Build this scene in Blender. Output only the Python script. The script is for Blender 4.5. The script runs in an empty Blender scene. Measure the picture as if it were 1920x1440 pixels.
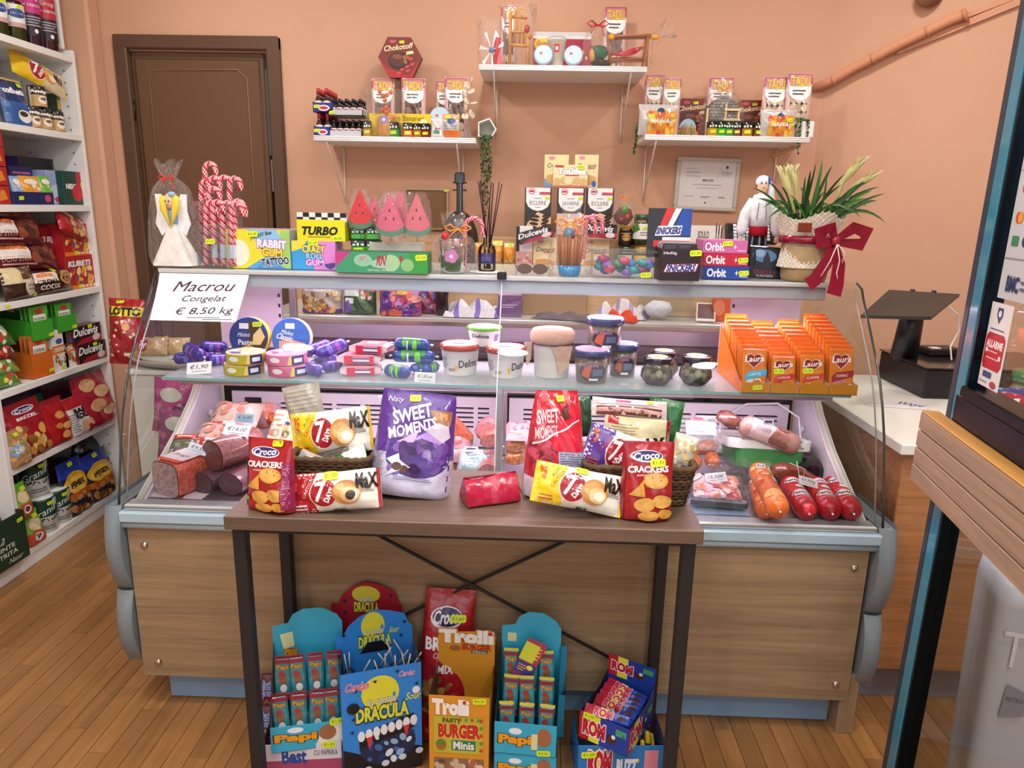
import bpy,math,random
import numpy as np
from mathutils import Vector,Matrix,Euler
from mathutils.geometry import tessellate_polygon
sc=bpy.context.scene
COL=sc.collection
# ------------------------------------------------------------------ camera
FPX=1340.0;PITCH=math.atan(331/1340.0);YAW=.0256;ROLL=.020;CH=1.5
_f=np.array([-math.sin(YAW)*math.cos(PITCH),math.cos(YAW)*math.cos(PITCH),-math.sin(PITCH)])
_r=np.array([math.cos(YAW),math.sin(YAW),0.0]);_d=np.cross(_f,_r)
_r,_d=_r*math.cos(ROLL)-_d*math.sin(ROLL),_d*math.cos(ROLL)+_r*math.sin(ROLL)
cam_data=bpy.data.cameras.new('camera');cam=bpy.data.objects.new('camera',cam_data);COL.objects.link(cam)
cam_data.sensor_width=36;cam_data.lens=FPX/1920*36;cam_data.clip_start=.02
cam.matrix_world=Matrix(((_r[0],-_d[0],-_f[0],0),(_r[1],-_d[1],-_f[1],0),(_r[2],-_d[2],-_f[2],CH),(0,0,0,1)))
sc.camera=cam
# ------------------------------------------------------------------ world, lights, exposure
sc.view_settings.view_transform='Standard';sc.view_settings.look='None'
sc.view_settings.exposure=EXPOSURE=0.10;sc.view_settings.gamma=1;sc.view_settings.use_curve_mapping=False
wd=bpy.data.worlds.new('world');sc.world=wd;wd.use_nodes=True
wd.node_tree.nodes['Background'].inputs[0].default_value=(.75,.85,1,1)
wd.node_tree.nodes['Background'].inputs[1].default_value=.3
def area(name,loc,rot,sx,sy,power,color=(1,1,1),shape='RECTANGLE'):
    l=bpy.data.lights.new(name,'AREA');l.shape=shape;l.size=sx
    if shape=='RECTANGLE':l.size_y=sy
    l.energy=power;l.color=color
    o=bpy.data.objects.new(name,l);COL.objects.link(o);o.location=loc;o.rotation_euler=rot
    return o
for i,(x,y,p)in enumerate([(-1.3,1.1,11),(-.1,1.1,11),(1.0,.9,11),(-1.3,2.7,8),(-.1,2.7,8),(1.2,2.6,8),(-1.0,-.6,11),(.8,-.6,11),(2.2,1.2,12)]):  # last spot is added to brighten the otherwise unlit far right
    area('ceiling_spot',(x,y,2.78),(0,0,0),.17,.17,p*1.12,(1,.975,.94),'DISK')
area('shop_window_daylight',(.2,-2.35,1.5),(math.radians(90),0,0),3.2,2.0,28,(.86,.93,1))
area('ceiling_panel_light',(-.2,.3,2.76),(0,0,0),2.6,1.2,31,(1,.985,.96))
area('case_light_tube',(-.09,2.26,1.238),(math.radians(-12),0,0),1.9,.05,8.5,(1,.70,.90))
area('case_lower_tube',(-.09,2.12,.962),(math.radians(8),0,0),1.8,.03,4.5,(1,.74,.9))
# ------------------------------------------------------------------ pixels to places
def at(x,y,X=None,Y=None,Z=None):
    v=_f+_r*(x-960)/FPX+_d*(y-720)/FPX
    t=X/v[0]if X is not None else Y/v[1]if Y is not None else(Z-CH)/v[2]
    return Vector((v[0]*t,v[1]*t,CH+v[2]*t))
# ------------------------------------------------------------------ colour and materials
def lin(c):
    if isinstance(c,str):
        c=c.lstrip('#')
        if len(c)==3:c=''.join(k+k for k in c)
        c=[int(c[i:i+2],16)/255 for i in(0,2,4)]
    return tuple(v/12.92 if v<=.04045 else((v+.055)/1.055)**2.4 for v in c[:3])+(1.0,)
MATS={}
def new_mat(name):
    m=bpy.data.materials.new(name);m.use_nodes=True;nt=m.node_tree
    MATS[name]=m
    return m,nt,nt.nodes['Principled BSDF']
def base_mat(name,rough=.5,metal=0,spec=.5,bump=0,bscale=60,var=0,vscale=8,coat=0,trans=0,alpha=1,detail=3,stretch=None,dist=.002,tint=None):
    m,nt,b=new_mat(name)
    at_=nt.nodes.new('ShaderNodeAttribute');at_.attribute_name='Col'
    col=at_.outputs['Color']
    tc=nt.nodes.new('ShaderNodeTexCoord');vec=tc.outputs['Object']
    if stretch:
        mp=nt.nodes.new('ShaderNodeMapping');mp.inputs['Scale'].default_value=stretch
        nt.links.new(vec,mp.inputs[0]);vec=mp.outputs[0]
    if var:
        n=nt.nodes.new('ShaderNodeTexNoise');n.inputs['Scale'].default_value=vscale;n.inputs['Detail'].default_value=5
        nt.links.new(vec,n.inputs['Vector'])
        mr=nt.nodes.new('ShaderNodeMapRange');mr.inputs['From Min'].default_value=.25;mr.inputs['From Max'].default_value=.75
        mr.inputs['To Min'].default_value=1-var;mr.inputs['To Max'].default_value=1+var
        nt.links.new(n.outputs[0],mr.inputs[0])
        mx=nt.nodes.new('ShaderNodeVectorMath');mx.operation='SCALE'
        nt.links.new(col,mx.inputs[0]);nt.links.new(mr.outputs[0],mx.inputs['Scale']);col=mx.outputs[0]
    nt.links.new(col,b.inputs['Base Color'])
    b.inputs['Roughness'].default_value=rough;b.inputs['Metallic'].default_value=metal
    b.inputs['Specular IOR Level'].default_value=spec
    b.inputs['Coat Weight'].default_value=coat;b.inputs['Coat Roughness'].default_value=.08
    b.inputs['Transmission Weight'].default_value=trans;b.inputs['Alpha'].default_value=alpha
    if bump:
        n2=nt.nodes.new('ShaderNodeTexNoise');n2.inputs['Scale'].default_value=bscale;n2.inputs['Detail'].default_value=detail
        nt.links.new(vec,n2.inputs['Vector'])
        bp=nt.nodes.new('ShaderNodeBump');bp.inputs['Strength'].default_value=bump;bp.inputs['Distance'].default_value=dist
        nt.links.new(n2.outputs[0],bp.inputs['Height']);nt.links.new(bp.outputs[0],b.inputs['Normal'])
    return m
base_mat('card',.42,spec=.45,var=.03)
base_mat('matte',.8,spec=.25,var=.05)
base_mat('paint',.75,spec=.3,var=.035,vscale=3,bump=.25,bscale=90,dist=.001)
base_mat('foil',.25,spec=.6,bump=1,bscale=24,dist=.009,coat=.4,detail=1.5)
base_mat('print',.28,spec=.5,bump=.9,bscale=24,dist=.008,coat=.35,detail=1.5)
base_mat('gloss',.18,spec=.5,coat=.3)
base_mat('plastic',.38,spec=.45)
base_mat('metal',.32,metal=.9,var=.05,bump=.1,bscale=200,stretch=(1,30,30))
base_mat('dark_metal',.5,metal=.3,bump=.2,bscale=300)
base_mat('chrome',.12,metal=1)
base_mat('fabric',.95,spec=.1,bump=.8,bscale=220,dist=.002,var=.12,vscale=60)
base_mat('wicker',.8,spec=.2,bump=.5,bscale=150,var=.18,vscale=30)
base_mat('meat',.38,spec=.5,var=.55,vscale=95,bump=.5,bscale=50,coat=.5)
base_mat('food',.6,spec=.3,var=.22,vscale=40,bump=.4,bscale=60)
base_mat('leaf',.45,spec=.4,var=.2,vscale=20)
def wood_mat(name,axis,rough=.45,c=.22,freq=1.0,rnd=0):
    m,nt,b=new_mat(name)
    at_=nt.nodes.new('ShaderNodeAttribute');at_.attribute_name='Col'
    tc=nt.nodes.new('ShaderNodeTexCoord');mp=nt.nodes.new('ShaderNodeMapping')
    s=[26*freq]*3;s[axis]=1.1*freq;mp.inputs['Scale'].default_value=s
    vec=tc.outputs['Object']
    oi=nt.nodes.new('ShaderNodeObjectInfo')
    if rnd:
        ad=nt.nodes.new('ShaderNodeVectorMath');ad.operation='ADD'
        sc_=nt.nodes.new('ShaderNodeVectorMath');sc_.operation='SCALE';sc_.inputs[0].default_value=(7,9,5)
        nt.links.new(oi.outputs['Random'],sc_.inputs['Scale']);nt.links.new(vec,ad.inputs[0]);nt.links.new(sc_.outputs[0],ad.inputs[1]);vec=ad.outputs[0]
    nt.links.new(vec,mp.inputs[0])
    n1=nt.nodes.new('ShaderNodeTexNoise');n1.inputs['Scale'].default_value=1.6;n1.inputs['Detail'].default_value=8;n1.inputs['Roughness'].default_value=.7;n1.inputs['Distortion'].default_value=.6
    nt.links.new(mp.outputs[0],n1.inputs['Vector'])
    mr=nt.nodes.new('ShaderNodeMapRange');mr.inputs['From Min'].default_value=.3;mr.inputs['From Max'].default_value=.7
    mr.inputs['To Min'].default_value=1-c;mr.inputs['To Max'].default_value=1+c;nt.links.new(n1.outputs[0],mr.inputs[0])
    out=mr.outputs[0]
    if rnd:
        mr2=nt.nodes.new('ShaderNodeMapRange');mr2.inputs['To Min'].default_value=1-rnd;mr2.inputs['To Max'].default_value=1+rnd
        nt.links.new(oi.outputs['Random'],mr2.inputs[0])
        mu=nt.nodes.new('ShaderNodeMath');mu.operation='MULTIPLY';nt.links.new(out,mu.inputs[0]);nt.links.new(mr2.outputs[0],mu.inputs[1]);out=mu.outputs[0]
    mx=nt.nodes.new('ShaderNodeVectorMath');mx.operation='SCALE'
    nt.links.new(at_.outputs['Color'],mx.inputs[0]);nt.links.new(out,mx.inputs['Scale']);nt.links.new(mx.outputs[0],b.inputs['Base Color'])
    b.inputs['Roughness'].default_value=rough
    bp=nt.nodes.new('ShaderNodeBump');bp.inputs['Strength'].default_value=.25;bp.inputs['Distance'].default_value=.001
    nt.links.new(n1.outputs[0],bp.inputs['Height']);nt.links.new(bp.outputs[0],b.inputs['Normal'])
wood_mat('wood_x',0,c=.3);wood_mat('wood_y',1);wood_mat('wood_z',2)
wood_mat('plank',1,.38,.25,.9,.16)
def clear_mat(name,tint,refl,rough=.02,bump=0,bscale=30,edge=2.0,haze=0,dist=.004,cap=1):
    # thin clear sheet: transparent with a mirror coat that grows at grazing angles
    m,nt,b=new_mat(name);nt.nodes.remove(b)
    tr=nt.nodes.new('ShaderNodeBsdfTransparent');tr.inputs[0].default_value=lin(tint)
    gl=nt.nodes.new('ShaderNodeBsdfGlossy');gl.inputs['Roughness'].default_value=rough
    lw=nt.nodes.new('ShaderNodeFresnel');lw.inputs['IOR'].default_value=refl
    mx=nt.nodes.new('ShaderNodeMixShader');out=nt.nodes['Material Output']
    if bump:
        tc=nt.nodes.new('ShaderNodeTexCoord');n=nt.nodes.new('ShaderNodeTexNoise');n.inputs['Scale'].default_value=bscale
        n.inputs['Detail'].default_value=2;n.inputs['Distortion'].default_value=1.5
        nt.links.new(tc.outputs['Object'],n.inputs['Vector'])
        bp=nt.nodes.new('ShaderNodeBump');bp.inputs['Strength'].default_value=bump;bp.inputs['Distance'].default_value=dist
        nt.links.new(n.outputs[0],bp.inputs['Height']);nt.links.new(bp.outputs[0],gl.inputs['Normal']);nt.links.new(bp.outputs[0],lw.inputs['Normal'])
    nt.links.new(lw.outputs[0],mx.inputs[0]);nt.links.new(tr.outputs[0],mx.inputs[1]);nt.links.new(gl.outputs[0],mx.inputs[2])
    if cap<1:
        cm=nt.nodes.new('ShaderNodeMath');cm.operation='MINIMUM';cm.inputs[1].default_value=cap
        nt.links.new(lw.outputs[0],cm.inputs[0]);nt.links.new(cm.outputs[0],mx.inputs[0])
    res=mx.outputs[0]
    if haze:
        df=nt.nodes.new('ShaderNodeBsdfDiffuse');df.inputs[0].default_value=lin(tint)
        m2=nt.nodes.new('ShaderNodeMixShader');m2.inputs[0].default_value=haze
        nt.links.new(res,m2.inputs[1]);nt.links.new(df.outputs[0],m2.inputs[2]);res=m2.outputs[0]
    nt.links.new(res,out.inputs[0])
clear_mat('glass','#f4faf7',1.38)
clear_mat('end_glass','#f4faf7',1.3,cap=.10)
clear_mat('shelf_glass','#e9f2f0',1.5,haze=.22)  # haze puts the pale reflections on the shelf into its colour
clear_mat('cello','#ffffff',1.28,.09,1.0,34,haze=.03,dist=.02,cap=.3)
clear_mat('clear_plastic','#f6f9fa',1.35,.1,.3,20,haze=.03,cap=.35)
clear_mat('milky','#e8e6e0',1.4,.25,0,20,haze=.55)
clear_mat('jar_glass','#f0f2e8',1.45,.04)
clear_mat('tint_glass','#dfe6e8',1.5)
def emis(name,c,s):
    m,nt,b=new_mat(name);b.inputs['Base Color'].default_value=lin(c)
    b.inputs['Emission Color'].default_value=lin(c);b.inputs['Emission Strength'].default_value=s
emis('red_glow','#ff2a3a',3);emis('orange_glow','#ff6a20',2);emis('screen_glow','#8fdcff',1.3);emis('strip_glow','#bfe8e0',.8);emis('lamp_tube','#ffc4ee',6)
emis('spot_glow','#fff2dc',12)
# ------------------------------------------------------------------ mesh builder
class MB:
    def __init__(s):s.v=[];s.f=[];s.c=[];s.m=[];s.sm=[];s.n=0;s.names=[]
    def mi(s,m):
        if m not in s.names:s.names.append(m)
        return s.names.index(m)
    def add(s,v,f,c,m,sm=False,M=None):
        v=np.asarray(v,float).reshape(-1,3)
        if M is not None:
            A=np.array(M);v=v@A[:3,:3].T+A[:3,3]
        k=s.n;s.v.append(v);s.n+=len(v);mi=s.mi(m)
        multi=isinstance(c,list)
        for i,q in enumerate(f):
            s.f.append([k+a for a in q]);s.c.append(lin(c[i])if multi else c if isinstance(c,tuple)else lin(c));s.m.append(mi);s.sm.append(sm)
        return s
    def box(s,c0,c1,c,m,M=None,bv=0):
        x0,y0,z0=c0;x1,y1,z1=c1
        if bv:
            b=min(bv,abs(x1-x0)*.45,abs(y1-y0)*.45,abs(z1-z0)*.45);v=[]
            for sx in(0,1):
                for sy in(0,1):
                    for sz in(0,1):
                        X,Y,Z=(x0,x1)[sx],(y0,y1)[sy],(z0,z1)[sz];ix,iy,iz=(b,-b)[sx],(b,-b)[sy],(b,-b)[sz]
                        v+=[(X,Y+iy,Z+iz),(X+ix,Y,Z+iz),(X+ix,Y+iy,Z)]
            def I(a,b_,c_,k):return(a*4+b_*2+c_)*3+k
            f=[]
            f+=[[I(0,0,0,0),I(0,0,1,0),I(0,1,1,0),I(0,1,0,0)],[I(1,0,0,0),I(1,1,0,0),I(1,1,1,0),I(1,0,1,0)]]
            f+=[[I(0,0,0,1),I(1,0,0,1),I(1,0,1,1),I(0,0,1,1)],[I(0,1,0,1),I(0,1,1,1),I(1,1,1,1),I(1,1,0,1)]]
            f+=[[I(0,0,0,2),I(0,1,0,2),I(1,1,0,2),I(1,0,0,2)],[I(0,0,1,2),I(1,0,1,2),I(1,1,1,2),I(0,1,1,2)]]
            for z in(0,1):
                for y in(0,1):f.append([I(0,y,z,1),I(1,y,z,1),I(1,y,z,2),I(0,y,z,2)])
                for x in(0,1):f.append([I(x,0,z,0),I(x,1,z,0),I(x,1,z,2),I(x,0,z,2)])
            for x in(0,1):
                for y in(0,1):f.append([I(x,y,0,0),I(x,y,1,0),I(x,y,1,1),I(x,y,0,1)])
            for x in(0,1):
                for y in(0,1):
                    for z in(0,1):f.append([I(x,y,z,0),I(x,y,z,1),I(x,y,z,2)])
            s.fixn=True
            return s.add(v,f,c,m,False,M)
        v=[(x0,y0,z0),(x1,y0,z0),(x1,y1,z0),(x0,y1,z0),(x0,y0,z1),(x1,y0,z1),(x1,y1,z1),(x0,y1,z1)]
        f=[[0,3,2,1],[4,5,6,7],[0,1,5,4],[1,2,6,5],[2,3,7,6],[3,0,4,7]]
        return s.add(v,f,c,m,False,M)
    def prism(s,poly,t,c,m,M=None,sm=False,c2=None):
        # polygon in XZ (front view), thickness t towards +Y
        n=len(poly);v=[(x,0,z)for x,z in poly]+[(x,t,z)for x,z in poly]
        tr=tessellate_polygon([[Vector((x,z,0))for x,z in poly]])
        f=[list(q)for q in tr]+[[a+n for a in q][::-1]for q in tr]
        s.add(v,f,c,m,False,M)
        return s.add(v,[[i,(i+1)%n,(i+1)%n+n,i+n]for i in range(n)],c2 or c,m,sm,M)
    def lathe(s,prof,seg,c,m,M=None,sm=True,cap=True,a0=0,a1=2*math.pi):
        full=abs(a1-a0-2*math.pi)<1e-6;k=seg if full else seg+1
        v=[(r*math.cos(a0+(a1-a0)*j/seg),r*math.sin(a0+(a1-a0)*j/seg),z)for r,z in prof for j in range(k)]
        f=[];cc=[]
        for i in range(len(prof)-1):
            for j in range(seg if full else k-1):
                f.append([i*k+j,i*k+(j+1)%k,(i+1)*k+(j+1)%k,(i+1)*k+j]);cc.append(c[i]if isinstance(c,list)else c)
        if cap and full:
            if prof[0][0]>1e-6:f.append([j for j in range(k)][::-1]);cc.append(cc[0])
            if prof[-1][0]>1e-6:f.append([(len(prof)-1)*k+j for j in range(k)]);cc.append(cc[-3]if False else(c[-1]if isinstance(c,list)else c))
        s.add(v,f[:len(f)],cc,m,sm,M)
        return s
    def tube(s,pts,r,c,m,seg=8,M=None,closed=False,caps=True):
        P=[Vector(p)for p in pts];n=len(P);v=[]
        rr=r if isinstance(r,(list,tuple))else[r]*n
        up=Vector((0,0,1));prev=None
        for i in range(n):
            a=P[(i-1)%n]if(closed or i>0)else P[i];b=P[(i+1)%n]if(closed or i<n-1)else P[i]
            t=(b-a).normalized()
            if prev is None:
                u=t.cross(up)
                if u.length<1e-3:u=t.cross(Vector((1,0,0)))
            else:u=prev-t*prev.dot(t)
            u.normalize();prev=u;w=t.cross(u)
            for j in range(seg):
                an=2*math.pi*j/seg;v.append(P[i]+(u*math.cos(an)+w*math.sin(an))*rr[i])
        f=[]
        for i in range(n if closed else n-1):
            for j in range(seg):
                a,b=i*seg,((i+1)%n)*seg;f.append([a+j,a+(j+1)%seg,b+(j+1)%seg,b+j])
        if caps and not closed:f+=[[j for j in range(seg)][::-1],[(n-1)*seg+j for j in range(seg)]]
        cl=c
        if isinstance(c,list): # striped lengthwise helix: colour by (ring+segment)
            cl=[c[((q//seg)+(q%seg)*len(c)//seg)%len(c)]for q in range(len(f))]
        return s.add([tuple(p)for p in v],f,cl,m,True,M)
    def ell(s,ctr,rx,ry,rz,c,m,seg=12,rings=8,M=None,noise=0,seed=0):
        rnd=random.Random(seed);v=[(ctr[0],ctr[1],ctr[2]-rz)];f=[]
        for i in range(1,rings):
            t=math.pi*i/rings
            for j in range(seg):
                a=2*math.pi*j/seg;q=1+noise*(rnd.random()-.5)
                v.append((ctr[0]+rx*q*math.sin(t)*math.cos(a),ctr[1]+ry*q*math.sin(t)*math.sin(a),ctr[2]-rz*q*math.cos(t)))
        v.append((ctr[0],ctr[1],ctr[2]+rz));L=len(v)-1
        for j in range(seg):
            f.append([0,1+(j+1)%seg,1+j]);f.append([L,L-seg+j,L-seg+(j+1)%seg])
            for i in range(rings-2):a=1+i*seg;f.append([a+j,a+(j+1)%seg,a+seg+(j+1)%seg,a+seg+j])
        return s.add(v,f,c,m,True,M)
    def grid(s,P,c,m,sm=True,M=None,wrap=False):
        # P: rows x cols x 3
        R,K=P.shape[:2];f=[]
        for i in range(R-1):
            for j in range(K if wrap else K-1):f.append([i*K+j,i*K+(j+1)%K,(i+1)*K+(j+1)%K,(i+1)*K+j])
        return s.add(P.reshape(-1,3),f,c,m,sm,M)
    def mesh(s,name):
        me=bpy.data.meshes.new(name);V=np.concatenate(s.v)if s.v else np.zeros((0,3))
        me.from_pydata(V.tolist(),[],s.f)
        for n in s.names:me.materials.append(MATS[n])
        if s.f:
            me.polygons.foreach_set('material_index',s.m);me.polygons.foreach_set('use_smooth',s.sm)
            at_=me.color_attributes.new('Col','FLOAT_COLOR','CORNER')
            cnt=np.array([len(q)for q in s.f]);at_.data.foreach_set('color',np.repeat(np.array(s.c),cnt,axis=0).ravel())
            if getattr(s,'fixn',False):
                import bmesh
                bm=bmesh.new();bm.from_mesh(me);bmesh.ops.recalc_face_normals(bm,faces=bm.faces);bm.to_mesh(me);bm.free()
        me.update()
        return me
def link(o,parent=None):
    COL.objects.link(o)
    if parent is not None:o.parent=parent
    return o
def part(name,mb,parent,label=None,kind=None):
    o=link(bpy.data.objects.new(name,mb.mesh(name)if isinstance(mb,MB)else mb),parent)
    if label:o['label']=label
    if kind:o['kind']=kind
    return o
def tag(o,label,cat,group=None):
    o['label']=label;o['category']=cat
    if group:o['group']=group
    return o
def thing(name,label,cat,loc=(0,0,0),rot=(0,0,0),group=None,mb=None):
    o=bpy.data.objects.new(name,mb.mesh(name)if mb else None);link(o)
    o.location=loc;o.rotation_euler=[math.radians(a)for a in rot]
    if not mb:o.empty_display_size=.05
    return tag(o,label,cat,group)
def struct(name,mb,parent=None,label=None):
    o=part(name,mb,parent,label)
    if parent is None:o['kind']='structure'
    return o
def dup(root,loc=None,rot=None,label=None,group=None):
    r=root.copy();COL.objects.link(r)
    if loc is not None:r.location=loc
    if rot is not None:r.rotation_euler=[math.radians(a)for a in rot]
    if label:r['label']=label
    if group:r['group']=group
    for ch in list(root.children):
        c=ch.copy();COL.objects.link(c);c.parent=r
        for g in ch.children:
            d=g.copy();COL.objects.link(d);d.parent=c
    return r
# ------------------------------------------------------------------ flat print: words, patches, pictures laid on a surface
_tc={}
def text_tris(s,off=0.0):
    k=(s,off)
    if k not in _tc:
        cu=bpy.data.curves.new('t','FONT');cu.body=s;cu.size=1;cu.resolution_u=2;cu.offset=off;cu.fill_mode='FRONT'
        ob=bpy.data.objects.new('t',cu);me=bpy.data.meshes.new_from_object(ob);me.calc_loop_triangles()
        V=np.array([v.co[:2]for v in me.vertices]).reshape(-1,2);T=np.array([t.vertices[:]for t in me.loop_triangles]).reshape(-1,3)
        bpy.data.meshes.remove(me);bpy.data.objects.remove(ob);bpy.data.curves.remove(cu)
        _tc[k]=(V,T)
    return _tc[k]
def split_tris(V,T,thr):
    V=list(map(tuple,V));out=[];stack=[tuple(t)for t in T];mid={}
    thr2=thr*thr
    while stack:
        a,b,c=stack.pop()
        A,B,C=V[a],V[b],V[c]
        l=[(A[0]-B[0])**2+(A[1]-B[1])**2,(B[0]-C[0])**2+(B[1]-C[1])**2,(C[0]-A[0])**2+(C[1]-A[1])**2]
        k=max(range(3),key=lambda i:l[i])
        if l[k]<=thr2:out.append((a,b,c));continue
        p,q,r=((a,b,c),(b,c,a),(c,a,b))[k]
        e=(min(p,q),max(p,q))
        if e not in mid:V.append(((V[p][0]+V[q][0])/2,(V[p][1]+V[q][1])/2));mid[e]=len(V)-1
        n=mid[e];stack+=[(p,n,r),(n,q,r)]
    return np.array(V),out
def heart_poly(cx,cy,w,h,n=24):
    P=[]
    for i in range(n):
        t=2*math.pi*i/n;P.append((cx+w/2*math.sin(t)**3,cy+h/2*(13*math.cos(t)-5*math.cos(2*t)-2*math.cos(3*t)-math.cos(4*t)+2.3)/15))
    return P
def decal(surf,W,H,elems,eps=.0004,step=.00012,thr=None,m='card',mb=None,M=None):
    mb=mb or MB();k=0;prev=None
    for e in elems:
        kd=e[0];k+=1;shapes=[]
        def poly(P,c):shapes.append((np.array(P,float),[tuple(t)for t in tessellate_polygon([[Vector((x,y,0))for x,y in P]])],c))
        if kd=='r':_,x0,y0,x1,y1,c=e;shapes.append((np.array([(x0,y0),(x1,y0),(x1,y1),(x0,y1)],float),[(0,1,2),(0,2,3)],c))
        elif kd=='c':
            _,x,y,rx,ry,c=e[:6];a0=math.radians(e[6])if len(e)>6 else 0;n=20;P=[(x,y)]
            for i in range(n):
                t=2*math.pi*i/n;dx,dy=rx*W*math.cos(t),ry*H*math.sin(t)
                P.append((x+(dx*math.cos(a0)-dy*math.sin(a0))/W,y+(dx*math.sin(a0)+dy*math.cos(a0))/H))
            shapes.append((np.array(P),[(0,1+i,1+(i+1)%n)for i in range(n)],c))
        elif kd=='p':poly(e[1],e[2])
        elif kd=='h':poly(heart_poly(*e[1:5]),e[5])
        elif kd=='l':
            _,x0,y0,x1,y1,n,c=e;rr=random.Random(int(x0*997+y0*131));
            for i in range(n):
                yy=y0+(y1-y0)*(i+.25)/n;hh=(y1-y0)/n*.42;xe=x0+(x1-x0)*(.7+.3*rr.random())
                shapes.append((np.array([(x0,yy),(xe,yy),(xe,yy+hh),(x0,yy+hh)]),[(0,1,2),(0,2,3)],c))
        elif kd=='k': # scattered rounded pieces (pictured food)
            _,x0,y0,x1,y1,n,r,cols=e;rr=random.Random(int(x0*997+y0*131+n))
            for i in range(n):
                cx,cy=x0+(x1-x0)*rr.random(),y0+(y1-y0)*rr.random();a=rr.random()*6;q=r*(.7+.6*rr.random());P=[]
                for j in range(9):
                    t=2*math.pi*j/9;dx,dy=q*math.cos(t),q*.7*math.sin(t);P.append((min(max(cx+(dx*math.cos(a)-dy*math.sin(a)),.01),.99),min(max(cy+(dx*math.sin(a)+dy*math.cos(a))*W/H,.01),.99)))
                shapes.append((np.array(P),[(0,j,j+1)for j in range(1,8)],cols[i%len(cols)],i*step*.15))
        elif kd=='t':
            _,s,cx,cy,w,h,c=e[:7];o=e[7]if len(e)>7 else{}
            passes=[(o.get('b',0),c,0)]
            if o.get('o'):passes=[(o.get('b',0)+o.get('ow',.035),o['o'],0),(o.get('b',0),c,1)]
            V0,_T=text_tris(s,0.0)
            if not len(V0):continue
            mn,mx=V0.min(0),V0.max(0);sp=np.maximum(mx-mn,1e-6)
            for off,cc,lay in passes:
                V,T=text_tris(s,off)
                if not len(V):continue
                Q=(V-(mn+mx)/2)/sp*np.array([w*W,h*H]);sh=o.get('s',0);Q[:,0]+=Q[:,1]*sh
                if o.get('arc'):Q[:,1]+=o['arc']*H*(1-(2*Q[:,0]/(w*W))**2)
                a=math.radians(o.get('r',0));ca,sa=math.cos(a),math.sin(a)
                Q=np.stack([Q[:,0]*ca-Q[:,1]*sa,Q[:,0]*sa+Q[:,1]*ca],1)
                shapes.append((Q/np.array([W,H])+np.array([cx,cy]),[tuple(t)for t in T],cc,lay*step*.6))
        for sh in shapes:
            V,T,c=sh[:3];ex=sh[3]if len(sh)>3 else 0
            if thr:
                V2,T=split_tris(V*np.array([W,H]),T,thr);V=V2/np.array([W,H])
            P,N=surf(V[:,0],V[:,1])
            P=P+N*(eps+k*step+ex)
            mb.add(P,T,c,m,bool(thr),M)
    return mb
def plane_surf(o,ux,uy,n):
    o,ux,uy,n=map(np.array,(o,ux,uy,n))
    def f(u,v):return o+u[:,None]*ux+v[:,None]*uy,np.repeat(n[None].astype(float),len(u),0)
    return f
def front_surf(w,h,y=0.0,z=0.0):return plane_surf((-w/2,y,z),(w,0,0),(0,0,h),(0,-1,0))
def right_surf(w,d,h):return plane_surf((w/2,0,0),(0,d,0),(0,0,h),(1,0,0))
def left_surf(w,d,h):return plane_surf((-w/2,d,0),(0,-d,0),(0,0,h),(-1,0,0))
def top_surf(w,d,h):return plane_surf((-w/2,0,h),(w,0,0),(0,d,0),(0,0,1))
def cyl_surf(r0,r1,z0,z1,a0,a1):
    # u runs left to right as seen from -Y; angles in degrees from the facing direction
    def f(u,v):
        a=np.radians(a0+(a1-a0)*u);r=r0+(r1-r0)*v;z=z0+(z1-z0)*v
        N=np.stack([np.sin(a),-np.cos(a),0*a],1);P=np.stack([r*np.sin(a),-r*np.cos(a),z],1)
        return P,N
    return f
TAG='#d8f02c'
def price(parent,surf,W,H,u,v,s='€1,50',tw=.028,m='card',rot=4,label=None,eps=.0014,col=TAG,thr=None):
    th=tw*.5;a,b=tw/W/2,th/H/2;ca=math.radians(rot)
    def R(x,y):x,y=x*W,y*H;return(u+(x*math.cos(ca)-y*math.sin(ca))/W,v+(x*math.sin(ca)+y*math.cos(ca))/H)
    P=[R(-a,-b*.6),R(-a*.85,-b),R(a*.85,-b),R(a,-b*.6),R(a,b*.6),R(a*.85,b),R(-a*.85,b),R(-a,b*.6)]
    mb=decal(surf,W,H,[('p',P,col),('t',s,u,v,a*1.5,b*1.0,'#3a4a10',{'r':rot})],eps=eps,thr=thr,m=m)
    return part('price_sticker',mb,parent)
def jit(seed):return random.Random(seed)
# ================================================================== THE ROOM
WALL='#cfa184';YB=3.5
b=MB();b.box((-3.0,-2.4,-.06),(3.0,YB+.1,-.013),'#3a2a1a','matte')
floor=struct('floor',b)
PL,PW=.46,.0575
pm=MB();pm.box((0,0,-.012),(PW-.0013,PL-.0015,0),'#94693c','plank',bv=.0012);plank_me=pm.mesh('plank')
rest=MB();cand=[]
for i in range(-42,36):
    off=((i*7)%5)/5*PL
    for j in range(-6,8):
        x,y=i*PW,j*PL+off
        if y>YB-.05 or y<-2.35:continue
        cx,cy=x+PW/2,y+PL/2;q=np.array((cx,cy,-CH));zc=q@_f;vis=False
        if zc>.1:
            u,v=960+FPX*(q@_r)/zc,720+FPX*(q@_d)/zc;vis=-80<u<2000 and v<1600 and not(y>2.0 and-1.05<cx<.9)
        if vis:cand.append((cy+abs(cx)*.1,x,y))
        else:rest.box((x,y,-.012),(x+PW-.0013,min(y+PL-.0015,YB),0),'#94693c','plank')
cand.sort()
for k,(_,x,y)in enumerate(cand):
    if k<300:o=part('floor_plank',plank_me,floor);o.location=(x,y,0)
    else:rest.box((x,y,-.012),(x+PW-.0013,min(y+PL-.0015,YB),0),'#94693c','plank')
part('floor_planks_beyond',rest,floor,kind='stuff')
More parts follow.
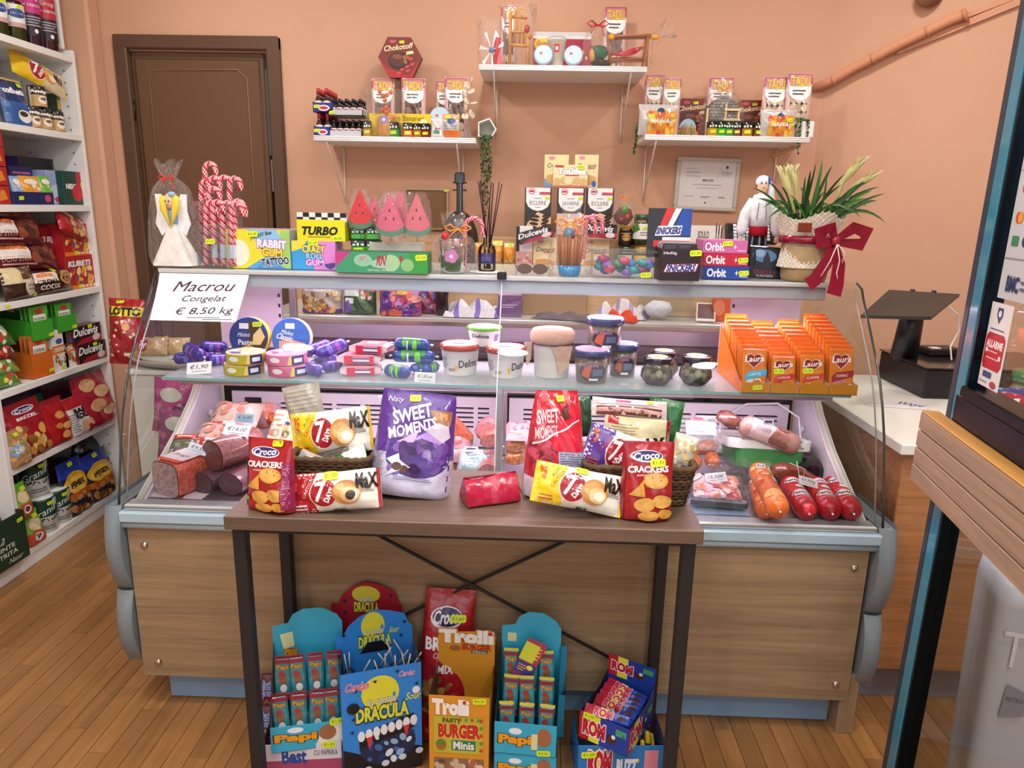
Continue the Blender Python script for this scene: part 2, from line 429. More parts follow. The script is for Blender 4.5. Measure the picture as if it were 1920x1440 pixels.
# back wall with the doorway
DX0,DX1,DZ=-1.885,-1.225,2.165
b=MB()
for c0,c1 in(((-3,YB,0),(DX0,YB+.1,2.8)),((DX1,YB,0),(3.0,YB+.1,2.8)),((DX0,YB,DZ),(DX1,YB+.1,2.8))):b.box(c0,c1,WALL,'paint')
struct('wall_back',b)
b=MB();b.box((-2.5,-2.4,0),(-2.42,YB,2.8),WALL,'paint');b.box((-2.42,3.405,0),(-2.0,YB,2.8),WALL,'paint',bv=.012);struct('wall_left',b)
WR0,WR1=Vector((1.29,YB,0)),Vector((2.9,2.307,0))
b=MB();dr=(WR1-WR0).normalized();nr=Vector((-dr.y,dr.x,0));nr=-nr if nr.y>0 else nr
P=[WR0,WR1,WR1-nr*.1,WR0-nr*.1]
v=[(p.x,p.y,0)for p in P]+[(p.x,p.y,2.8)for p in P]
b.add(v,[[0,1,2,3],[4,5,6,7],[0,1,5,4],[1,2,6,5],[2,3,7,6],[3,0,4,7]],WALL,'paint');b.box((2.9,-2.4,0),(3.0,2.45,2.8),WALL,'paint');b.fixn=True
struct('wall_right',b)
b=MB();b.box((-2.5,-2.5,2.8),(3.0,YB+.1,2.86),'#f2ece2','paint');struct('ceiling',b)
b=MB();b.box((-2.5,-2.5,0),(3.0,-2.42,.6),'#e6dfd2','paint');b.box((-2.5,-2.5,2.55),(3.0,-2.42,2.8),'#e6dfd2','paint');b.box((-2.5,-2.5,.6),(-1.5,-2.42,2.55),'#e6dfd2','paint');b.box((1.9,-2.5,.6),(3.0,-2.42,2.55),'#e6dfd2','paint')
struct('wall_front',b)
def on_wr(px,py,off=0.0):
    o=np.array(at(px,py,Y=1.0))-np.array((0,0,CH));n=np.array(nr);p0=np.array(WR0)+n*off-np.array((0,0,CH))
    t=(p0@n)/(o@n);return Vector(tuple(o*t+np.array((0,0,CH))))
# door: casing, leaf with moulding, gap
BR,BR2='#5c4231','#694a33'
door=struct('door_1',MB().box((-1.94,YB-.03,0),(-1.88,YB+.06,2.23),BR,'plastic',bv=.006).box((-1.237,YB-.03,0),(-1.177,YB+.06,2.23),BR,'plastic',bv=.006).box((-1.94,YB-.0301,2.17),(-1.177,YB+.06,2.2301),BR,'plastic',bv=.006))
leaf=struct('door_leaf',MB().box((-1.88,YB+.012,.01),(-1.262,YB+.05,2.166),BR2,'plastic',bv=.004),door)
b=MB()
pts=[at(*p,Y=YB+.012)for p in((300,350),(280,148),(291,131),(446,131),(463,148),(484,420))]
pts[0]=Vector((pts[1].x,YB+.012,.2));pts[-1]=Vector((pts[4].x,YB+.012,.2))
b.tube(pts,.005,'#7a5a42','plastic',6,closed=False);part('raised_moulding',b,leaf)
b=MB();b.box((-1.868,YB+.008,.05),(-1.284,YB+.013,2.14),'#624631','plastic')
b2=MB();b2.tube([(-1.865,YB+.012,.1),(-1.865,YB+.012,2.135),(-1.285,YB+.012,2.135),(-1.285,YB+.012,.1)],.0035,'#4c3526','plastic',6);part('edge_groove',b2,leaf)
b=MB();b.box((-1.262,YB+.055,.02),(-1.237,YB+.06,1.72),'#15171c','matte');part('dark_gap',b,door)
b=MB();b.box((-1.256,YB+.054,1.72),(-1.246,YB+.0545,2.10),'#bfe8e0','strip_glow');part('lit_gap',b,door,'pale light showing through the gap of the door')
b=MB();b.box((-1.262,YB+.02,1.55),(-1.239,YB+.05,1.70),'#8c8f93','metal',bv=.002);part('latch_plate',b,door)
b=MB();[b.tube([(-1.882,YB-.004,z),(-1.882,YB-.004,z+.09)],.006,'#3f2d20','metal')for z in(1.86,.9)];part('hinge',b,door)
# skirting
b=MB();b.box((-1.17,YB-.018,0),(1.29,YB,.09),'#8a5a34','wood_x');struct('baseboard_back',b)
# wrapped pipe and raceways on the right wall
pp=[on_wr(x,y,.035)for x,y in((1526,166),(1563,150),(1600,128),(1632,112),(1640,108),(1690,82),(1740,58),(1786,36),(1812,27))]
b=MB();b.tube(pp,.0195,'#cf9270','paint',12)
pipe=thing('water_pipe','salmon painted water pipe climbing the right wall','pipe',mb=b)
[part('pipe_clip',MB().tube([on_wr(x-2,y+1,.035),on_wr(x+2,y-1,.035)],.0225,'#c4896a','paint',12),pipe)for x,y in((1563,150),(1636,110),(1738,59))]
b=MB();b.tube([on_wr(1806,30,.035),on_wr(1814,26,.035)],[.026,.026],'#c88c6c','fabric',12);part('frayed_end',b,pipe)
for k,(p,q)in enumerate((((1683,104),(1935,2)),((1812,36),(1935,-12)))):
    a_,c_=on_wr(*p,.0),on_wr(*q,.0);dz=Vector((0,0,.028 if k==0 else .02));n=Vector(nr)*.016
    v=[a_,c_,c_+dz,a_+dz,a_+n,c_+n,c_+n+dz,a_+n+dz]
    b=MB();b.add([tuple(p_)for p_ in v],[[4,5,6,7],[0,1,5,4],[2,3,7,6],[0,3,7,4],[1,2,6,5],[0,1,2,3]],'#d0997a','paint');b.fixn=True
    struct('trim_%d'%(k+1),b)
p=on_wr(1742,-14,.03);b=MB();b.lathe([(0,-.03),(.04,-.028),(.055,-.01),(.058,.01)],16,'#8a5f45','plastic',Matrix.Translation(p)@Matrix.Rotation(math.radians(90),4,'X'))
thing('round_vent','round brown fitting high on the right wall','wall fitting',mb=b)
# ================================================================== REFRIGERATED DISPLAY CASE
XL,XR=-1.15,.98
case=thing('display_case','long curved-glass refrigerated deli case with wood front and grey end caps','display case',(-.085,2.2,0))
CO=Vector((-.085,2.2,0))
def cpart(name,mb,parent=None,label=None):
    o=part(name,mb,parent or case,label)
    if parent is None:o.location=-CO
    return o
ALU,GREY='#a9b6bd','#79858c'
cpart('wood_front_panel',MB().box((-1.135,1.84,.115),(.955,1.862,.605),'#957d5f','wood_x',bv=.002))
k_=cpart('kick_plate',MB().box((-1.09,1.895,.004),(.93,1.905,.125),'#7d9dbc','plastic',bv=.002),label='blue grey metal kick plate')
cpart('wood_end_foot',MB().box((.935,1.845,0),(.985,1.90,.2),'#957d5f','wood_z',bv=.002))
for x,y in((271,1022),(297,1241),(1602,1065),(1567,1283)):
    p=at(x,y,Y=1.84);M_=Matrix.Translation((p.x,1.84,p.z))@Matrix.Rotation(math.radians(90),4,'X')
    cpart('screw_cap',MB().lathe([(.011,0),(.011,.002),(.008,.005),(.004,.0075),(0,.008)],16,'#c9c4b8','chrome',M_))
# aluminium front rail
rl=MB()
rl.box((XL+.005,1.822,.618),(XR-.005,1.85,.650),'#a9c3d0','gloss',bv=.004)
rl.tube([(XL+.01,1.838,.607),(XR-.01,1.838,.607)],.0115,'#a9bdc8','gloss',12)
cpart('front_rail',rl)
cpart('rail_top',MB().box((XL+.015,1.835,.649),(XR-.015,1.885,.668),'#b4babc','gloss',bv=.005).tube([(XL+.02,1.84,.660),(XR-.02,1.84,.660)],.006,'#c6cccd','metal',8))
# grey end caps with two bulges
def yz(prof,x0,x1,c,m,bv=0):
    b=MB();n=len(prof);v=[(x0,y,z)for y,z in prof]+[(x1,y,z)for y,z in prof]
    tr=[list(q)for q in tessellate_polygon([[Vector((y,z,0))for y,z in prof]])]
    b.add(v,tr+[[a+n for a in q]for q in tr],c,m);b.add(v,[[i,(i+1)%n,(i+1)%n+n,i+n]for i in range(n)],c,m);b.fixn=True
    return b
def bulge(z0,z1,y0,amp,n=12):return[(y0-amp*math.sin(math.pi*(.08+.92*i/n))**.7,z0+(z1-z0)*i/n)for i in range(n+1)]
for sx,X0 in((-1,XL-.012),(1,XR+.0)):
    b=MB();up=bulge(.665,.40,1.85,.052);lo=bulge(.395,.155,1.865,.056)
    for seg in(up,lo):
        xs=[(X0-.034,.35),(X0-.026,.75),(X0-.008,1.0),(X0+.012,1.0),(X0+.022,.8)]if sx<0 else[(X0-.012,.8),(X0+.002,1.0),(X0+.022,1.0),(X0+.038,.75),(X0+.045,.35)]
        G=np.array([[(x,1.87-(1.87-y)*k,z)for x,k in xs]for y,z in seg]);b.grid(G,GREY,'plastic')
        yb=2.1;b.add([(xs[e][0],1.87-(1.87-y)*xs[e][1],z)for e in(0,-1)for y,z in seg]+[(xs[e][0],yb,z)for e in(0,-1)for y,z in seg],[[i+o*len(seg),i+1+o*len(seg),i+1+(o+2)*len(seg),i+(o+2)*len(seg)]for o in(0,1)for i in range(len(seg)-1)],GREY,'plastic')
    b.box((min(xs[0][0],xs[-1][0]),1.86,.15),(max(xs[0][0],xs[-1][0]),2.62,.655),'#6f7a80','plastic',bv=.004)
    cpart('end_cap',b)
# glass profile (y, z): from the rail up and back to the top
GP=[(1.843,.664),(1.862,.74),(1.885,.83),(1.908,.905),(1.94,.98),(1.975,1.045),(2.02,1.108),(2.068,1.166),(2.112,1.218),(2.145,1.258),(2.162,1.284)]
for a,c in((XL+.012,-.094),(-.090,XR-.012)):
    G=np.array([[(x,y,z)for x in(a,c)]for y,z in GP]);b=MB();b.grid(G,'#fff','glass');cpart('curved_front_glass',b)
for X in(XL,XR):
    prof=GP+[(2.20,1.297),(2.60,1.297),(2.60,.664)]
    b=MB();b.add([(X,y,z)for y,z in prof],[list(q)for q in tessellate_polygon([[Vector((y,z,0))for y,z in prof]])],'#fff','end_glass');g=cpart('side_glass',b)
    e=MB();e.tube([(X,y,z)for y,z in prof[:-2]],.0035,'#2c3a38','gloss',8);part('glass_edge',e,g)
    e=MB();e.tube([(X+(.02 if X<0 else-.02),y+.004,z)for y,z in GP],.0022,'#a9a4a4','gloss',6);part('edge_seal',e,g)
e=MB();e.tube([(-.092,y-.001,z)for y,z in GP],.0016,'#e9ecec','gloss',6);cpart('glass_joint',e)
cl=MB();cl.box((-.106,2.145,1.288),(-.078,2.17,1.312),'#17191c','plastic',bv=.003);cpart('glass_clamp',cl)
# top
cpart('top_panel',MB().box((XL+.01,2.158,1.286),(XR-.07,2.62,1.300),'#c4c9c8','gloss',bv=.003))
cpart('canopy',MB().box((XL+.02,2.17,1.246),(XR-.10,2.19,1.2855),'#a9b2bb','plastic',bv=.004).box((XL+.02,2.19,1.262),(XR-.10,2.34,1.2835),'#d8d4da','plastic'))
cpart('lamp_tube',MB().tube([(XL+.1,2.26,1.248),(XR-.18,2.26,1.248)],.008,'#ffc4ee','lamp_tube',8))
# inner shelf, deck, back
cpart('glass_shelf',MB().box((XL+.06,2.03,.984),(XR-.05,2.36,.992),'#bfe0d8','shelf_glass'))
cpart('shelf_edge',MB().box((XL+.06,2.027,.984),(XR-.05,2.030,.992),'#7fb0ac','gloss'))
cpart('shelf_rail',MB().box((XL+.10,2.05,.966),(XR-.09,2.075,.983),'#cdb9c6','metal',bv=.003))
cpart('shelf_back_rail',MB().box((XL+.10,2.345,.966),(XR-.09,2.37,.983),'#b9adb6','metal',bv=.003))
cpart('deck',MB().box((XL+.04,1.885,.655),(XR-.04,2.40,.668),'#c9c3cc','metal'))
dk=MB()
for X0,X1 in((XL+.03,XL+.06),(XR-.06,XR-.03)):
    prof=[(1.87,.665),(2.0,.73),(2.12,.79),(2.24,.87),(2.33,.955),(2.36,1.0),(2.42,1.0),(2.42,.665)]
    q=cpart('inner_end_wall',yz(prof,X0,X1,'#d9cfd9','plastic'))
    e=MB();e.tube([((X0+X1)/2,y,z)for y,z in prof[:6]],.009,'#c4bfb4','plastic',8);part('edge_trim',e,q)
for x,y,X in((270,1028-120,None),):
    pass
for X,y,z in((XL+.062,1.98,.715),(XL+.062,2.31,.80),(XR-.062,1.98,.715),(XR-.062,2.31,.80)):
    s=1 if X<0 else-1;M_=Matrix.Translation((X,y,z))@Matrix.Rotation(math.radians(90*s),4,'Y')
    cpart('white_stud',MB().lathe([(.011,0),(.011,.008),(.007,.012),(.004,.009),(0,.009)],14,'#f1eef2','plastic',M_))
# vented back panel: slots are real openings in front of a dark duct
vp=MB();Y0=2.41
def vent(xa,xb,gauge):
    # horizontal slot rows with solid strips between
    z0,z1=.672,.853;vp.box((xa,Y0,z0),(xb,Y0+.012,.70),'#e6dbe6','plastic')
    bands=[(.74,.748),(.757,.765),(.774,.782),(.791,.799),(.808,.816)]
    cols=[];x=xa+(.17 if gauge else .05)
    while x<xb-.06:cols.append((x,min(x+.085,xb-.03)));x+=.10
    zs=[.70]+[q for bnd in bands for q in bnd]+[z1]
    for k in range(0,len(zs),2):vp.box((xa,Y0,zs[k]),(xb,Y0+.012,zs[k+1]),'#e6dbe6','plastic')
    for za,zb in bands:
        edges=[xa]+[q for c_ in cols for q in c_]+[xb]
        for k in range(0,len(edges),2):vp.box((edges[k],Y0,za),(edges[k+1],Y0+.012,zb),'#e6dbe6','plastic')
vent(XL+.10,-.11,True);vent(-.07,XR-.08,False)
cpart('slotted_air_panel',vp)
cpart('dark_duct',MB().box((XL+.06,Y0+.03,.67),(XR-.06,Y0+.04,.985),'#0d0d10','matte'))
g=cpart('gauge_window',MB().box((-1.005,Y0-.003,.80),(-.945,Y0,.832),'#2a2226','gloss',bv=.002))
cpart('centre_post',MB().box((-.10,2.335,.67),(-.075,2.36,.984),'#c9c6cc','metal',bv=.002).box((-.097,2.04,.67),(-.078,2.062,.984),'#c3cdd2','metal',bv=.002))
# rear housing
rh=MB();rh.box((XL+.06,2.56,.86),(XR-.06,2.62,1.025),'#a39599','metal',bv=.003);cpart('rear_housing',rh)
cpart('rear_sill',MB().box((XL+.06,2.545,1.025),(XR-.06,2.63,1.082),'#c9bcc9','metal',bv=.003))
cpart('rear_ledge',MB().box((XL+.1,2.37,.952),(XR-.1,2.55,.962),'#8d8487','metal').box((XL+.1,2.50,.962),(XR-.1,2.508,.992),'#9a9094','metal'))
for xa,xb,tilt in((XL+.03,-.895,0),(.70,XR-.04,0)):
    q=cpart('rear_corner_panel',MB().box((xa,2.52,.99),(xb,2.54,1.28),'#e7d8e8','plastic',bv=.002))
    e=MB();X=xb-.006 if xa<0 else xa+.006
    for k in range(7):e.box((X-.003,2.516,1.03+k*.036),(X+.003,2.52,1.042+k*.036),'#3a3038','matte')
    part('shelf_slot',e,q)
cpart('rear_post',MB().box((-.88,2.56,1.08),(-.855,2.58,1.285),'#bfb5b6','metal',bv=.002))
u=cpart('control_unit',MB().box((-.80,2.548,.962),(-.665,2.56,1.012),'#56504f','plastic',bv=.003))
s_=MB();s_.box((-.785,2.546,.972),(-.745,2.548,.992),'#2a0a10','gloss');q=part('display',s_,u)
part('digits',decal(plane_surf((-.785,2.546,.972),(.04,0,0),(0,0,.02),(0,-1,0)),.04,.02,[('t','3.3',.55,.5,.6,.7,'#ff2a3a',{'b':.02})],m='red_glow',eps=.001),u)
part('small_print',decal(plane_surf((-.735,2.548,.968),(.06,0,0),(0,0,.036),(0,-1,0)),.06,.036,[('l',.05,.5,.6,.9,2,'#9a9498'),('l',.05,.05,.95,.4,2,'#9a9498')],eps=.0005),u)
cpart('power_lamp',MB().box((-.645,2.55,.972),(-.618,2.56,1.005),'#8a2a18','plastic',bv=.002).box((-.640,2.5485,.977),(-.623,2.55,1.0),'#ff6a20','orange_glow'))
w_=cpart('warning_label',MB().box((-.612,2.557,.966),(-.50,2.56,1.008),'#e8a23c','card'),label='orange warning label')
part('small_print',decal(plane_surf((-.612,2.557,.966),(.112,0,0),(0,0,.042),(0,-1,0)),.112,.042,[('l',.2,.1,.95,.9,5,'#a06a14'),('p',[(.03,.6),(.14,.6),(.085,.92)],'#5a3a08')],eps=.0005),w_)
# ================================================================== CONSOLE TABLE IN FRONT
TZ,TX0,TX1,TY0,TY1=.80,-.695,.402,1.497,1.838
table=thing('console_table','narrow dark wood console table with black metal legs before the case','table',((TX0+TX1)/2,(TY0+TY1)/2,0))
TO=Vector(table.location)
def tpart(n,mb,**k):o=part(n,mb,table,**k);o.location=-TO;return o
tpart('table_top',MB().box((TX0,TY0,TZ-.034),(TX1,TY1,TZ),'#685344','wood_x',bv=.002))
LG='#2b2a2e'
for x,y in((TX0+.012,TY0+.012),(TX1-.042,TY0+.012),(TX0+.012,TY1-.042),(TX1-.042,TY1-.042)):
    tpart('leg',MB().box((x,y,0),(x+.03,y+.03,TZ-.034),LG,'dark_metal',bv=.002))
tpart('frame_rail',MB().box((TX0+.04,TY0+.016,TZ-.046),(TX1-.04,TY0+.036,TZ-.034),LG,'dark_metal'))
tpart('side_rail',MB().box((TX0+.016,TY0+.04,TZ-.046),(TX0+.036,TY1-.04,TZ-.034),LG,'dark_metal').box((TX1-.036,TY0+.04,TZ-.046),(TX1-.016,TY1-.04,TZ-.034),LG,'dark_metal'))
yb=TY1-.026
a_,c_=Vector((TX0+.04,yb,.745)),Vector((TX1-.04,yb,.745));d1,d2=Vector((TX1-.04,yb,.19)),Vector((TX0+.04,yb,.19))
tpart('diagonal_brace',MB().tube([a_,d1],.005,LG,'dark_metal',8));tpart('diagonal_brace',MB().tube([c_+Vector((0,.008,0)),d2+Vector((0,.008,0))],.005,LG,'dark_metal',8))
# ================================================================== PACKAGE BUILDERS
def where(bb,Y,Z=None,dz=0):
    x0,x1,yt=bb[:3];yb_=bb[3]if len(bb)>3 else None
    ym=(yt+(yb_ if yb_ else yt+40))/2
    a,c=at(x0,ym,Y=Y),at(x1,ym,Y=Y);top=at((x0+x1)/2,yt,Y=Y).z
    if Z is None:Z=at((x0+x1)/2,yb_,Y=Y).z
    return(a.x+c.x)/2,Y,Z,c.x-a.x,max(top-Z,.004)
def BX(name,label,cat,bb,Y,Z=None,d=.05,col='#fff',front=(),top=(),side=(),group=None,rot=(0,0,0),pr=None,m='card',sidecol=None,topcol=None,size=None):
    x,y,z,w,h=where(bb,Y,Z)
    if size:w,h=size
    b=MB();b.box((-w/2,0,0),(w/2,d,h),col,m,bv=.0012)
    o=thing(name,label,cat,(x,y,z),rot,group,mb=b)
    el=list(front)
    if el:part('front_print',decal(front_surf(w,h),w,h,el,m=m),o)
    if topcol or top:
        part('top_print',decal(top_surf(w,d,h),w,d,([('r',.01,.01,.99,.99,topcol)]if topcol else[])+list(top),m=m),o)
    if sidecol or side:
        part('side_print',decal(right_surf(w,d,h),d,h,([('r',.01,.01,.99,.99,sidecol)]if sidecol else[])+list(side),m=m),o)
    if pr:price(o,front_surf(w,h,-.0006),w,h,*pr)
    return o
def bag_surf(w,h,t,mode='v',seed=0,back=False,wr=1.0):
    rr=random.Random(seed+(500 if back else 0));W=[(rr.uniform(1.5,6),rr.uniform(1.5,6),rr.uniform(0,6.3),rr.uniform(.4,1))for _ in range(7)]
    sg=1 if back else-1;npl=rr.randint(4,6);ph=rr.random()*6
    def pos(u,v):
        if mode=='h':a,b_=v,u
        else:a,b_=u,v
        a=np.clip(a,0,1);b_=np.clip(b_,0,1)
        if mode[:5]=='stand':
            g=np.clip((1-b_-.03)/.62,0,1)**.75*(.72+.28*np.clip(b_/.06,0,1)**.5);f=(1-np.abs(2*a-1)**5)**.5;e=1-b_
        else:
            e=np.minimum(b_,1-b_);g=np.clip((e-.035)/.32,0,1)**.55;f=(1-np.abs(2*a-1)**2.4)**.62
        wv=sum(k*np.sin(p*6.28*a*.5+q*6.28*b_*.5+s_)for p,q,s_,k in W)*.022*t*wr
        plt=np.sin(6.28*npl*a+ph)*np.exp(-((e-.07)/.07)**2)*.03*t*wr
        T=t/2*f*g+.0012+(wv+plt)*np.clip(g*f*1.5,0,1)
        edge=.012*np.sin(9*b_+ph)*np.sin(3.1*b_)
        if mode=='h':
            x=(u-.5)*w;z=h*(.5+(v-.5)*(1-.05*np.sin(np.pi*np.clip(u,0,1))+edge))
        else:
            x=(u-.5)*w*(1-.05*np.sin(np.pi*b_)*(mode=='v')+edge)*(1-{'standt':.30,'standp':.10}.get(mode,0)*b_**2);z=v*h
        return np.stack([x,sg*T,z],1)
    def f(u,v):
        P=pos(u,v);e=.004;a=pos(u+e,v)-pos(u-e,v);b_=pos(u,v+e)-pos(u,v-e);N=np.cross(a,b_)*(-sg if False else 1)
        N=N/np.maximum(np.linalg.norm(N,axis=1,keepdims=True),1e-9);s_=np.sign(N[:,1:2]);s_[s_==0]=1
        return P,N*s_*sg
    return f
def bag_body(w,h,t,mode,seed,col,m='foil',nu=16,nv=20,bcol=None,wr=1.0):
    b=MB();U,V=np.meshgrid(np.linspace(0,1,nu),np.linspace(0,1,nv))
    Fp=bag_surf(w,h,t,mode,seed,False,wr)(U.ravel(),V.ravel())[0].reshape(nv,nu,3);Bp=bag_surf(w,h,t,mode,seed,True,wr)(U.ravel(),V.ravel())[0].reshape(nv,nu,3)
    b.grid(Fp,col,m);b.grid(Bp[:,::-1],bcol or col,m)
    for A,B in((Fp[0],Bp[0]),(Fp[-1],Bp[-1]),(Fp[:,0],Bp[:,0]),(Fp[:,-1],Bp[:,-1])):
        b.grid(np.stack([A,B]),bcol or col,m)
    b.fixn=True
    return b
def BAG(name,label,cat,bb,Y,Z=None,t=.05,col='#c22',el=(),mode='v',group=None,rot=(0,0,0),pr=None,m='foil',seed=None,size=None,bcol=None,pm='print',wr=1.0,loc=None,nu=22,nv=26):
    if loc is None:x,y,z,w,h=where(bb,Y,Z)
    else:x,y,z=loc
    if size:w,h=size
    seed=seed if seed is not None else int(x*1000+z*777)%997
    o=thing(name,label,cat,(x,y,z),rot,group,mb=bag_body(w,h,t,mode,seed,col,m,nu,nv,bcol,wr))
    S=bag_surf(w,h,t,mode,seed,False,wr)
    if el:part('front_print',decal(S,w,h,list(el),eps=.0010,step=.0002,thr=min(w,h)/11,m=pm),o)
    if pr:price(o,S,w,h,*pr,thr=.01,eps=.004)
    return o
def DUP(o,bb,Y,Z=None,rot=None,label=None,loc=None):
    if loc is None:loc=where(bb,Y,Z)[:3]
    return dup(o,loc,rot,label)
def sausage_mb(L,r,c,m='print',ends=None,seg=16):
    pr_=[(0,0),(r*.25,.002),(r*.7,r*.25),(r*.95,r*.6),(r,r),(r,L-r),(r*.95,L-r*.6),(r*.7,L-r*.25),(r*.25,L-.002),(0,L)]
    b=MB();cc=[ends or c]*3+[c]*3+[ends or c]*3;b.lathe(pr_,seg,cc,m,cap=False)
    b.lathe([(.003,-.012),(.004,-.008),(.002,.002)],8,'#c9ccd0','metal');b.lathe([(.002,L-.002),(.004,L+.006),(.003,L+.012)],8,'#c9ccd0','metal')
    return b
def SAUS(name,label,cat,loc,rot,L,r,c,el=(),group=None,m='print',ends=None,span=70):
    o=thing(name,label,cat,loc,rot,group,mb=sausage_mb(L,r,c,m,ends))
    if el:part('label_print',decal(cyl_surf(r,r,r,L-r,-span,span),2*r*math.radians(span),L-2*r,list(el),eps=.0006,thr=.008,m=m),o)
    return o
def cello_mb(w,d,h,neck=.72,seed=0,top=.5,m='cello',nr=.16,nu=30,nv=22,squash=1):
    rr=random.Random(seed);b=MB();ph=[rr.random()*6.28 for _ in range(6)];rows=[]
    for i in range(nv):
        v=i/(nv-1);
        if v<neck:q=v/neck;R_=(1-nr)*(max(0,1-q**3.2))**.5+nr if q>.12 else(.86+.14*(q/.12)**.5)*((1-nr)*1+nr)
        else:q=(v-neck)/(1-neck);R_=nr+(top-nr)*q**.7
        row=[]
        for j in range(nu):
            a=2*math.pi*j/nu;amp=.045+.30*math.exp(-((v-neck)/.14)**2)*R_+(.22*R_ if v>neck else 0)
            k=1+amp*(math.sin(7*a+ph[0]+3*v)+.6*math.sin(11*a+ph[1]-5*v)+.5*math.sin(3*a+ph[2]))*.6+.03*(rr.random()-.5)
            sq=(abs(math.cos(a))**1.0,abs(math.sin(a))**1.0)
            row.append((w/2*R_*k*math.cos(a),d/2*R_*k*math.sin(a),h*v*(1+.03*math.sin(5*a+ph[3])*(v>.9))))
        rows.append(row)
    b.grid(np.array(rows),'#fff',m,wrap=True)
    return b
def bow_mb(c,r,M=None,tails=2,seed=1):
    rr=random.Random(seed);b=MB()
    b.tube([(r*.12*math.cos(t),r*.12*math.sin(t),0)for t in[i*6.283/12 for i in range(12)]],r*.07,c,'gloss',6,closed=True,M=M)
    for s_ in(-1,1):
        P=[(s_*r*.1,-r*.1,0),(s_*r*.6,-r*.25,r*.35),(s_*r*1.0,-r*.2,r*.1),(s_*r*.6,-r*.15,-r*.15),(s_*r*.1,-r*.12,0)]
        b.tube(P,r*.07,c,'gloss',5,M=M)
    for k in range(tails):
        s_=-1 if k%2 else 1;b.tube([(0,-r*.15,0),(s_*r*.4,-r*.3,-r*.3),(s_*r*(.5+rr.random()*.5),-r*.3,-r*(.7+rr.random()*.5))],r*.05,c,'gloss',5,M=M)
    return b
def jar(name,label,cat,loc,r,h,body,lid,content=None,lab=(),labh=(.2,.7),group=None,lidh=.018,rot=(0,0,0),labspan=75,glass='jar_glass',neck=.86,pr=None,lidel=()):
    o=thing(name,label,cat,loc,rot,group);hb=h-lidh
    part('glass_body',MB().lathe([(r*.9,0),(r,.006),(r,hb*.78),(r*neck,hb*.92),(r*neck,hb)],20,'#fff',glass),o)
    if content:part('contents',MB().lathe([(r*.86,.004),(r*.95,.01),(r*.95,hb*.76),(r*neck*.93,hb*.88),(0,hb*.88)],20,content,'food'),o)
    part('lid',MB().lathe([(r*neck*1.04,hb-.002),(r*neck*1.06,hb),(r*neck*1.06,h-.002),(r*neck,h),(0,h)],20,lid,'gloss'),o)
    if lab:part('paper_label',decal(cyl_surf(r,r,h*labh[0],h*labh[1],-labspan,labspan),2*r*math.radians(labspan),h*(labh[1]-labh[0]),list(lab),eps=.0008,thr=.01,m='card'),o)
    if lidel:part('lid_print',decal(plane_surf((-r*neck,-r*neck,h),(2*r*neck,0,0),(0,2*r*neck,0),(0,0,1)),2*r*neck,2*r*neck,list(lidel),m='card'),o)
    if pr:price(o,cyl_surf(r,r,0,h,-40,40),2*r*.7,h,*pr,eps=.003,thr=.006)
    return o
def tub_mb(r0,r1,h,c,lid,lidh=.012,m='plastic'):
    b=MB();b.lathe([(r0*.97,0),(r0,.003),(r1,h-lidh)],28,c,m);return b
def jelly_cube(i,label,bb,Y,Z,body,cat='jelly dessert',group=None,tag_=True,s='€1,90'):
    x,y,z,w,h=where(bb,Y,Z);o=thing('jelly_cube',label,cat,(x,y+w/2,z),(0,0,jit(i).uniform(-8,8)),group)
    part('plastic_body',MB().box((-w/2,-w/2,0),(w/2,w/2,h*.55),body,'gloss',bv=.004),o)
    l=MB();l.box((-w/2*1.02,-w/2*1.02,h*.55),(w/2*1.02,w/2*1.02,h),'#1c1d1c','gloss',bv=.003);l=part('lid',l,o)
    part('lid_dots',decal(front_surf(w*.98,h*.42,-w/2*1.03,h*.56),w,h*.4,[('r',.1,.05,.3,.35,'#e8f0d8'),('r',.4,.05,.55,.5,'#e8f0d8'),('r',.7,.1,.9,.4,'#e8f0d8'),('r',.25,.6,.4,.8,'#d8e8c8')],m='gloss'),o)
    if tag_:price(o,front_surf(w,h,-w/2-.001),w,h,.5,.3,s,tw=w*.62)
    return o
# ================================================================== WALL SHELVES AND WHAT STANDS ON THEM
WH='#f2efe8'
def wall_shelf(label,x0,x1,zt,br):
    o=thing('wall_shelf',label,'shelf',((x0+x1)/2,3.5,zt),(0,0,0),'white shelves on the back wall')
    L=Vector(o.location);b=MB();b.box((x0,3.205,zt-.022),(x1,3.499,zt),WH,'plastic',bv=.002)
    q=part('shelf_board',b,o);q.location=-L
    e=MB();[e.tube([(x0,3.204,zt-k),(x1,3.204,zt-k)],.0032,'#ffffff','plastic',6)for k in(.004,.012,.019)];e=part('ribbed_edge',e,q)
    for(px,py)in br:
        p=at(px,py,Y=3.493);X=p.x;b=MB()
        b.tube([(X,3.493,zt-.03),(X,3.493,p.z)],.0035,'#ece6dc','plastic',6)
        b.tube([(X,3.215,zt+.0),(X,3.214,zt-.03),(X,3.235,zt-.045),(X,3.49,p.z+.01)],.0035,'#f4efe6','plastic',6)
        b.tube([(X,3.235,zt-.027),(X,3.493,zt-.03)],.003,'#ece6dc','plastic',6)
        q=part('wire_bracket',b,o);q.location=-L
ZT,ZL,ZR=2.077,1.784,1.811
wall_shelf('highest white wall shelf, above and between the other two',-.246,.452,ZT,((931,262),(1162,272)))
wall_shelf('white wall shelf on the left beside the brown door',-.955,-.258,ZL,((648,381),(868,395)))
wall_shelf('white wall shelf on the right near the corner, above the framed certificate',.461,1.152,ZR,((1205,381),(1450,345)))
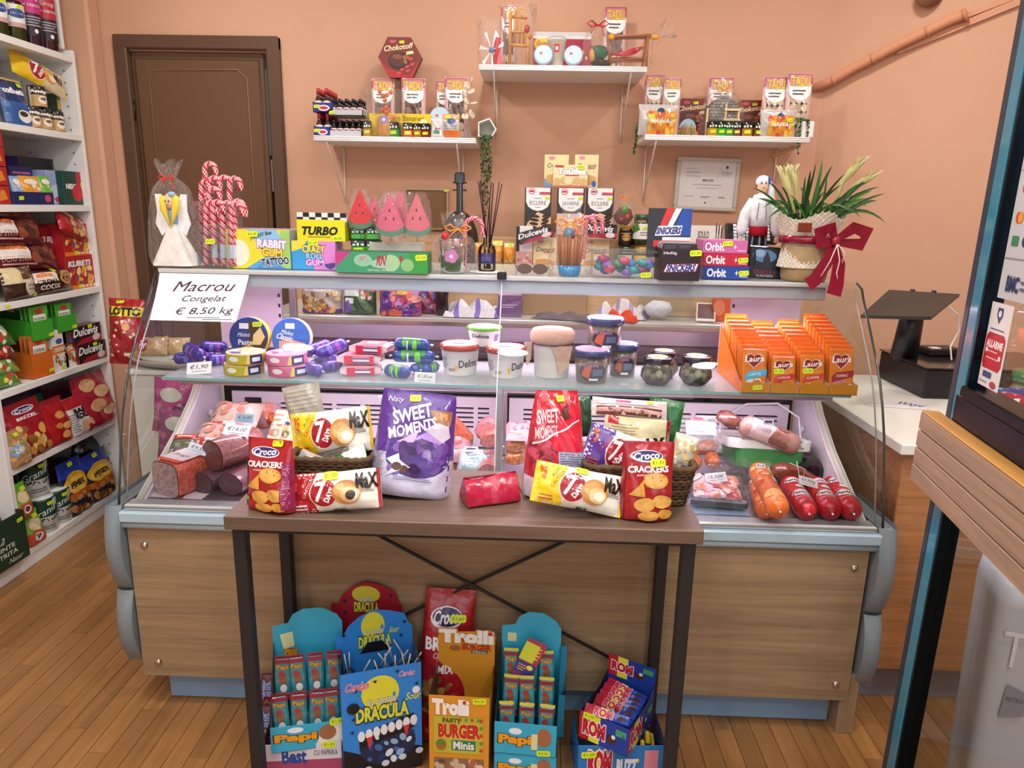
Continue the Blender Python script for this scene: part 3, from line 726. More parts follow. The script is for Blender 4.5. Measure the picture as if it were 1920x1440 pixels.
def tadu(label,bb,Y,Z,dark=False):
    nuts=['#5c4636','#6e5442']if dark else['#c7b096','#b59d84','#d2bea6']
    el=[('r',.02,.02,.98,.98,'#d9a9a8'),('r',.16,.03,.84,.66,'#4a3a33')]
    for i in range(5):
        for j in range(3):el.append(('c',.27+.23*j,.1+.125*i,.12,.062,(nuts if not(dark and i<2)else['#d8c49c'])[(i+j)%(1 if dark and i<2 else len(nuts))]))
    el+=[('r',.02,.84,.98,.99,'#b05a66'),('c',.5,.72,.42,.13,'#f1efec'),('r',.08,.72,.92,.84,'#f1efec'),('r',.1,.80,.9,.96,'#c98b93'),
           ('t','TADU',.52,.87,.72,.13,'#e8c93a',{'b':.03,'o':'#8c5a1a'}),('l',.22,.66,.8,.76,2,'#4d4a4a')]
    return BAG('snack_bag',label,'snack bag',bb,Y,Z,t=.035,col='#d9a9a8',el=el,mode='stand',m='print',group='pink header bags of nut biscuits',nu=8,nv=10)
G_='wrapped'
tadu('pink nut biscuit bag on left wall shelf, behind the clear bag with orange berries',(697,740,147),3.38,ZL,True)
tadu('pink bag with dark and pale biscuits on left wall shelf, under the hexagonal box',(753,798,147),3.36,ZL,True)
tadu('pink bag of dark biscuits partly hidden by its neighbour, right part of left wall shelf',(818,850,150),3.40,ZL,True)
tadu('pink biscuit bag beside the shell ornament on left wall shelf',(834,877,145),3.35,ZL,True)
tadu('leftmost pink nut bag on the right wall shelf',(1209,1246,139),3.38,ZR)
tadu('second pink nut bag from the left on the right wall shelf',(1243,1277,145),3.36,ZR)
tadu('pink nut bag behind the stone house gift, middle of right wall shelf',(1328,1375,145),3.42,ZR)
tadu('pink nut bag second from the right end of the right wall shelf',(1431,1476,144),3.36,ZR)
tadu('pink nut bag nearest the corner on the right wall shelf',(1475,1523,137),3.34,ZR)
tadu('pink bag mostly hidden behind the wooden chair gift on top wall shelf',(940,968,10),3.44,ZT,True)
tadu('pink bag behind the red-ribboned gift on top wall shelf',(1133,1175,12),3.42,ZT,True)
# hexagonal chocolate boxes
def hexbox(label,cx,cy,hw,hh,Y,Z,txt=True):
    c_=at(cx,cy,Y=Y);w=at(cx+hw,cy,Y=Y).x-c_.x;h=c_.z-at(cx,cy+hh,Y=Y).z
    P=[(-w,0),(-w*.55,h),(w*.5,h),(w,0),(w*.55,-h),(-w*.5,-h)]
    o=thing('chocolate_box',label,'chocolate box',(c_.x,Y,c_.z),(0,0,0),'hexagonal chocolate boxes',mb=MB().prism(P,.035,'#6b2b24','card'))
    S=plane_surf((-w,0,-h),(2*w,0,0),(0,0,2*h),(0,-1,0))
    U=lambda x,y:(x/(2*w)+.5,y/(2*h)+.5)
    el=[('p',[U(*p)for p in P],'#7a2f26'),('p',[(.01,.5),(.2,.25),(.7,.05),(.95,.45),(.78,.01),(.25,.01)],'#b0242a'),('c',.47,.42,.24,.22,'#33201c'),('c',.45,.45,.2,.17,'#54302a'),('c',.44,.52,.11,.06,'#8a4c2e'),
          ('p',[(.55,.52),(.68,.6),(.72,.5),(.6,.42)],'#9c5c34'),('p',[(.56,.40),(.66,.44),(.66,.33)],'#a8663c')]
    el+=[('c',x,y,.055,.03,'#d8434a',20)for x,y in((.74,.47),(.78,.34),(.66,.28),(.55,.21),(.47,.12),(.68,.18))]
    el+=[('t','Chokotoff',.47,.755,.66,.13,'#f3e3b8',{'s':.25,'b':.02,'r':7}),('p',[(.64,.57),(.82,.6),(.8,.67),(.66,.65)],'#e9d9ae'),('c',.34,.89,.08,.045,'#c84a6a')]
    part('front_print',decal(S,2*w,2*h,el),o);price(o,S,2*w,2*h,.55,.88,'€3,90',tw=.022);return o
hexbox('hexagonal red and brown chocolate box propped high above the left wall shelf',750,108,41,38,3.36,ZL)
hexbox('chocolate box at the left of the stone house gift, right wall shelf',1299,219,40,34,3.43,ZR);hexbox('chocolate box at the right of the stone house gift, right wall shelf',1409,221,40,33,3.44,ZR)
BX('cardboard_riser','narrow brown carton holding up the hexagonal chocolate box','carton',(741,755,148),3.37,ZL,.03,'#6f4f38',m='matte')
# small bottles with red caps in blue trays and dark flavour bottles in grey trays
def bottle_at(o0,label,x,y,z,r,h,body,cap,lab,grp):
    o=thing('flavour_bottle',label,'bottle',(x,y,z),(0,0,0),grp)
    part('glass_body',MB().lathe([(r,0),(r,h*.5),(r*.5,h*.68),(r*.42,h*.8)],10,body,'gloss'),o)
    part('cap',MB().lathe([(r*.55,h*.76),(r*.55,h),(0,h)],10,cap,'plastic'),o)
    part('paper_label',decal(cyl_surf(r,r,h*.1,h*.46,-80,80),r*2.6,h*.36,[('r',0,0,1,1,lab),('c',.5,.6,.3,.2,'#b32a3c')],thr=.006),o)
    return o
BLUE='#20308c';ORD=['first','second','third','fourth','fifth']
for k,(z,xs)in enumerate(((ZL,2),(ZL+.098,2))):
    p=at(588,246,Y=3.23);w=.07 if k==0 else .085
    o=thing('bottle_tray',['lower','upper'][k]+' blue tray of red-capped bottles, left end of left wall shelf','tray',(p.x+w/2,3.235,z),(0,0,0),'blue trays of vanilla bottles')
    part('tray_wall',MB().box((-w/2,0,0),(w/2,.002,.038),BLUE,'card').box((-w/2,0,0),(w/2,.2,.002),BLUE,'card').box((w/2-.002,0,0),(w/2,.2,.042),'#3a3a78','card').box((-w/2,0,0),(-w/2+.002,.2,.042),BLUE,'card'),o)
    part('front_print',decal(front_surf(w,.038),w,.038,[('c',.55,.45,.3,.32,'#f1e6ea'),('c',.55,.45,.22,.18,'#c0303c')]),o);price(o,front_surf(w,.038,-.001),w,.038,.2,.6,'€0,90',tw=.026)
    for j in range(5):
        for i in range(2):bottle_at(None,'red-capped bottle in the %s blue tray, %s column, %s row from the front'%(['lower','upper'][k],['left','right'][i],ORD[j]),p.x+.02+i*.036,3.255+j*.037,z+.003,.0145,.095,'#3a1c14','#b3262e','#e9e4dc','red-capped bottles in the %s blue tray'%['lower','upper'][k])
for k,(xl,xr,z)in enumerate(((617,678,ZL),(616,681,ZL+.085))):
    a_,c_=at(xl,235,Y=3.235),at(xr,235,Y=3.235);w=c_.x-a_.x
    o=thing('bottle_tray',['lower','upper'][k]+' grey tray of dark flavour bottles on left wall shelf','tray',((a_.x+c_.x)/2,3.235,z),(0,0,0),'grey trays of dark flavour bottles',mb=MB().box((-w/2,0,0),(w/2,.003,.024),'#b9bcc2','plastic').box((-w/2,0,0),(w/2,.13,.003),'#a5a8ae','plastic').box((-w/2,0,0),(-w/2+.003,.13,.024),'#b9bcc2','plastic').box((w/2-.003,0,0),(w/2,.13,.024),'#b9bcc2','plastic'))
    if k:price(o,front_surf(w,.024,-.0005),w,.024,.12,.55,'€0,90',tw=.024)
    for j in range(3):
        for i in range(5):bottle_at(None,'black-capped flavour bottle, %s grey tray, %s from the left, %s row'%(['lower','upper'][k],ORD[i],ORD[j]),a_.x+.017+i*(w-.03)/4.05,3.252+j*.038,z+.004,.0125,.066,'#24140f','#15161a','#d9d4d2','dark flavour bottles in the %s grey tray'%['lower','upper'][k])
# jelly cubes
GJ='clear cubes of jelly with dotted black lids'
for i,(lb,bb,Y,Z,c,s)in enumerate([
    ('amber jelly cube beside the dark flavour bottles on left wall shelf',(680,695,226),3.225,ZL,'#a8781c','€1,90'),('green jelly cube on left wall shelf, before the yellow banana box',(729,748,228),3.222,ZL,'#1f8a2e','€1,90'),
    ('orange-red jelly cube just right of the green one, left wall shelf',(754,773,230),3.222,ZL,'#b4481c','€1,90'),('amber jelly cube left of the dark red one, left wall shelf',(775,790,231),3.222,ZL,'#a86a20','€1,90'),('dark red jelly cube at the right end of the banana box, left wall shelf',(790,806,231),3.225,ZL,'#7c1c1c','€1,90'),
    ('yellow jelly cube, leftmost of the row below the stone house gift',(1328,1345,226),3.222,ZR,'#b8861e','€1,90'),('bright green jelly cube, second of the row on right wall shelf',(1344,1361,226),3.224,ZR,'#24a038','€1,90'),('dull green jelly cube, third of the row on right wall shelf',(1360,1376,227),3.222,ZR,'#3f7c2c','€1,90'),
    ('purple-red jelly cube, fourth of the row on right wall shelf',(1375,1390,227),3.224,ZR,'#6a2434','€1,90'),('golden jelly cube just right of the purple-red one, right wall shelf',(1392,1411,227),3.222,ZR,'#a8761e','€1,90'),('brown jelly cube beside the right gummy bag, right wall shelf',(1414,1432,228),3.222,ZR,'#6f4420','€1,90')]):
    jelly_cube(i,lb,bb,Y,Z,c,group=GJ,s=s)
BX('banana_box','yellow box of chocolate bananas on the left wall shelf','sweets box',(692,808,213),3.27,ZL,.04,'#edc81c',[('t','Choco Bananen',.56,.82,.66,.22,'#5a3a1c',{}),('c',.88,.5,.07,.3,'#f6f0c0'),('c',.9,.28,.05,.14,'#6a9a3a'),('r',0,.0,1,.12,'#c89c14')])
# gift wrapped things
def wrapped(label,bb,Y,Z,d=.07,neck=.8,seed=1,ribbon=None,top=.5,nr=.16,name='wrapped_gift',cat='gift',grp=None,bow=.03):
    x,y,z,w,h=where(bb,Y,Z);o=thing(name,label,cat,(x,y+d/2,z),(0,0,0),grp)
    part('cellophane',cello_mb(w,d,h,neck,seed,top,nr=nr),o)
    if ribbon:part('ribbon',bow_mb(ribbon,bow,Matrix.Translation((0,-d*nr*.4,h*neck)),seed=seed),o)
    return o,w,d,h
o,w,d,h=wrapped('clear gift bag with orange berries, autumn leaves and a candle jar, left wall shelf',(681,755,165),3.21,ZL,.08,.97,3,top=.95,nr=.9)
b=MB();rr=jit(5)
for k in range(9):b.ell((rr.uniform(-.02,.03),-.01+rr.uniform(-.012,.012),h*.62+rr.uniform(-.02,.07)),.0095,.0095,.0095,'#e2632a','gloss',8,6)
part('orange_berries',b,o,kind='stuff');b=MB()
for k in range(5):a_=k*1.25;b.add([(0,-.015,h*.5),(.045*math.cos(a_),-.022,h*.5+.03*math.sin(a_)-.02),(.055*math.cos(a_+.3),-.02,h*.5+.04*math.sin(a_+.3)-.02)],[[0,1,2]],['#d98a3a','#c9a04a','#a8783a','#e29a3c','#b0722c'][k],'matte')
part('dried_leaf',b,o);part('candle_jar',MB().lathe([(.034,.004),(.037,.02),(.037,.07),(.03,.085),(0,.085)],16,'#c98c48','gloss'),o)
part('flower_sticker',decal(cyl_surf(.0375,.0375,.05,.09,-50,50),.06,.04,[('c',.5,.5,.32,.42,'#9d86c4'),('c',.5,.5,.12,.16,'#f0e6f6')]),o)
BAG('snack_bag','small clear bag of orange sweets with a yellow sticker beside the shell ornament','snack bag',(829,862,214),3.225,ZL,.03,'#d8a070',[('r',.02,.02,.98,.32,'#d9702a'),('r',.02,.32,.98,.75,'#c7c4c0'),('l',.1,.35,.9,.68,5,'#55585c'),('c',.55,.7,.25,.1,'#3b5aa0')],pr=(.35,.85,'€1,20',.024))
BAG('snack_bag','small clear bag with a white picture card below the pale blue disc, left wall shelf','snack bag',(808,832,222),3.222,ZL,.025,'#c8c6c4',[('r',.15,.1,.85,.5,'#eceae6'),('r',.25,.2,.7,.4,'#4aa08a'),('r',.3,.42,.8,.5,'#c84a5a')])
def disc(label,cx,cy,rx,Y,Z,c='#a9c2d6',name='round_pack',cat='round pack',el=None,grp=None,t=.02):
    p=at(cx,cy,Y=Y);r=at(cx+rx,cy,Y=Y).x-p.x;M_=Matrix.Rotation(math.radians(90),4,'X')
    o=thing(name,label,cat,(p.x,Y,Z+r),(-6,0,0),grp,mb=MB().lathe([(r*.94,0),(r,.003),(r,t*.6),(r*.94,t)],24,c,'gloss',M_))
    part('front_print',decal(plane_surf((-r,-t,-r),(2*r,0,0),(0,0,2*r),(0,-1,0)),2*r,2*r,el or[('c',.5,.5,.44,.44,'#b9d0e2'),('r',.3,.5,.44,.62,'#c8564e'),('p',[(.55,.3),(.7,.36),(.62,.6)],'#dce8f0'),('p',[(.2,.3),(.32,.22),(.36,.4)],'#dce8f0')]),o)
    return o,r
disc('pale blue disc pack standing upright on the left wall shelf',825,210,19,3.30,ZL+.045)
# shell tower
x,y,z,w,h=where((858,896,150),3.24,ZL);o=thing('shell_ornament','tower of pale shells on a plastic foot at right end of left wall shelf','ornament',(x,3.27,z))
part('foot',MB().lathe([(.036,0),(.036,.008),(.012,.02),(.01,.06)],14,'#d8cfc2','clear_plastic'),o)
for k,(dx,dz,r,tl)in enumerate([(-.01,.09,.02,50),(.015,.1,.022,70),(-.016,.125,.02,80),(.024,.15,.019,20),(0,.155,.02,60),(-.016,.18,.021,85),(.014,.19,.02,40),(-.004,.215,.018,75),(.012,.235,.016,60)]):
    part('shell',MB().lathe([(0,.001),(r*.7,0),(r,.004),(r*.72,.007),(r*.4,.004),(0,.006)],14,'#d7c5ab','gloss',Matrix.Translation((dx,-.02,dz))@Matrix.Rotation(math.radians(tl),4,'X')@Matrix.Rotation(k,4,'Y')),o)
# wall planters with trailing plants
def trailing(name,label,pts,leaves,seed,pot=None,r=.006,wleaf=.008,c='#2f4a2a'):
    rr=jit(seed);o=thing(name,label,'potted plant',pts[0][0],(0,0,0));L=Vector(pts[0][0])
    if pot:q=part('pot',pot,o);q.location=-L
    b=MB();f=MB()
    for P in pts:
        b.tube(P,.0012,'#4a5a34','leaf',5)
        n=len(P)-1
        for k in range(leaves):
            t=rr.random()**.9*n*.999;i=int(t);p=Vector(P[i]).lerp(Vector(P[i+1]),t-i);a=rr.random()*6.28;q=1.1-.45*t/n
            f.ell((p.x+math.cos(a)*wleaf*q,p.y+math.sin(a)*wleaf*q,p.z),.0036,.0036,.0055,[c,'#3d5c34','#26401f','#5b7a4e'][k%4],'leaf',5,4)
    q=part('stem',b,o);q.location=-L;q=part('leaves',f,o,kind='stuff');q.location=-L
    return o
c_=at(913,244,Y=3.33);r=.045
pent=[(c_.x+r*math.sin(math.radians(18+72*k)),c_.z+r*math.cos(math.radians(18+72*k))*1.1)for k in range(5)]
pot=MB();n=5;out=[(x,3.29,z)for x,z in pent];bk=[(x-.01,3.42,z)for x,z in pent];inn=[(c_.x+(x-c_.x)*.86,3.29,c_.z+(z-c_.z)*.86)for x,z in pent];ib=[(x,3.40,z)for x,_,z in inn]
pot.add(out+bk+inn+ib,[[i,(i+1)%5,5+(i+1)%5,5+i]for i in range(5)]+[[i,(i+1)%5,10+(i+1)%5,10+i]for i in range(5)]+[[10+i,10+(i+1)%5,15+(i+1)%5,15+i]for i in range(5)]+[[5,6,7,8,9],[15,16,17,18,19]],'#e9e6df','plastic');pot.fixn=True
vines=[]
for k in range(5):
    x0=c_.x-.018+k*.009;vines.append([(x0,3.30,c_.z-.025),(x0-.002,3.275,c_.z-.04),(x0+.002,3.27,c_.z-.15),(x0-.001,3.27,c_.z-(.28,.4,.45,.34,.22)[k])])
trailing('hanging_plant','string-like green plant trailing from a white five-sided wall planter',vines,62,3,pot)
p=at(1192,232,Y=3.3);trailing('hanging_plant','short trailing green plant over the left end of the right wall shelf',[[(p.x+.01,3.3,p.z),(p.x+.002,3.27,p.z-.05),(p.x-.006,3.27,p.z-.13)],[(p.x+.014,3.3,p.z),(p.x+.0,3.26,p.z-.03),(p.x-.002,3.26,p.z-.09)]],40,5,MB().lathe([(.02,ZR+.001),(.028,ZR+.05),(.026,ZR+.05),(.018,ZR+.005)],14,'#e9e6df','plastic',Matrix.Translation((p.x+.035,3.3,0))),wleaf=.006)
p=at(1512,228,Y=3.27);trailing('potted_plant','small trailing plant in a white square pot at the right end of right wall shelf',[[(p.x-.01,3.27,p.z+.005),(p.x-.035,3.245,p.z-.0),(p.x-.04,3.225,p.z-.06),(p.x-.05,3.19,p.z-.14)],[(p.x,3.27,p.z+.005),(p.x-.005,3.235,p.z),(p.x-.004,3.232,p.z-.07)],[(p.x-.02,3.27,p.z+.01),(p.x-.045,3.25,p.z+.01),(p.x-.055,3.24,p.z-.03)]],34,7,MB().box((p.x-.025,3.245,ZR+.001),(p.x+.028,3.30,p.z-.001),'#ece9e2','plastic',bv=.004),wleaf=.006)
x,y,z,w,h=where((1262,1322,219),3.25,ZR);o=thing('straw_ornament','small straw stable ornament with a blue arch on the right wall shelf','ornament',(x,3.28,ZR));b=MB();rr=jit(9)
for k in range(90):a_=rr.uniform(-.9,.9);r0=rr.uniform(.3,1);b.tube([(a_*w*.42,rr.uniform(-.02,.01),.002),(a_*w*.42*(1-r0*.55),rr.uniform(-.025,.005),h*.72*r0)],.0013,['#c9ac6c','#b8965a','#dcc48a'][k%3],'matte',4,caps=False)
part('straw',b,o,kind='stuff');part('blue_arch',MB().prism([(w*.26*math.cos(t),h*.45+h*.5*math.sin(t))for t in[i*math.pi/10 for i in range(11)]],.004,'#8fb2cf','card'),o);part('base',MB().box((-w*.48,-.03,0),(w*.48,.02,.004),'#7a5a38','wood_x'),o)
# stone house gift
o,w,d,h=wrapped('wrapped little grey stone house and wooden ladder, tied in orange, right wall shelf',(1318,1405,152),3.27,ZR,.09,.86,8,'#f08c28',.35,.2,bow=.035)
hs=part('stone_house',MB().prism([(-w*.36,.004),(w*.34,.004),(w*.34,h*.55),(w*.2,h*.68),(0,h*.73),(-w*.2,h*.68),(-w*.36,h*.55)],.05,'#5f5a55','matte'),o);hs.location=(0,-.03,0)
b=MB();rr=jit(2)
for i in range(13):
    zz=.01+i*.0125;hw=w*.34 if zz<h*.52 else w*.34*max(.25,1-(zz-h*.52)/(h*.28));x=-hw-(i%2)*.008
    while x<hw-.006:
        b.box((max(x,-hw),-.0335,zz),(min(x+.0155,hw),-.029,zz+.0105),['#8f8a84','#7b7670','#a09a92','#857d74'][rr.randrange(4)],'matte');x+=.017
part('stones',b,o,kind='stuff');b=MB()
for xx in(-w*.38,w*.02,w*.3):part('ladder_rail',MB().box((xx,-.042,.004),(xx+.008,-.034,h*(.52 if xx!=w*.02 else .6)),'#d9b989','wood_z'),o)
for zz in(.3,.48):part('ladder_rung',MB().box((w*.0,-.045,h*zz),(w*.36,-.037,h*zz+.009),'#dcc094','wood_x'),o)
for lb,bb,sd in(('clear bag of orange and yellow gummies at the left end of right wall shelf',(1197,1272,196),1),('clear bag of orange gummies near the right end of right wall shelf',(1424,1492,206),2)):
    BAG('gummy_bag',lb,'sweets bag',bb,3.225,ZR,.04,'#b9b4ae',[('r',.22,.04,.95,.78,'#e0902c'),('k',.25,.06,.92,.7,26,.07,['#e8b83a','#d8682a','#f0d050','#c8442a']),('c',.55,.74,.1,.14,'#28406a'),('t','HAWAII',.58,.45,.55,.16,'#f4ecd8',{'b':.02,'s':.2,'o':'#4a3a20'})],seed=sd+40,pr=(.3 if sd==1 else .8,.6,'€2,20',.026),group='gummy bags on the right wall shelf')
b=MB();p,q=at(1446,294,Y=3.35),at(1500,272,Y=3.26);b.tube([p,q],.009,'#c8986a','wood_x',10);thing('wooden_roll','tan wooden roll tied under the right end of right wall shelf','wooden stick',mb=b)
b=MB();c_=at(1487,276,Y=3.27);[b.tube([(c_.x-.012+k*.006,3.262,ZR-.03),(c_.x-.01+k*.006,3.255,c_.z-.02)],.0012,'#b89a70','matte',4)for k in range(4)]
# top shelf
o,w,d,h=wrapped('clear gift bag with pale paper windmill and red stick, left on top wall shelf',(896,948,30),3.215,ZT,.07,.97,12,top=1.0,nr=.95)
for k in range(7):
    a_=k*.9+.3;part('windmill_blade',MB().add([(0,-.012,h*.33),(.05*math.cos(a_-.1),-.014,h*.33+.075*math.sin(a_-.1)),(.054*math.cos(a_+.12),-.010,h*.33+.082*math.sin(a_+.12))],[[0,1,2]],'#dfe8f0','card'),o)
part('hub',MB().ell((0,-.015,h*.33),.012,.008,.012,'#4a78a8','gloss'),o);part('striped_tower',MB().lathe([(.018,.004),(.012,h*.6),(0,h*.7)],12,['#c8303c','#e8e0dc'],'card',Matrix.Translation((.022,0,0))),o)
b=MB();b.add([(.02,-.02,.004),(.05,-.02,.004),(.035,-.018,.07)],[[0,1,2]],'#c01f3a','gloss');part('red_ribbon',b,o)
o,w,d,h=wrapped('clear gift with a little wooden chair frame and yellow bow, top wall shelf',(944,1006,4),3.23,ZT,.08,.93,15,top=.9,nr=.85)
WC='#c8863c'
for a_,c_,rr_ in(((-.04,-.02,.004),(-.04,-.02,h*.85),.007),((.035,-.02,.004),(.035,-.02,h*.55),.007),((-.04,.02,.1),(-.04,.02,h*.9),.006),((-.045,-.022,h*.35),(.04,-.022,h*.33),.007),((-.04,-.022,h*.55),(.02,-.022,h*.55),.005),((-.02,-.018,h*.36),(-.02,-.018,h*.8),.005),((0,-.018,h*.36),(0,-.018,h*.8),.005),((.018,-.018,h*.36),(.018,-.018,h*.78),.005),((-.04,-.02,h*.8),(.03,-.02,h*.78),.006)):
    part('wooden_stick',MB().tube([a_,c_],rr_,WC,'wood_z',8),o)
part('yellow_bow',bow_mb('#e8a828',.035,Matrix.Translation((-.01,-.02,h*.88)),seed=4),o);part('red_berries',MB().ell((.03,-.025,h*.6),.012,.01,.016,'#a8262e','gloss').ell((.04,-.02,h*.48),.01,.01,.012,'#c8702a','gloss'),o)
BX('flat_sweets_box','flat crimson box with silver top edge at the back of the top wall shelf','sweets box',(1000,1108,60),3.42,ZT,.03,'#a01c3c',[('r',0,.9,1,1,'#c9c6c8'),('c',.16,.72,.15,.16,'#e8c22a'),('t','Gogo',.16,.72,.2,.14,'#a01c3c',{'s':.2,'b':.02}),('r',0,.84,1,.9,'#e8dcd4'),('k',.6,.3,.95,.6,8,.04,['#d8b890','#7a4a2a'])])
disc('pale blue lid standing on the top wall shelf, left of the white cup',1019,102,18,3.23,ZT,grp='pale blue lids on the top shelf');disc('pale blue lid standing on the top wall shelf, right of the white cup',1075,103,18,3.23,ZT,grp='pale blue lids on the top shelf')
x,y,z,w,h=where((1026,1062,72),3.25,ZT);o=thing('plastic_cup','frosted plastic cup with a red label between the two blue lids, top wall shelf','cup',(x,3.27,ZT))
part('cup_body',MB().lathe([(w*.32,0),(w*.47,h*.94),(w*.5,h*.95),(w*.5,h)],20,'#e6dccb','plastic'),o);part('clear_lid',MB().lathe([(w*.52,h),(w*.5,h+.006),(w*.1,h+.012),(0,h+.012)],20,'#fff','clear_plastic'),o)
part('red_label',decal(cyl_surf(w*.41,w*.46,h*.5,h*.78,-22,22),w*.4,h*.28,[('r',.1,0,.9,1,'#cc3c3c'),('r',.3,.3,.7,.7,'#f0e8e0')],eps=.001),o)
o,w,d,h=wrapped('clear gift bag with green leaves, biscuits and a thin red ribbon, top wall shelf',(1094,1150,30),3.22,ZT,.08,.86,18,'#c01f2a',.35,.2,bow=.045)
part('green_leaf',MB().ell((.012,-.01,.06),.035,.015,.028,'#1f5a38','leaf',noise=.2),o);part('biscuit',MB().ell((-.018,-.012,.05),.014,.01,.026,'#c8924a','food'),o);part('dark_base',MB().ell((.02,0,.02),.04,.025,.016,'#3a2a26','matte',noise=.2),o)
x,y,z,w,h=where((1138,1224,62),3.25,ZT);o=thing('stick_frame_gift','clear wrapped frame of tied brown sticks with orange ends, right end of top wall shelf','gift',(x,3.27,ZT))
for a_,c_ in(((-w*.46,0,h*.93),(w*.46,0,h*.98)),((-w*.46,.01,h*.88),(w*.46,.01,h*.93)),((-w*.42,0,.004),(-w*.42,0,h*.9)),((w*.40,0,.004),(w*.40,0,h*.95)),((w*.32,.01,.004),(w*.36,.01,h*.9)),((-w*.4,0,h*.3),(w*.36,0,h*.32)),((-w*.4,.008,h*.22),(w*.36,.008,h*.26))):part('tied_stick',MB().tube([a_,c_],.0055,'#a9602a','wood_x',8),o)
part('orange_tip',MB().ell((-w*.4,-.008,h*.9),.014,.01,.012,'#f0a020','matte',noise=.3).ell((w*.56,-.004,h*.92),.016,.01,.01,'#f0a020','matte',noise=.3),o);part('red_twist',MB().tube([(-w*.4,-.01,h*.42),(-w*.1,-.02,h*.4),(w*.1,-.02,h*.5),(w*.3,-.01,h*.62)],[.004,.012,.013,.005],'#b8283a','gloss',8),o)
q=part('cellophane',cello_mb(w*1.02,.06,h*1.02,.99,22,1.0,nr=.98),o);q=part('cellophane_tail',cello_mb(.05,.03,.09,.3,23,1.6),o);q.location=(w*.52,0,h*.85);q.rotation_euler=(0,math.radians(55),0)
# ================================================================== ON THE WALL AND THE BACK COUNTER
cn=thing('back_counter','long pale back counter behind the display case','counter',(-.05,3.2,0));CN=Vector(cn.location)
for n_,b in(('cabinet',MB().box((-1.12,2.98,0),(1.0,3.495,1.02),'#cfc7bb','plastic',bv=.003)),('worktop',MB().box((-1.14,2.95,1.02),(1.02,3.497,1.045),'#d8d4d0','gloss',bv=.002))):q=part(n_,b,cn);q.location=-CN
rk=thing('stepped_rack','low stepped wooden rack on the back counter that lifts the baking mixes','rack',(0,3.3,1.046));RK=Vector(rk.location)
for n_,b in(('lower_step',MB().box((-.62,3.15,1.046),(.92,3.24,1.225),'#c9a67c','wood_x',bv=.002)),('upper_step',MB().box((-.62,3.241,1.046),(.66,3.43,1.37),'#b8946a','wood_x',bv=.002))):q=part(n_,b,rk);q.location=-RK
Z1,Z2=1.226,1.371
def oetker(y=.9,x=.22):return[('c',x,y,.13,.06,'#c0304a'),('c',x,y,.11,.045,'#f4eef0'),('r',x-.09,y-.02,x+.09,y+.02,'#c0304a')]
def eclere(label,bb,txt,sav=False):
    el=[('r',0,0,1,1,'#33302f'),('p',[(.05,1),(.05,.72),(.14,.62),(.32,.56),(.5,.54),(.68,.56),(.86,.62),(.95,.72),(.95,1)],'#f1efee'),('r',.55,.86,.95,.92,'#cc4a55'),('t',txt,.5,.70,.62,.08,'#3c3c40'),('l',.36,.78,.66,.81,1,'#777'),('l',.4,.6,.62,.63,1,'#888')]+oetker(.93,.26)
    if sav:el+=[('r',0,0,1,.5,'#d8b8ae'),('k',.05,.02,.95,.46,34,.07,['#e8d0c4','#c89a8c','#f0e0d8','#b88478']),('c',.83,.46,.1,.07,'#e8e4e0')]
    else:
        el+=[('p',[(.0,.1),(.12,.3),(.5,.52),(1,.42),(1,0),(0,0)],'#dcbb98')]
        for i in range(6):
            for j in range(2):el.append(('c',.3+.42*j+.02*i,.06+.075*i+.03*j,.17,.03,'#3a211a',-8+36*j));
    return BX('baking_mix_box',label,'baking mix box',bb,3.25,Z2,.04,'#33302f',el,group='black and white baking mix boxes',pr=(.85,.8,'€3,2',.022))
eclere('dark eclair mix box, leftmost of the three tall boxes on the rack',(984,1034,352),'ECLERE');eclere('savarin mix box with a pink picture, middle of the three tall boxes on the rack',(1045,1096,353),'SAVARINE',True);eclere('dark eclair mix box, rightmost of the three tall boxes on the rack',(1100,1151,353),'ECLERE')
def crem(label,bb,Y,Z,**k):
    return BX('custard_slice_box',label,'baking mix box',bb,Y,Z,.035,'#e9d69c',[('r',0,0,1,1,'#ead9a0'),('r',0,0,.35,.25,'#7aa0cc'),('p',[(.1,.35),(.5,.5),(.95,.3),(.9,.12),(.4,.05),(.12,.15)],'#dca868'),('p',[(.1,.38),(.5,.54),(.95,.34),(.5,.4)],'#f3e6bc'),('t','Cremsnit',.52,.67,.8,.13,'#3c3a4a',{'s':.25,'b':.01}),('r',.45,.57,.85,.6,'#c85a4a'),('c',.84,.12,.1,.1,'#2a6ac0')]+oetker(.9,.3),group='cream coloured custard slice mix boxes',**k)
crem('custard slice box left of the pair behind the toffee box',(1021,1066,290),3.30,1.592);crem('custard slice box right of the pair behind the toffee box',(1078,1122,290),3.30,1.592)
crem('custard slice box low on the rack, behind the sunglasses',(1000,1044,446),3.16,Z1);crem('custard slice box low on the rack, behind the clear box of wrapped sweets',(1090,1142,448),3.16,Z1)
BX('toffee_box','cream box of caramel sweets standing on top of the tall mix boxes','sweets box',(1037,1102,309),3.262,1.592,.02,'#ecdfae',[('t','Toffifee',.54,.71,.8,.26,'#ffffff',{'b':.05,'o':'#b88a4a','ow':.05}),('r',.35,.5,.75,.55,'#b83a3a'),('r',.05,.88,.3,.98,'#c83a2a')]+[('c',.12+.19*i,.24+.05*(i%2),.11,.17,'#d9b478')for i in range(5)]+[('c',.45,.28,.12,.18,'#efdca8'),('r',0,0,1,.08,'#d87a5a')],pr=(.8,.9,'€3,50',.03))
BX('mix_box_low','pink savarin box at the left end of the lower rack step','baking mix box',(968,999,424),3.16,Z1,.03,'#f0eeec',[('r',0,0,1,.45,'#d8a8a0'),('k',.1,.02,.9,.4,20,.09,['#eac8c0','#b87a70']),('r',0,.45,.2,1,'#2e2b2c')]+oetker(.85,.6))
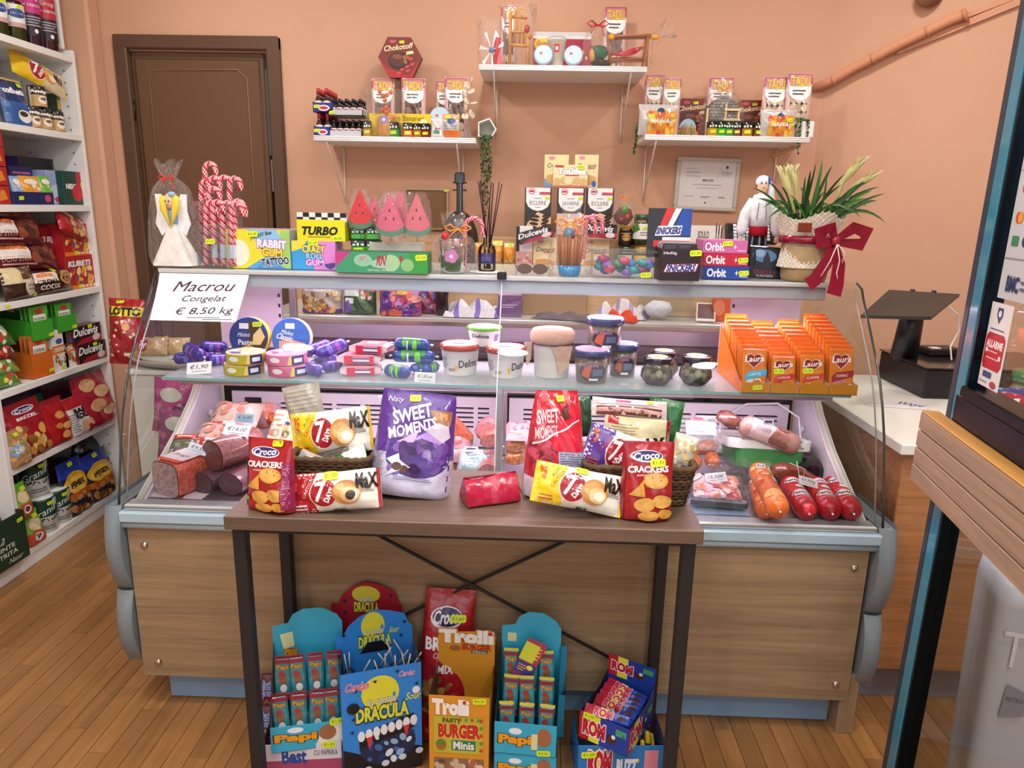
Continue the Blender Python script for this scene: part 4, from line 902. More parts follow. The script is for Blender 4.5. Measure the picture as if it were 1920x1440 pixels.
def dulc(label,bb,Y,Z,rot,name='wafer_box'):return BX(name,label,'chocolate wafer pack',bb,Y,Z,.04,'#5a1420',[('r',0,0,1,1,'#27141a'),('p',[(0,0),(1,.05),(1,.38),(.3,.3)],'#a81c38'),('t','Dulcevis',.45,.68,.85,.4,'#f4f2f2',{'b':.03,'s':.3}),('c',.8,.25,.14,.2,'#d8c8c8')],rot=rot,m='foil',group='dark wafer packs with white script')
dulc('dark wafer pack tilted upward on the left of the rack',(974,1040,428),3.10,Z1+.14,(0,-17,0));dulc('dark wafer pack lying level right of the candy cane gift',(1094,1156,419),3.10,Z1+.155,(0,3,0))
jar('jar','dark jar with gold lid and black label right of the rack','jar',(at(1178,440,Y=3.1).x,3.19,1.346),.030,.094,'#fff','#b8862a','#3a2418',[('r',0,0,1,1,'#231a16'),('c',.5,.4,.25,.3,'#c89a4a'),('l',.2,.7,.8,.85,1,'#e8c88a')])
jar('jar','pickle jar with dark green lid and white label, tallest of the three jars','jar',(at(1207,430,Y=3.12).x,3.19,1.352),.0375,.13,'#fff','#1f4a2c','#5a6a2c',[('r',0,0,1,1,'#e4e6df'),('p',[(0,.3),(.4,.6),(.3,1),(0,1)],'#5a8a3a'),('l',.4,.2,.85,.5,2,'#666')],lidh=.022,pr=(.7,.55,'€2,90',.02))
for k,(px_,lb,c)in enumerate(((1178,'small green-filled jar at the bottom under the gold-lidded jar','#3a4a28'),(1208,'small honey jar with yellow lid under the green-lidded jar','#6a3a18'))):
    jar('jar',lb,'jar',(at(px_,460,Y=3.1).x,3.19,Z1),.031,.118,'#fff',('#31502c','#d0a030')[k],c,[('r',0,0,1,1,('#d8d4c8','#e8c050')[k])])
for k,(a_,c_)in enumerate(((922,944),(944,966))):BAG('cake_pack',('left','right')[k]+' clear pack of orange sponge cakes behind the scent sticks','cake pack',(a_,c_,451+4*k),3.17-.015*k,Z1,.05,'#c8a058',[('r',.05,.45,.95,.85,'#d9922a'),('k',.05,.02,.95,.4,14,.1,['#a8804a','#7a5a34','#c8b080']),('r',.1,.85,.9,.97,'#e8dca0')],pr=(.6,.93,'€2',.02))
BAG('cake_pack','clear pack of orange cakes farther left, behind the clear heart-handled cup','cake pack',(890,922,455),3.17,Z1,.05,'#c8a058',[('r',.05,.45,.95,.85,'#d9922a'),('k',.05,.02,.95,.4,14,.1,['#a8804a','#7a5a34'])])
o,w,d,h=wrapped('orange-tied clear bag with a green rosette and red bits, beside the tall mix boxes',(1148,1196,362,424),3.08,None,.06,.86,31,'#f08c28',.3,.2,bow=.03)
part('green_rosette',MB().ell((.0,-.02,h*.5),.014,.01,.016,'#5a9a4a','leaf',noise=.5),o);part('dark_filling',MB().ell((0,0,h*.3),w*.36,.02,h*.26,'#6a3a30','food',noise=.4),o);part('red_bits',MB().ell((.012,-.022,h*.3),.008,.006,.01,'#d8562a','food').ell((-.012,-.022,h*.2),.007,.006,.008,'#c8402a','food'),o)
# certificate
a_,c_=at(1267,300,Y=3.48),at(1392,393,Y=3.48);xc,zc,w,h=.800,1.622,.292,.238
o=thing('certificate','silver framed certificate on the back wall below the right wall shelf','certificate',(xc,3.485,zc),(0,1.2,0))
b=MB();fw=.017
for c0,c1 in(((-w/2,-.012,-h/2),(w/2,.012,-h/2+fw)),((-w/2,-.012,h/2-fw),(w/2,.012,h/2)),((-w/2,-.0119,-h/2+fw),(-w/2+fw,.012,h/2-fw)),((w/2-fw,-.0119,-h/2+fw),(w/2,.012,h/2-fw))):part('frame_side',MB().box(c0,c1,'#c9c6b8','plastic',bv=.004),o)
part('certificate_sheet',MB().box((-w/2+fw,0,-h/2+fw),(w/2-fw,.006,h/2-fw),'#e4e0e2','card'),o)
part('lettering',decal(plane_surf((-w/2,0,-h/2),(w,0,0),(0,0,h),(0,-1,0)),w,h,[('t','radar',.80,.735,.17,.07,'#8a8684'),('t','ACADEMY',.80,.675,.15,.02,'#8a8684'),('c',.8,.83,.022,.03,'#4a4a4c'),('t','MASTER',.52,.575,.17,.04,'#3a3a3e',{'b':.02}),('t','TOURISM AND HOSPITALITY MANAGEMENT',.5,.49,.48,.018,'#5a5a5e'),('l',.34,.42,.68,.435,1,'#8a8a8e'),('l',.16,.78,.36,.795,1,'#8a8a8e'),('l',.16,.71,.40,.73,1,'#6a6a6e'),('l',.16,.64,.38,.655,1,'#8a8a8e'),('l',.16,.26,.34,.275,1,'#7a7a7e'),('l',.42,.24,.58,.28,2,'#7a7a7e'),('l',.7,.24,.82,.28,2,'#7a7a7e'),('c',.5,.15,.012,.015,'#333'),('p',[(.655,.62),(.66,.62),(.72,.88),(.715,.88)],'#b0acb0')]),o)
o=thing('framed_board','brown board in a pale frame on the back wall behind the melon lollipops','picture',(at(800,390,Y=3.48).x,3.485,at(800,392,Y=3.48).z));w,h=.205,.19
part('frame',MB().box((-w/2,-.008,h/2-.008),(w/2,.01,h/2),'#b8a482','wood_x').box((-w/2,-.008,-h/2),(-w/2+.007,.01,h/2-.008),'#b8a482','wood_z').box((w/2-.007,-.008,-h/2),(w/2,.01,h/2-.008),'#b8a482','wood_z').box((-w/2+.007,-.008,-h/2),(w/2-.007,.01,-h/2+.008),'#b8a482','wood_x'),o);part('board',MB().box((-w/2+.006,0,-h/2+.006),(w/2-.006,.006,h/2-.006),'#8a6a4c','matte'),o);part('yellow_note',MB().box((w/2-.02,-.01,h/2-.014),(w/2+.004,-.0085,h/2-.002),'#dede60','card'),o)
# small dark lute
p=at(862,400,Y=3.2);o=thing('lute','dark small lute leaning behind the wrapped cup and candy cane','instrument',(p.x,3.2,1.2),(0,0,0));zt_=at(860,323,Y=3.2).z-1.2;zn=at(860,394,Y=3.2).z-1.2
part('neck',MB().box((-.014,-.01,zn-.01),(.014,.01,zt_-.03),'#2c2e34','wood_z',bv=.004),o);part('head',MB().box((-.022,-.012,zt_-.05),(.022,.01,zt_),'#24262b','gloss',bv=.006),o);part('body',MB().ell((0,0,zn*.45),.085,.04,zn*.55,'#2a2522','gloss',20,12),o)
for s_ in(-1,1):
    for zz in(.72,.92):part('tuning_peg',MB().tube([(s_*.014,0,zn+(zt_-zn)*zz-.03),(s_*.03,0,zn+(zt_-zn)*zz-.03)],[.0025,.005],'#1c1c20','gloss',6),o)
part('string',MB().tube([(.004,-.012,zn*.4),(.004,-.012,zt_-.03)],.0008,'#b8b8b8','metal',4),o)
# sign, keypad, reed behind
o=BX('card_sign','small pale card sign behind the chewing gum boxes','sign',(1291,1352,423),3.19,1.226,.004,'#e2ddd6',[('t','SOULO',.45,.82,.34,.14,'#3a3a3c',{'b':.02}),('t','KAMO',.5,.66,.4,.14,'#3a3a3c',{'b':.03}),('r',.25,.4,.75,.5,'#c05a50'),('l',.3,.3,.7,.36,1,'#666')])
# things lying on the counter seen through the case
CZ=1.0465
def cbag(lb,bb,Y,col,el,t=.06,seed=None,mode='stand'):return BAG('candy_bag',lb,'sweets bag',bb,Y,CZ,t,col,el,mode=mode,seed=seed)
cbag('clear bag of mixed biscuits and sweets seen through the case, leftmost on the back counter',(566,642,520),3.02,'#b8a8a4',[('r',.1,.62,.75,.95,'#e6d8e0'),('l',.15,.65,.7,.9,3,'#b88aa0'),('k',.08,.08,.92,.6,40,.06,['#d8a858','#c8883c','#e8d0a0','#8a5a34']),('r',.02,.02,.98,.14,'#54307a'),('k',.1,.03,.9,.2,10,.06,['#e8b83a','#d84a8a'])])
cbag('green and white biscuit bag seen through the case, second on the back counter',(644,705,520),3.02,'#3a5a3c',[('r',.05,.5,.5,.95,'#d8e0e4'),('r',.1,.3,.35,.45,'#e8e8f0'),('k',.45,.45,.95,.95,20,.08,['#e0a090','#c87868','#f0d0c0']),('p',[(.0,0),(.3,.1),(.2,.4),(0,.3)],'#7a5ab0')])
cbag('pink and purple bag of wrapped toffees seen through the case',(712,790,518),3.0,'#9a4a7a',[('r',.3,.55,.9,1,'#e88a6a'),('k',.02,.05,.95,.7,36,.09,['#6a3a9a','#3a2a7a','#d84a7a','#c88ad0','#e87a5a']),('c',.55,.6,.14,.06,'#f0b040'),('c',.85,.45,.16,.1,'#f4a890')])
cbag('dark red bag of round sweets beside the soda bottle, seen through the case',(770,822,520),3.09,'#8a2a4a',[('k',.05,.05,.95,.9,30,.11,['#4a2a6a','#a83a5a','#6a6ab0','#c86a8a'])])
x=at(829,560,Y=3.04).x;o=thing('soda_bottle','dark soda bottle with a red label on the back counter, seen through the case','bottle',(x,3.04,CZ));part('glass_body',MB().lathe([(.024,0),(.028,.01),(.026,.07),(.03,.13),(.028,.17),(.013,.21),(.012,.235)],18,'#2a1416','gloss'),o);part('cap',MB().lathe([(.014,.232),(.014,.247),(0,.247)],14,'#b8202a','plastic'),o);part('red_label',decal(cyl_surf(.029,.0295,.09,.13,-85,85),.085,.04,[('r',0,0,1,1,'#b8242c')]),o)
def cloth(name,lb,cx,cy,Y,rx,ry,rz,c,seed,stripes=None):
    p=at(cx,cy,Y=Y);rr=jit(seed);ph=[rr.random()*6 for _ in range(4)];nu,nv=22,16;G=np.zeros((nv,nu,3));cc=[]
    for i in range(nv):
        for j in range(nu):
            u,v=j/(nu-1)*2-1,i/(nv-1)*2-1;e=max(0,1-max(abs(u),abs(v))**2.5)
            G[i,j]=(u*rx*(1-.1*math.sin(4*v+ph[0])),v*ry,.002+rz*e**.6*(.6+.4*math.sin(7*u+3*v+ph[1]))+.004*math.sin(15*u*v+ph[2])*e)
    col=[(stripes[(j//2)%len(stripes)]if stripes else c)for i in range(nv-1)for j in range(nu-1)]
    b=MB();b.grid(G,col,'fabric');return thing(name,lb,'cloth',(p.x,Y,CZ),(0,0,rr.uniform(-20,20)),mb=b)
cloth('towel','white towel with purple stripes by the soda bottle, seen through the case',885,565,3.05,.11,.08,.075,'#e0d8e4',1,['#e4dde6','#e4dde6','#8a7ac8','#e4dde6']);cloth('towel','grey striped towel bundle behind the orange cloth',1165,560,3.09,.11,.05,.08,'#cfc8d0',4,['#d8d0d8','#a89ab8','#e0d8e0']);cloth('cloth','orange red cloth folded on the back counter, seen through the case',1165,590,2.99,.07,.035,.05,'#e2553a',6)
cloth('towel','grey crumpled towel left of the orange cloth',1060,590,3.0,.13,.04,.03,'#7a6c74',8)
o=BX('brown_carton','plain brown carton on the back counter behind the jar with cloth lid','carton',(980,1100,530),3.11,CZ,.03,'#a8886c',m='matte')
o=BX('purple_pack','tall purple coffee pack on the back counter left of the carton','pack',(934,978,540),3.03,CZ,.04,'#7a5a8a',[('r',0,.75,1,1,'#d8a8c8'),('l',.1,.3,.9,.45,2,'#c8b0d0')],m='foil')
p=at(1325,590,Y=2.99);o=thing('phone','white phone lying on the back counter seen through the case','phone',(p.x,3.0,CZ+.002),(25,0,-12),mb=MB().box((-.04,0,0),(.04,.14,.009),'#e8e4e6','gloss',bv=.003));part('screen',MB().box((-.034,.012,.009),(.034,.128,.0094),'#6a4a50','gloss'),o)
o=BX('plastic_tray','clear plastic tray with tissue on the back counter left of the phone','tray',(1205,1300,556),3.01,CZ,.12,'#c8c4c8',m='clear_plastic');part('tissue',MB().ell((-.03,.05,.045),.06,.04,.035,'#e4dfe4','fabric',noise=.3),o)
BX('orange_carton','small orange carton on the back counter just left of the pink corner panel','carton',(1340,1376,552),3.05,CZ,.05,'#e0603c',[('c',.25,.5,.3,.3,'#e88a6a')])
# ================================================================== ON TOP OF THE CASE
T=1.3015
# handwritten sheet bent over the glass
gy=[p[0]for p in GP][::-1];gz=[p[1]for p in GP][::-1];gs=[0]
for i in range(1,len(gy)):gs.append(gs[-1]+math.hypot(gy[i]-gy[i-1],gz[i]-gz[i-1]))
def sheet(u,v):
    s_=(1-v)*.165;y,z=np.interp(s_,gs,gy),np.interp(s_,gs,gz);x=-1.135+.012*(1-v)+u*(.255+.02*v)+0*(1-v)
    e=.001;y2,z2=np.interp(s_+e,gs,gy),np.interp(s_+e,gs,gz);N=np.stack([0*u,z2-z,-(y2-y)],1);N=N/np.linalg.norm(N,axis=1,keepdims=True);N=np.where(N[:,1:2]>0,-N,N)
    return np.stack([x,y,z],1)+N*.003,N
U,V=np.meshgrid(np.linspace(0,1,8),np.linspace(0,1,14));P=sheet(U.ravel(),V.ravel())[0].reshape(14,8,3);b=MB();b.grid(P,'#e3e8ee','matte')
o=thing('price_sheet','white handwritten price sheet taped over the top left corner of the case glass','price sheet',mb=b)
part('handwriting',decal(sheet,.26,.165,[('t','Macrou',.54,.74,.66,.22,'#4a2a3c',{'s':.45,'r':2}),('t','Congelat',.56,.46,.5,.17,'#3c2a3c',{'s':.4,'r':2}),('t','€ 8,50 kg',.60,.20,.66,.19,'#3c2a3c',{'s':.35,'r':3}),('p',[(.42,.06),(.8,.075),(.8,.085),(.42,.07)],'#3c2a3c'),('p',[(.6,.03),(.95,.04),(.95,.05),(.6,.04)],'#3c2a3c')],eps=.0006,thr=.012,m='matte'),o)
# angel in a bag
x,y,z,w,h=where((292,386,322),2.21,T);o=thing('angel_gift','white tulle angel with yellow hair in a clear bag, left end of case top','gift',(x-.03,2.20,T));
rr=jit(1);sk=MB();rows=[]
for i in range(8):
    t=i/7;rows.append([((.056-.046*t)*(1+.12*math.sin(7*a_*.2094*5))*math.cos(a_*.2094),(.04-.03*t)*(1+.12*math.sin(7*a_*.2094*5))*math.sin(a_*.2094),.004+.085*t)for a_ in range(30)])
sk.grid(np.array(rows),'#eceae4','fabric',wrap=True);part('tulle_skirt',sk,o);part('bodice',MB().ell((0,0,.1),.013,.011,.02,'#7fa8d8','fabric'),o)
part('head',MB().ell((-.002,-.004,.135),.013,.012,.015,'#e6c9a4','matte'),o);part('hair',MB().tube([(-.015,-.010,.145),(-.012,-.018,.12),(.0,-.018,.085)],[.006,.007,.002],'#f0cf2a','matte',8).tube([(.016,-.010,.145),(.015,-.018,.12),(.004,-.018,.088)],[.007,.008,.002],'#f0cf2a','matte',8).ell((0,.002,.144),.014,.012,.009,'#e8c83a','matte'),o)
part('hair_bow',MB().ell((.008,-.014,.15),.009,.004,.005,'#8fc0ee','fabric'),o)
part('face',decal(plane_surf((-.014,-.0165,.12),(.024,0,0),(0,0,.026),(0,-1,0)),.024,.026,[('c',.3,.6,.07,.08,'#2a2420'),('c',.62,.6,.07,.08,'#2a2420'),('p',[(.35,.35),(.62,.35),(.5,.24)],'#b8404a')]),o)
for s_ in(-1,1):part('wing',MB().prism([(s_*.008,.085),(s_*.028,.065),(s_*.04,.09),(s_*.034,.115),(s_*.036,.15),(s_*.022,.15),(s_*.01,.115)],.003,'#f2f4f8','fabric'),o)
part('cellophane',cello_mb(w*1.02,.10,h*1.1,.84,41,.5,nr=.16,nu=34),o);part('ribbon',bow_mb('#e02424',.026,Matrix.Translation((.0,-.012,h*.93)),seed=2),o)
for q in o.children:
    if q.name.split('.')[0]not in('cellophane','ribbon'):q.scale=(1.35,1.1,1.45)
# candy canes in a clear stand
def cane_mb(L,r,hook,c=('#c41e3a','#c41e3a','#c8304a','#f0dcde','#c41e3a','#f3e4e6')):
    P=[(0,0,L*i/48)for i in range(49)]+[(hook-hook*math.cos(t),0,L+hook*math.sin(t))for t in[math.pi*k/18 for k in range(1,19)]]+[(2*hook,0,L-hook*.5),(2*hook,0,L-hook*1.1)]
    return MB().tube(P,r,list(c)*2,'gloss',12)
cn_=None;spots=[(394,372,2.20),(409,373,2.205),(422,374,2.20),(433,377,2.21),(376,372,2.21),(386,327,2.27),(400,325,2.275),(414,326,2.27),(374,300,2.29),(364,332,2.28),(386,347,2.25),(428,370,2.225)]
for k,(px_,py_,Y)in enumerate(spots):
    top=at(px_,py_,Y=Y);L=top.z-T-.026-.006
    o=thing('candy_cane','striped candy cane in the clear stand, '+['lower front tier, first from the left','lower front tier, second from the left','lower front tier, third from the left','lower front tier, fourth from the left','leftmost of the lower tier, nearest the angel','upper tier, left one','upper tier, middle one','upper tier, right one','tallest of all','far left behind, nearly hidden','between the two tiers, left','lower tier, set farther back'][k],'candy cane',(top.x,Y,T+.006),(0,4+(k*7%5)-2,0),'candy canes in the clear stand')
    part('striped_cane',cane_mb(L,.0085,.0165),o)
    if k<4:part('paper_band',MB().lathe([(.0093,L*.14),(.0093,L*.38)],10,'#c9d2e4','card',cap=False),o)
a_,c_=at(378,500,Y=2.2),at(436,500,Y=2.2)
o=thing('clear_stand','clear upright stand full of striped candy canes beside the angel','stand',((a_.x+c_.x)/2,2.24,T));w=c_.x-a_.x
part('clear_wall',MB().box((-w/2,-.06,0),(w/2,-.058,.13),'#fff','clear_plastic').box((-w/2,.06,0),(w/2,.062,.27),'#fff','clear_plastic').box((-w/2-.002,-.06,0),(-w/2,.06,.2),'#fff','clear_plastic').box((w/2,-.06,0),(w/2+.002,.06,.2),'#fff','clear_plastic').box((-w/2,-.06,0),(w/2,.06,.003),'#ccc','clear_plastic'),o)
price(o,front_surf(w,.13,-.062),w,.13,.45,.62,'€1,50',tw=.03)
# gum boxes
BX('gum_box','large yellow and blue chewing gum box beside the candy canes on the case top','chewing gum box',(422,543,430),2.205,T,.1,'#a9b9c4',[('r',0,0,1,1,'#e4da3c'),('p',[(.3,0),(1,0),(1,.35),(.6,.3)],'#5aa6dc'),('p',[(.35,1),(.8,1),(.95,.6),(.6,.5),(.45,.75)],'#8cc4e8'),('r',.86,.02,1,.98,'#9ccf6a'),('p',[(.46,0),(.95,0),(.6,.25)],'#4b90d0'),
    ('c',.2,.4,.17,.34,'#f2ecd8'),('t','JOHNY Bee',.56,.85,.34,.13,'#2a2a30',{'r':14,'s':.2,'b':.02}),('t','RABBIT',.72,.63,.44,.2,'#f6eef8',{'o':'#b45ac0','ow':.06,'b':.05,'r':-3}),('t','GUM',.72,.42,.3,.19,'#f2d25a',{'o':'#8a6a20','ow':.05,'b':.05,'r':-4}),('t','TATTOO',.76,.19,.42,.18,'#2c3440',{'b':.04,'o':'#e8f0f4','ow':.05,'r':6})],topcol='#d8a8b8',top=[('k',.05,.1,.95,.9,30,.03,['#c8405a','#f0e0e0','#8aa0c0'])],sidecol='#9fb2be',pr=(.43,.88,'€0,20',.035))
TB_=BX('gum_box','yellow gum box with black and white chequered lid, on the pink and blue one','chewing gum box',(557,647,412),2.215,1.388,.075,'#d9d423',[('r',0,0,1,1,'#e2de1e'),('t','TURBO',.47,.48,.74,.36,'#1b1c22',{'b':.05,'s':.25}),('l',.22,.16,.72,.24,1,'#4a4a20')],sidecol='#b8b41e',pr=(.85,.14,'€0,20',.032))
CHQ=BX('chequered_flap','x','x',(557,650,399),2.216,1.446,.004,'#e8eaec',[('r',(i)/8,(j)/2+.02,(i+1)/8,(j+1)/2,'#1b1d24')for i in range(8)for j in range(2)if(i+j)%2==0])
for k_2 in('label','category'):del CHQ[k_2]
M0=CHQ.location-TB_.location;CHQ.parent=TB_;CHQ.location=M0
BX('gum_box','pink and blue chewing gum box, under the chequered yellow box','chewing gum box',(547,629,452),2.21,T,.09,'#d8a0dc',[('r',0,0,.5,1,'#3aa0e0'),('r',.5,0,1,1,'#dc8ad8'),('p',[(0,1),(0,.62),(.25,.75),(.35,1)],'#e8dc4a'),('t','CRAZY',.5,.72,.5,.24,'#f4e04a',{'o':'#3a3060','ow':.06,'b':.05}),('t','ROLL',.52,.48,.38,.2,'#8ad0f4',{'o':'#3a3060','ow':.06,'b':.05}),('t','GUM',.52,.25,.4,.2,'#e8b8f0',{'o':'#8a3aa0','ow':.06,'b':.05}),('p',[(.74,.2),(.98,.26),(.98,.12),(.88,.02),(.78,.08)],'#4a4a8a')],sidecol='#c98fd0',pr=(.5,.93,'€1,50',.03))
for lb,bb,Y,Z in(('green jelly cube, bottom left of the four behind the long green box',(657,684,449),2.25,1.348),('green jelly cube, bottom right of the four behind the long green box',(685,713,450),2.25,1.348),('green jelly cube, top left of the four behind the long green box',(656,683,427),2.25,1.393),('green jelly cube, top right of the four behind the long green box',(685,711,427),2.25,1.393)):jelly_cube(0,lb,bb,Y,Z,'#3fa832',group=GJ,s='€1,90',tag_=Z<1.35)
thing('block','low white block under the green jelly cubes behind the long green box','block',(at(685,480,Y=2.28).x,2.25,T),mb=MB().box((-.055,0,0),(.055,.06,.0455),'#d8d4cc','card',bv=.002))
BX('green_box','long green box with red initials and flower prints on the case top','lollipop box',(629,802,473),2.145,T,.085,'#2f7a52',[('r',0,0,1,1,'#3f9c70'),('p',[(0,1),(.17,1),(0,.25)],'#c0408a'),('r',.8,0,1,1,'#3a9a3e'),('c',.3,.6,.1,.3,'#8fc8a4'),('c',.6,.5,.1,.4,'#a4cc98'),('c',.78,.4,.07,.3,'#8ac07a'),('t','RN',.5,.62,.1,.44,'#c03a50',{'s':.2,'b':.03}),('c',.5,.45,.12,.22,'#9cc8ae'),('t','RN',.5,.60,.09,.44,'#b8304a',{'s':.2,'b':.03}),('t','NATURAL PRODUCT',.5,.14,.3,.1,'#dcecdc'),('c',.71,.72,.02,.13,'#b83a3a'),('k',.26,.6,.36,.9,10,.012,['#d88aa8'])],topcol='#356f50',pr=(.93,.78,'€2,50',.034))
def melon(label,bb,Y,c,wrapc='cello',yaw=0):
    x,y,z,w,h=where(bb,Y,1.36);z0=at((bb[0]+bb[1])/2,bb[3],Y=Y).z;h=at((bb[0]+bb[1])/2,bb[2],Y=Y).z-z0
    o=thing('melon_lollipop',label,'lollipop',(x,Y,z0),(0,0,yaw),'melon slice lollipops')
    arc=[(w/2*math.sin(t),h*.28-h*.2*math.cos(t))for t in[-1.35+2.7*i/10 for i in range(11)]];arc2=[(x_*1.04,z_-h*.13)for x_,z_ in arc]
    part('red_flesh',MB().prism([(0,h)]+arc[::-1],.028,c,'gloss'),o);part('green_rind',MB().prism(arc+arc2[::-1],.028,'#4f8468','gloss'),o)
    part('seeds',decal(front_surf(w,h,-.0005),w,h,[('p',[(cx-.035,cy-.03),(cx,cy-.05),(cx+.035,cy-.03),(cx,cy+.05)],'#14181c')for cx,cy in((.5,.6),(.36,.4),(.64,.4))]),o)
    part('stick',MB().tube([(0,.014,-(z0-1.392)if z0>1.395 else-.05),(0,.014,.02)],.005,'#d8e0dc','clear_plastic',8),o)
    cq=part('cellophane',cello_mb(w*1.15,.06,h*1.12,.985,61,.5,nr=.25,nu=22,nv=12),o);cq.location=(0,.014,-h*.1)
    return o
melon('red melon slice lollipop, leftmost and brightest, above the green jelly cubes',(651,697,356,426),2.24,'#d82434');melon('pink melon slice lollipop half hidden behind the red one',(684,720,369,424),2.30,'#e0687c',yaw=30)
melon('pink melon slice lollipop in the middle of the green box',(704,757,363,440),2.21,'#d85878');melon('pink melon slice lollipop behind the middle one',(728,762,362,430),2.27,'#dc6484',yaw=-25);melon('pink melon slice lollipop rightmost of the group, next to the wrapped cup',(756,806,362,440),2.22,'#d8606f')
o=thing('melon_rack','clear block holding the melon lollipop sticks behind the green box','stand',(at(740,480,Y=2.27).x,2.245,T),mb=MB().box((-.075,0,0),(.09,.07,.085),'#e4e8e6','milky',bv=.003))
o,w,d,h=wrapped('tall clear bag tied with brown ribbon behind the melon lollipops',(690,762,343,480),2.46,None,.1,.75,51,'#a8684a',.5,.2,bow=.035);o.location.z=T
cloth('tissue','crumpled white tissue behind the long green box, right part',765,470,2.36,.07,.03,.06,'#ebe5dc',11).location.z=T
# wrapped cup gift
def cup_gift(label,bb,Y,body,fill,seed,rib):
    x,y,z,w,h=where(bb,Y,T);o=thing('cup_gift',label,'gift',(x,Y+.05,T));hc=.075 if body is None else .12
    return o,w,h
x,y,z,w,h=where((808,884,400),2.17,T);o=thing('mug_gift','clear wrapped glass mug with green filling and pink flower, orange ribbon','gift',(x,2.215,T))
part('glass_mug',MB().lathe([(.030,.002),(.036,.01),(.042,.10),(.0435,.10),(.038,.008),(.032,0)],22,'#fff','jar_glass'),o);part('green_filling',MB().lathe([(.029,.004),(.035,.012),(.037,.035),(.02,.042),(0,.04)],18,'#5fae5a','food'),o);part('pink_sweets',MB().ell((-.012,-.005,.07),.016,.014,.026,'#e8c8d4','gloss',noise=.3).ell((.012,-.01,.075),.015,.014,.028,'#e4b4c8','gloss',noise=.3),o)
part('pink_flower',decal(cyl_surf(.0445,.0445,.03,.075,-45,45),.07,.045,[('c',.5+.17*math.cos(k*1.257),.5+.24*math.sin(k*1.257),.15,.22,'#c878b8')for k in range(5)]+[('c',.5,.5,.08,.12,'#f0dcec')],eps=.002,thr=.01),o)
part('red_berry',MB().ell((-.02,-.03,.112),.012,.011,.013,'#c8242c','gloss'),o);part('cellophane',cello_mb(w*1.25,.115,h,.68,55,.5,nr=.24,nu=34),o);part('ribbon',bow_mb('#f0902c',.04,Matrix.Translation((.018,-.02,h*.74)),seed=6),o)
def pink_cane(label,px_,py_,Y,L,rot,hook=.02):
    top=at(px_,py_,Y=Y);o=thing('candy_cane',label,'candy cane',(top.x,Y,top.z-L-hook-.006),rot);part('striped_cane',cane_mb(L,.0065,hook,('#d8506c','#d8506c','#f4c8d0','#c8203c','#c8203c','#f4c8d0')),o);return o
pink_cane('large pink striped candy cane hook standing out right of the wrapped mug',872,405,2.24,.13,(0,0,0),.027)
# scent sticks
x=at(913,490,Y=2.27).x;o=thing('scent_diffuser','glass scent diffuser with purple label and dark sticks on a lace doily','diffuser',(x,2.27,T+.003));ht=at(913,442,Y=2.27).z-T
part('glass_bottle',MB().lathe([(.026,0),(.028,.003),(.028,ht*.55),(.024,ht*.68),(.012,ht*.78),(.012,ht),(.015,ht)],20,'#fff','jar_glass'),o);part('purple_label',decal(cyl_surf(.0284,.0284,ht*.2,ht*.5,-75,75),.07,.03,[('r',0,0,1,1,'#4a4496'),('l',.3,.3,.8,.7,2,'#9a94c8')],eps=.0006),o)
tops=[(897,342),(901,340),(918,372),(925,345),(936,343),(941,347),(905,360),(921,344)]
for k,(tx,ty)in enumerate(tops):t=at(tx,ty,Y=2.27+.01*(k%3-1));part('reed_stick',MB().tube([((k-4)*.003*-1,.0,.006),(t.x-x,t.y-2.27,t.z-T)],.0018,'#3a1c24','matte',6),o)
b=MB();b.lathe([(.052,0),(.052,.0025),(0,.0025)],40,'#e8e4dc','fabric');[b.ell((.052*math.cos(k*.2094),.052*math.sin(k*.2094),.0012),.005,.005,.0012,'#f2efe8','fabric',6,4)for k in range(30)]
thing('doily','round white lace doily under the scent diffuser','doily',(x,2.265,T),mb=b);b=MB();b.box((-.045,-.02,0),(.07,.03,.003),'#e8e2d8','card')
# sunglasses
p=at(998,508,Y=2.19);o=thing('sunglasses','brown tinted sunglasses lying behind the wrapped wafer cup','sunglasses',(p.x,2.22,T))
part('lens',MB().prism([(-.028+.026*math.cos(t)*.95+.004,.016+.016*math.sin(t))for t in[i*.6283 for i in range(10)]],.002,'#5a3a20','gloss'),o);part('lens',MB().prism([(.028+.026*math.cos(t)*.95-.004,.016+.016*math.sin(t))for t in[i*.6283 for i in range(10)]],.002,'#5a3a20','gloss'),o);part('temple_arm',MB().tube([(.05,0,.022),(.052,.06,.02),(.05,.1,.008)],.0018,'#2a2018','gloss',6).tube([(-.05,0,.022),(-.052,.06,.02),(-.05,.1,.008)],.0018,'#2a2018','gloss',6),o)
# wafer cup gift
x,y,z,w,h=where((1040,1106,385),2.14,T);o=thing('wafer_cup_gift','clear wrapped cup of brown cinnamon sticks with blue base and orange ribbon','gift',(x,2.19,T));hc=at(1070,440,Y=2.16).z-T
part('cup',MB().lathe([(.03,.001),(.032,.004),(.036,hc*.26)],22,'#2a8ac4','gloss'),o)
for k in range(22):
    a_=k/22*6.283;part('cinnamon_stick',MB().tube([(.027*math.cos(a_),.027*math.sin(a_),hc*.2),(.037*math.cos(a_),.037*math.sin(a_),hc*(.95+.05*math.sin(k*2.1)))],.0055,['#a8683c','#96562e','#b87848'][k%3],'wood_z',6),o)
part('sweets',MB().ell((-.008,-.01,hc*1.02),.016,.012,.016,'#4a90b8','foil',noise=.4).ell((.014,0,hc*1.0),.013,.012,.014,'#b85a4a','foil',noise=.4),o)
part('cellophane',cello_mb(w*1.3,.105,h,.72,57,.45,nr=.16,nu=34),o);part('ribbon',bow_mb('#f29a38',.045,Matrix.Translation((-.004,-.02,h*.75)),seed=9),o)
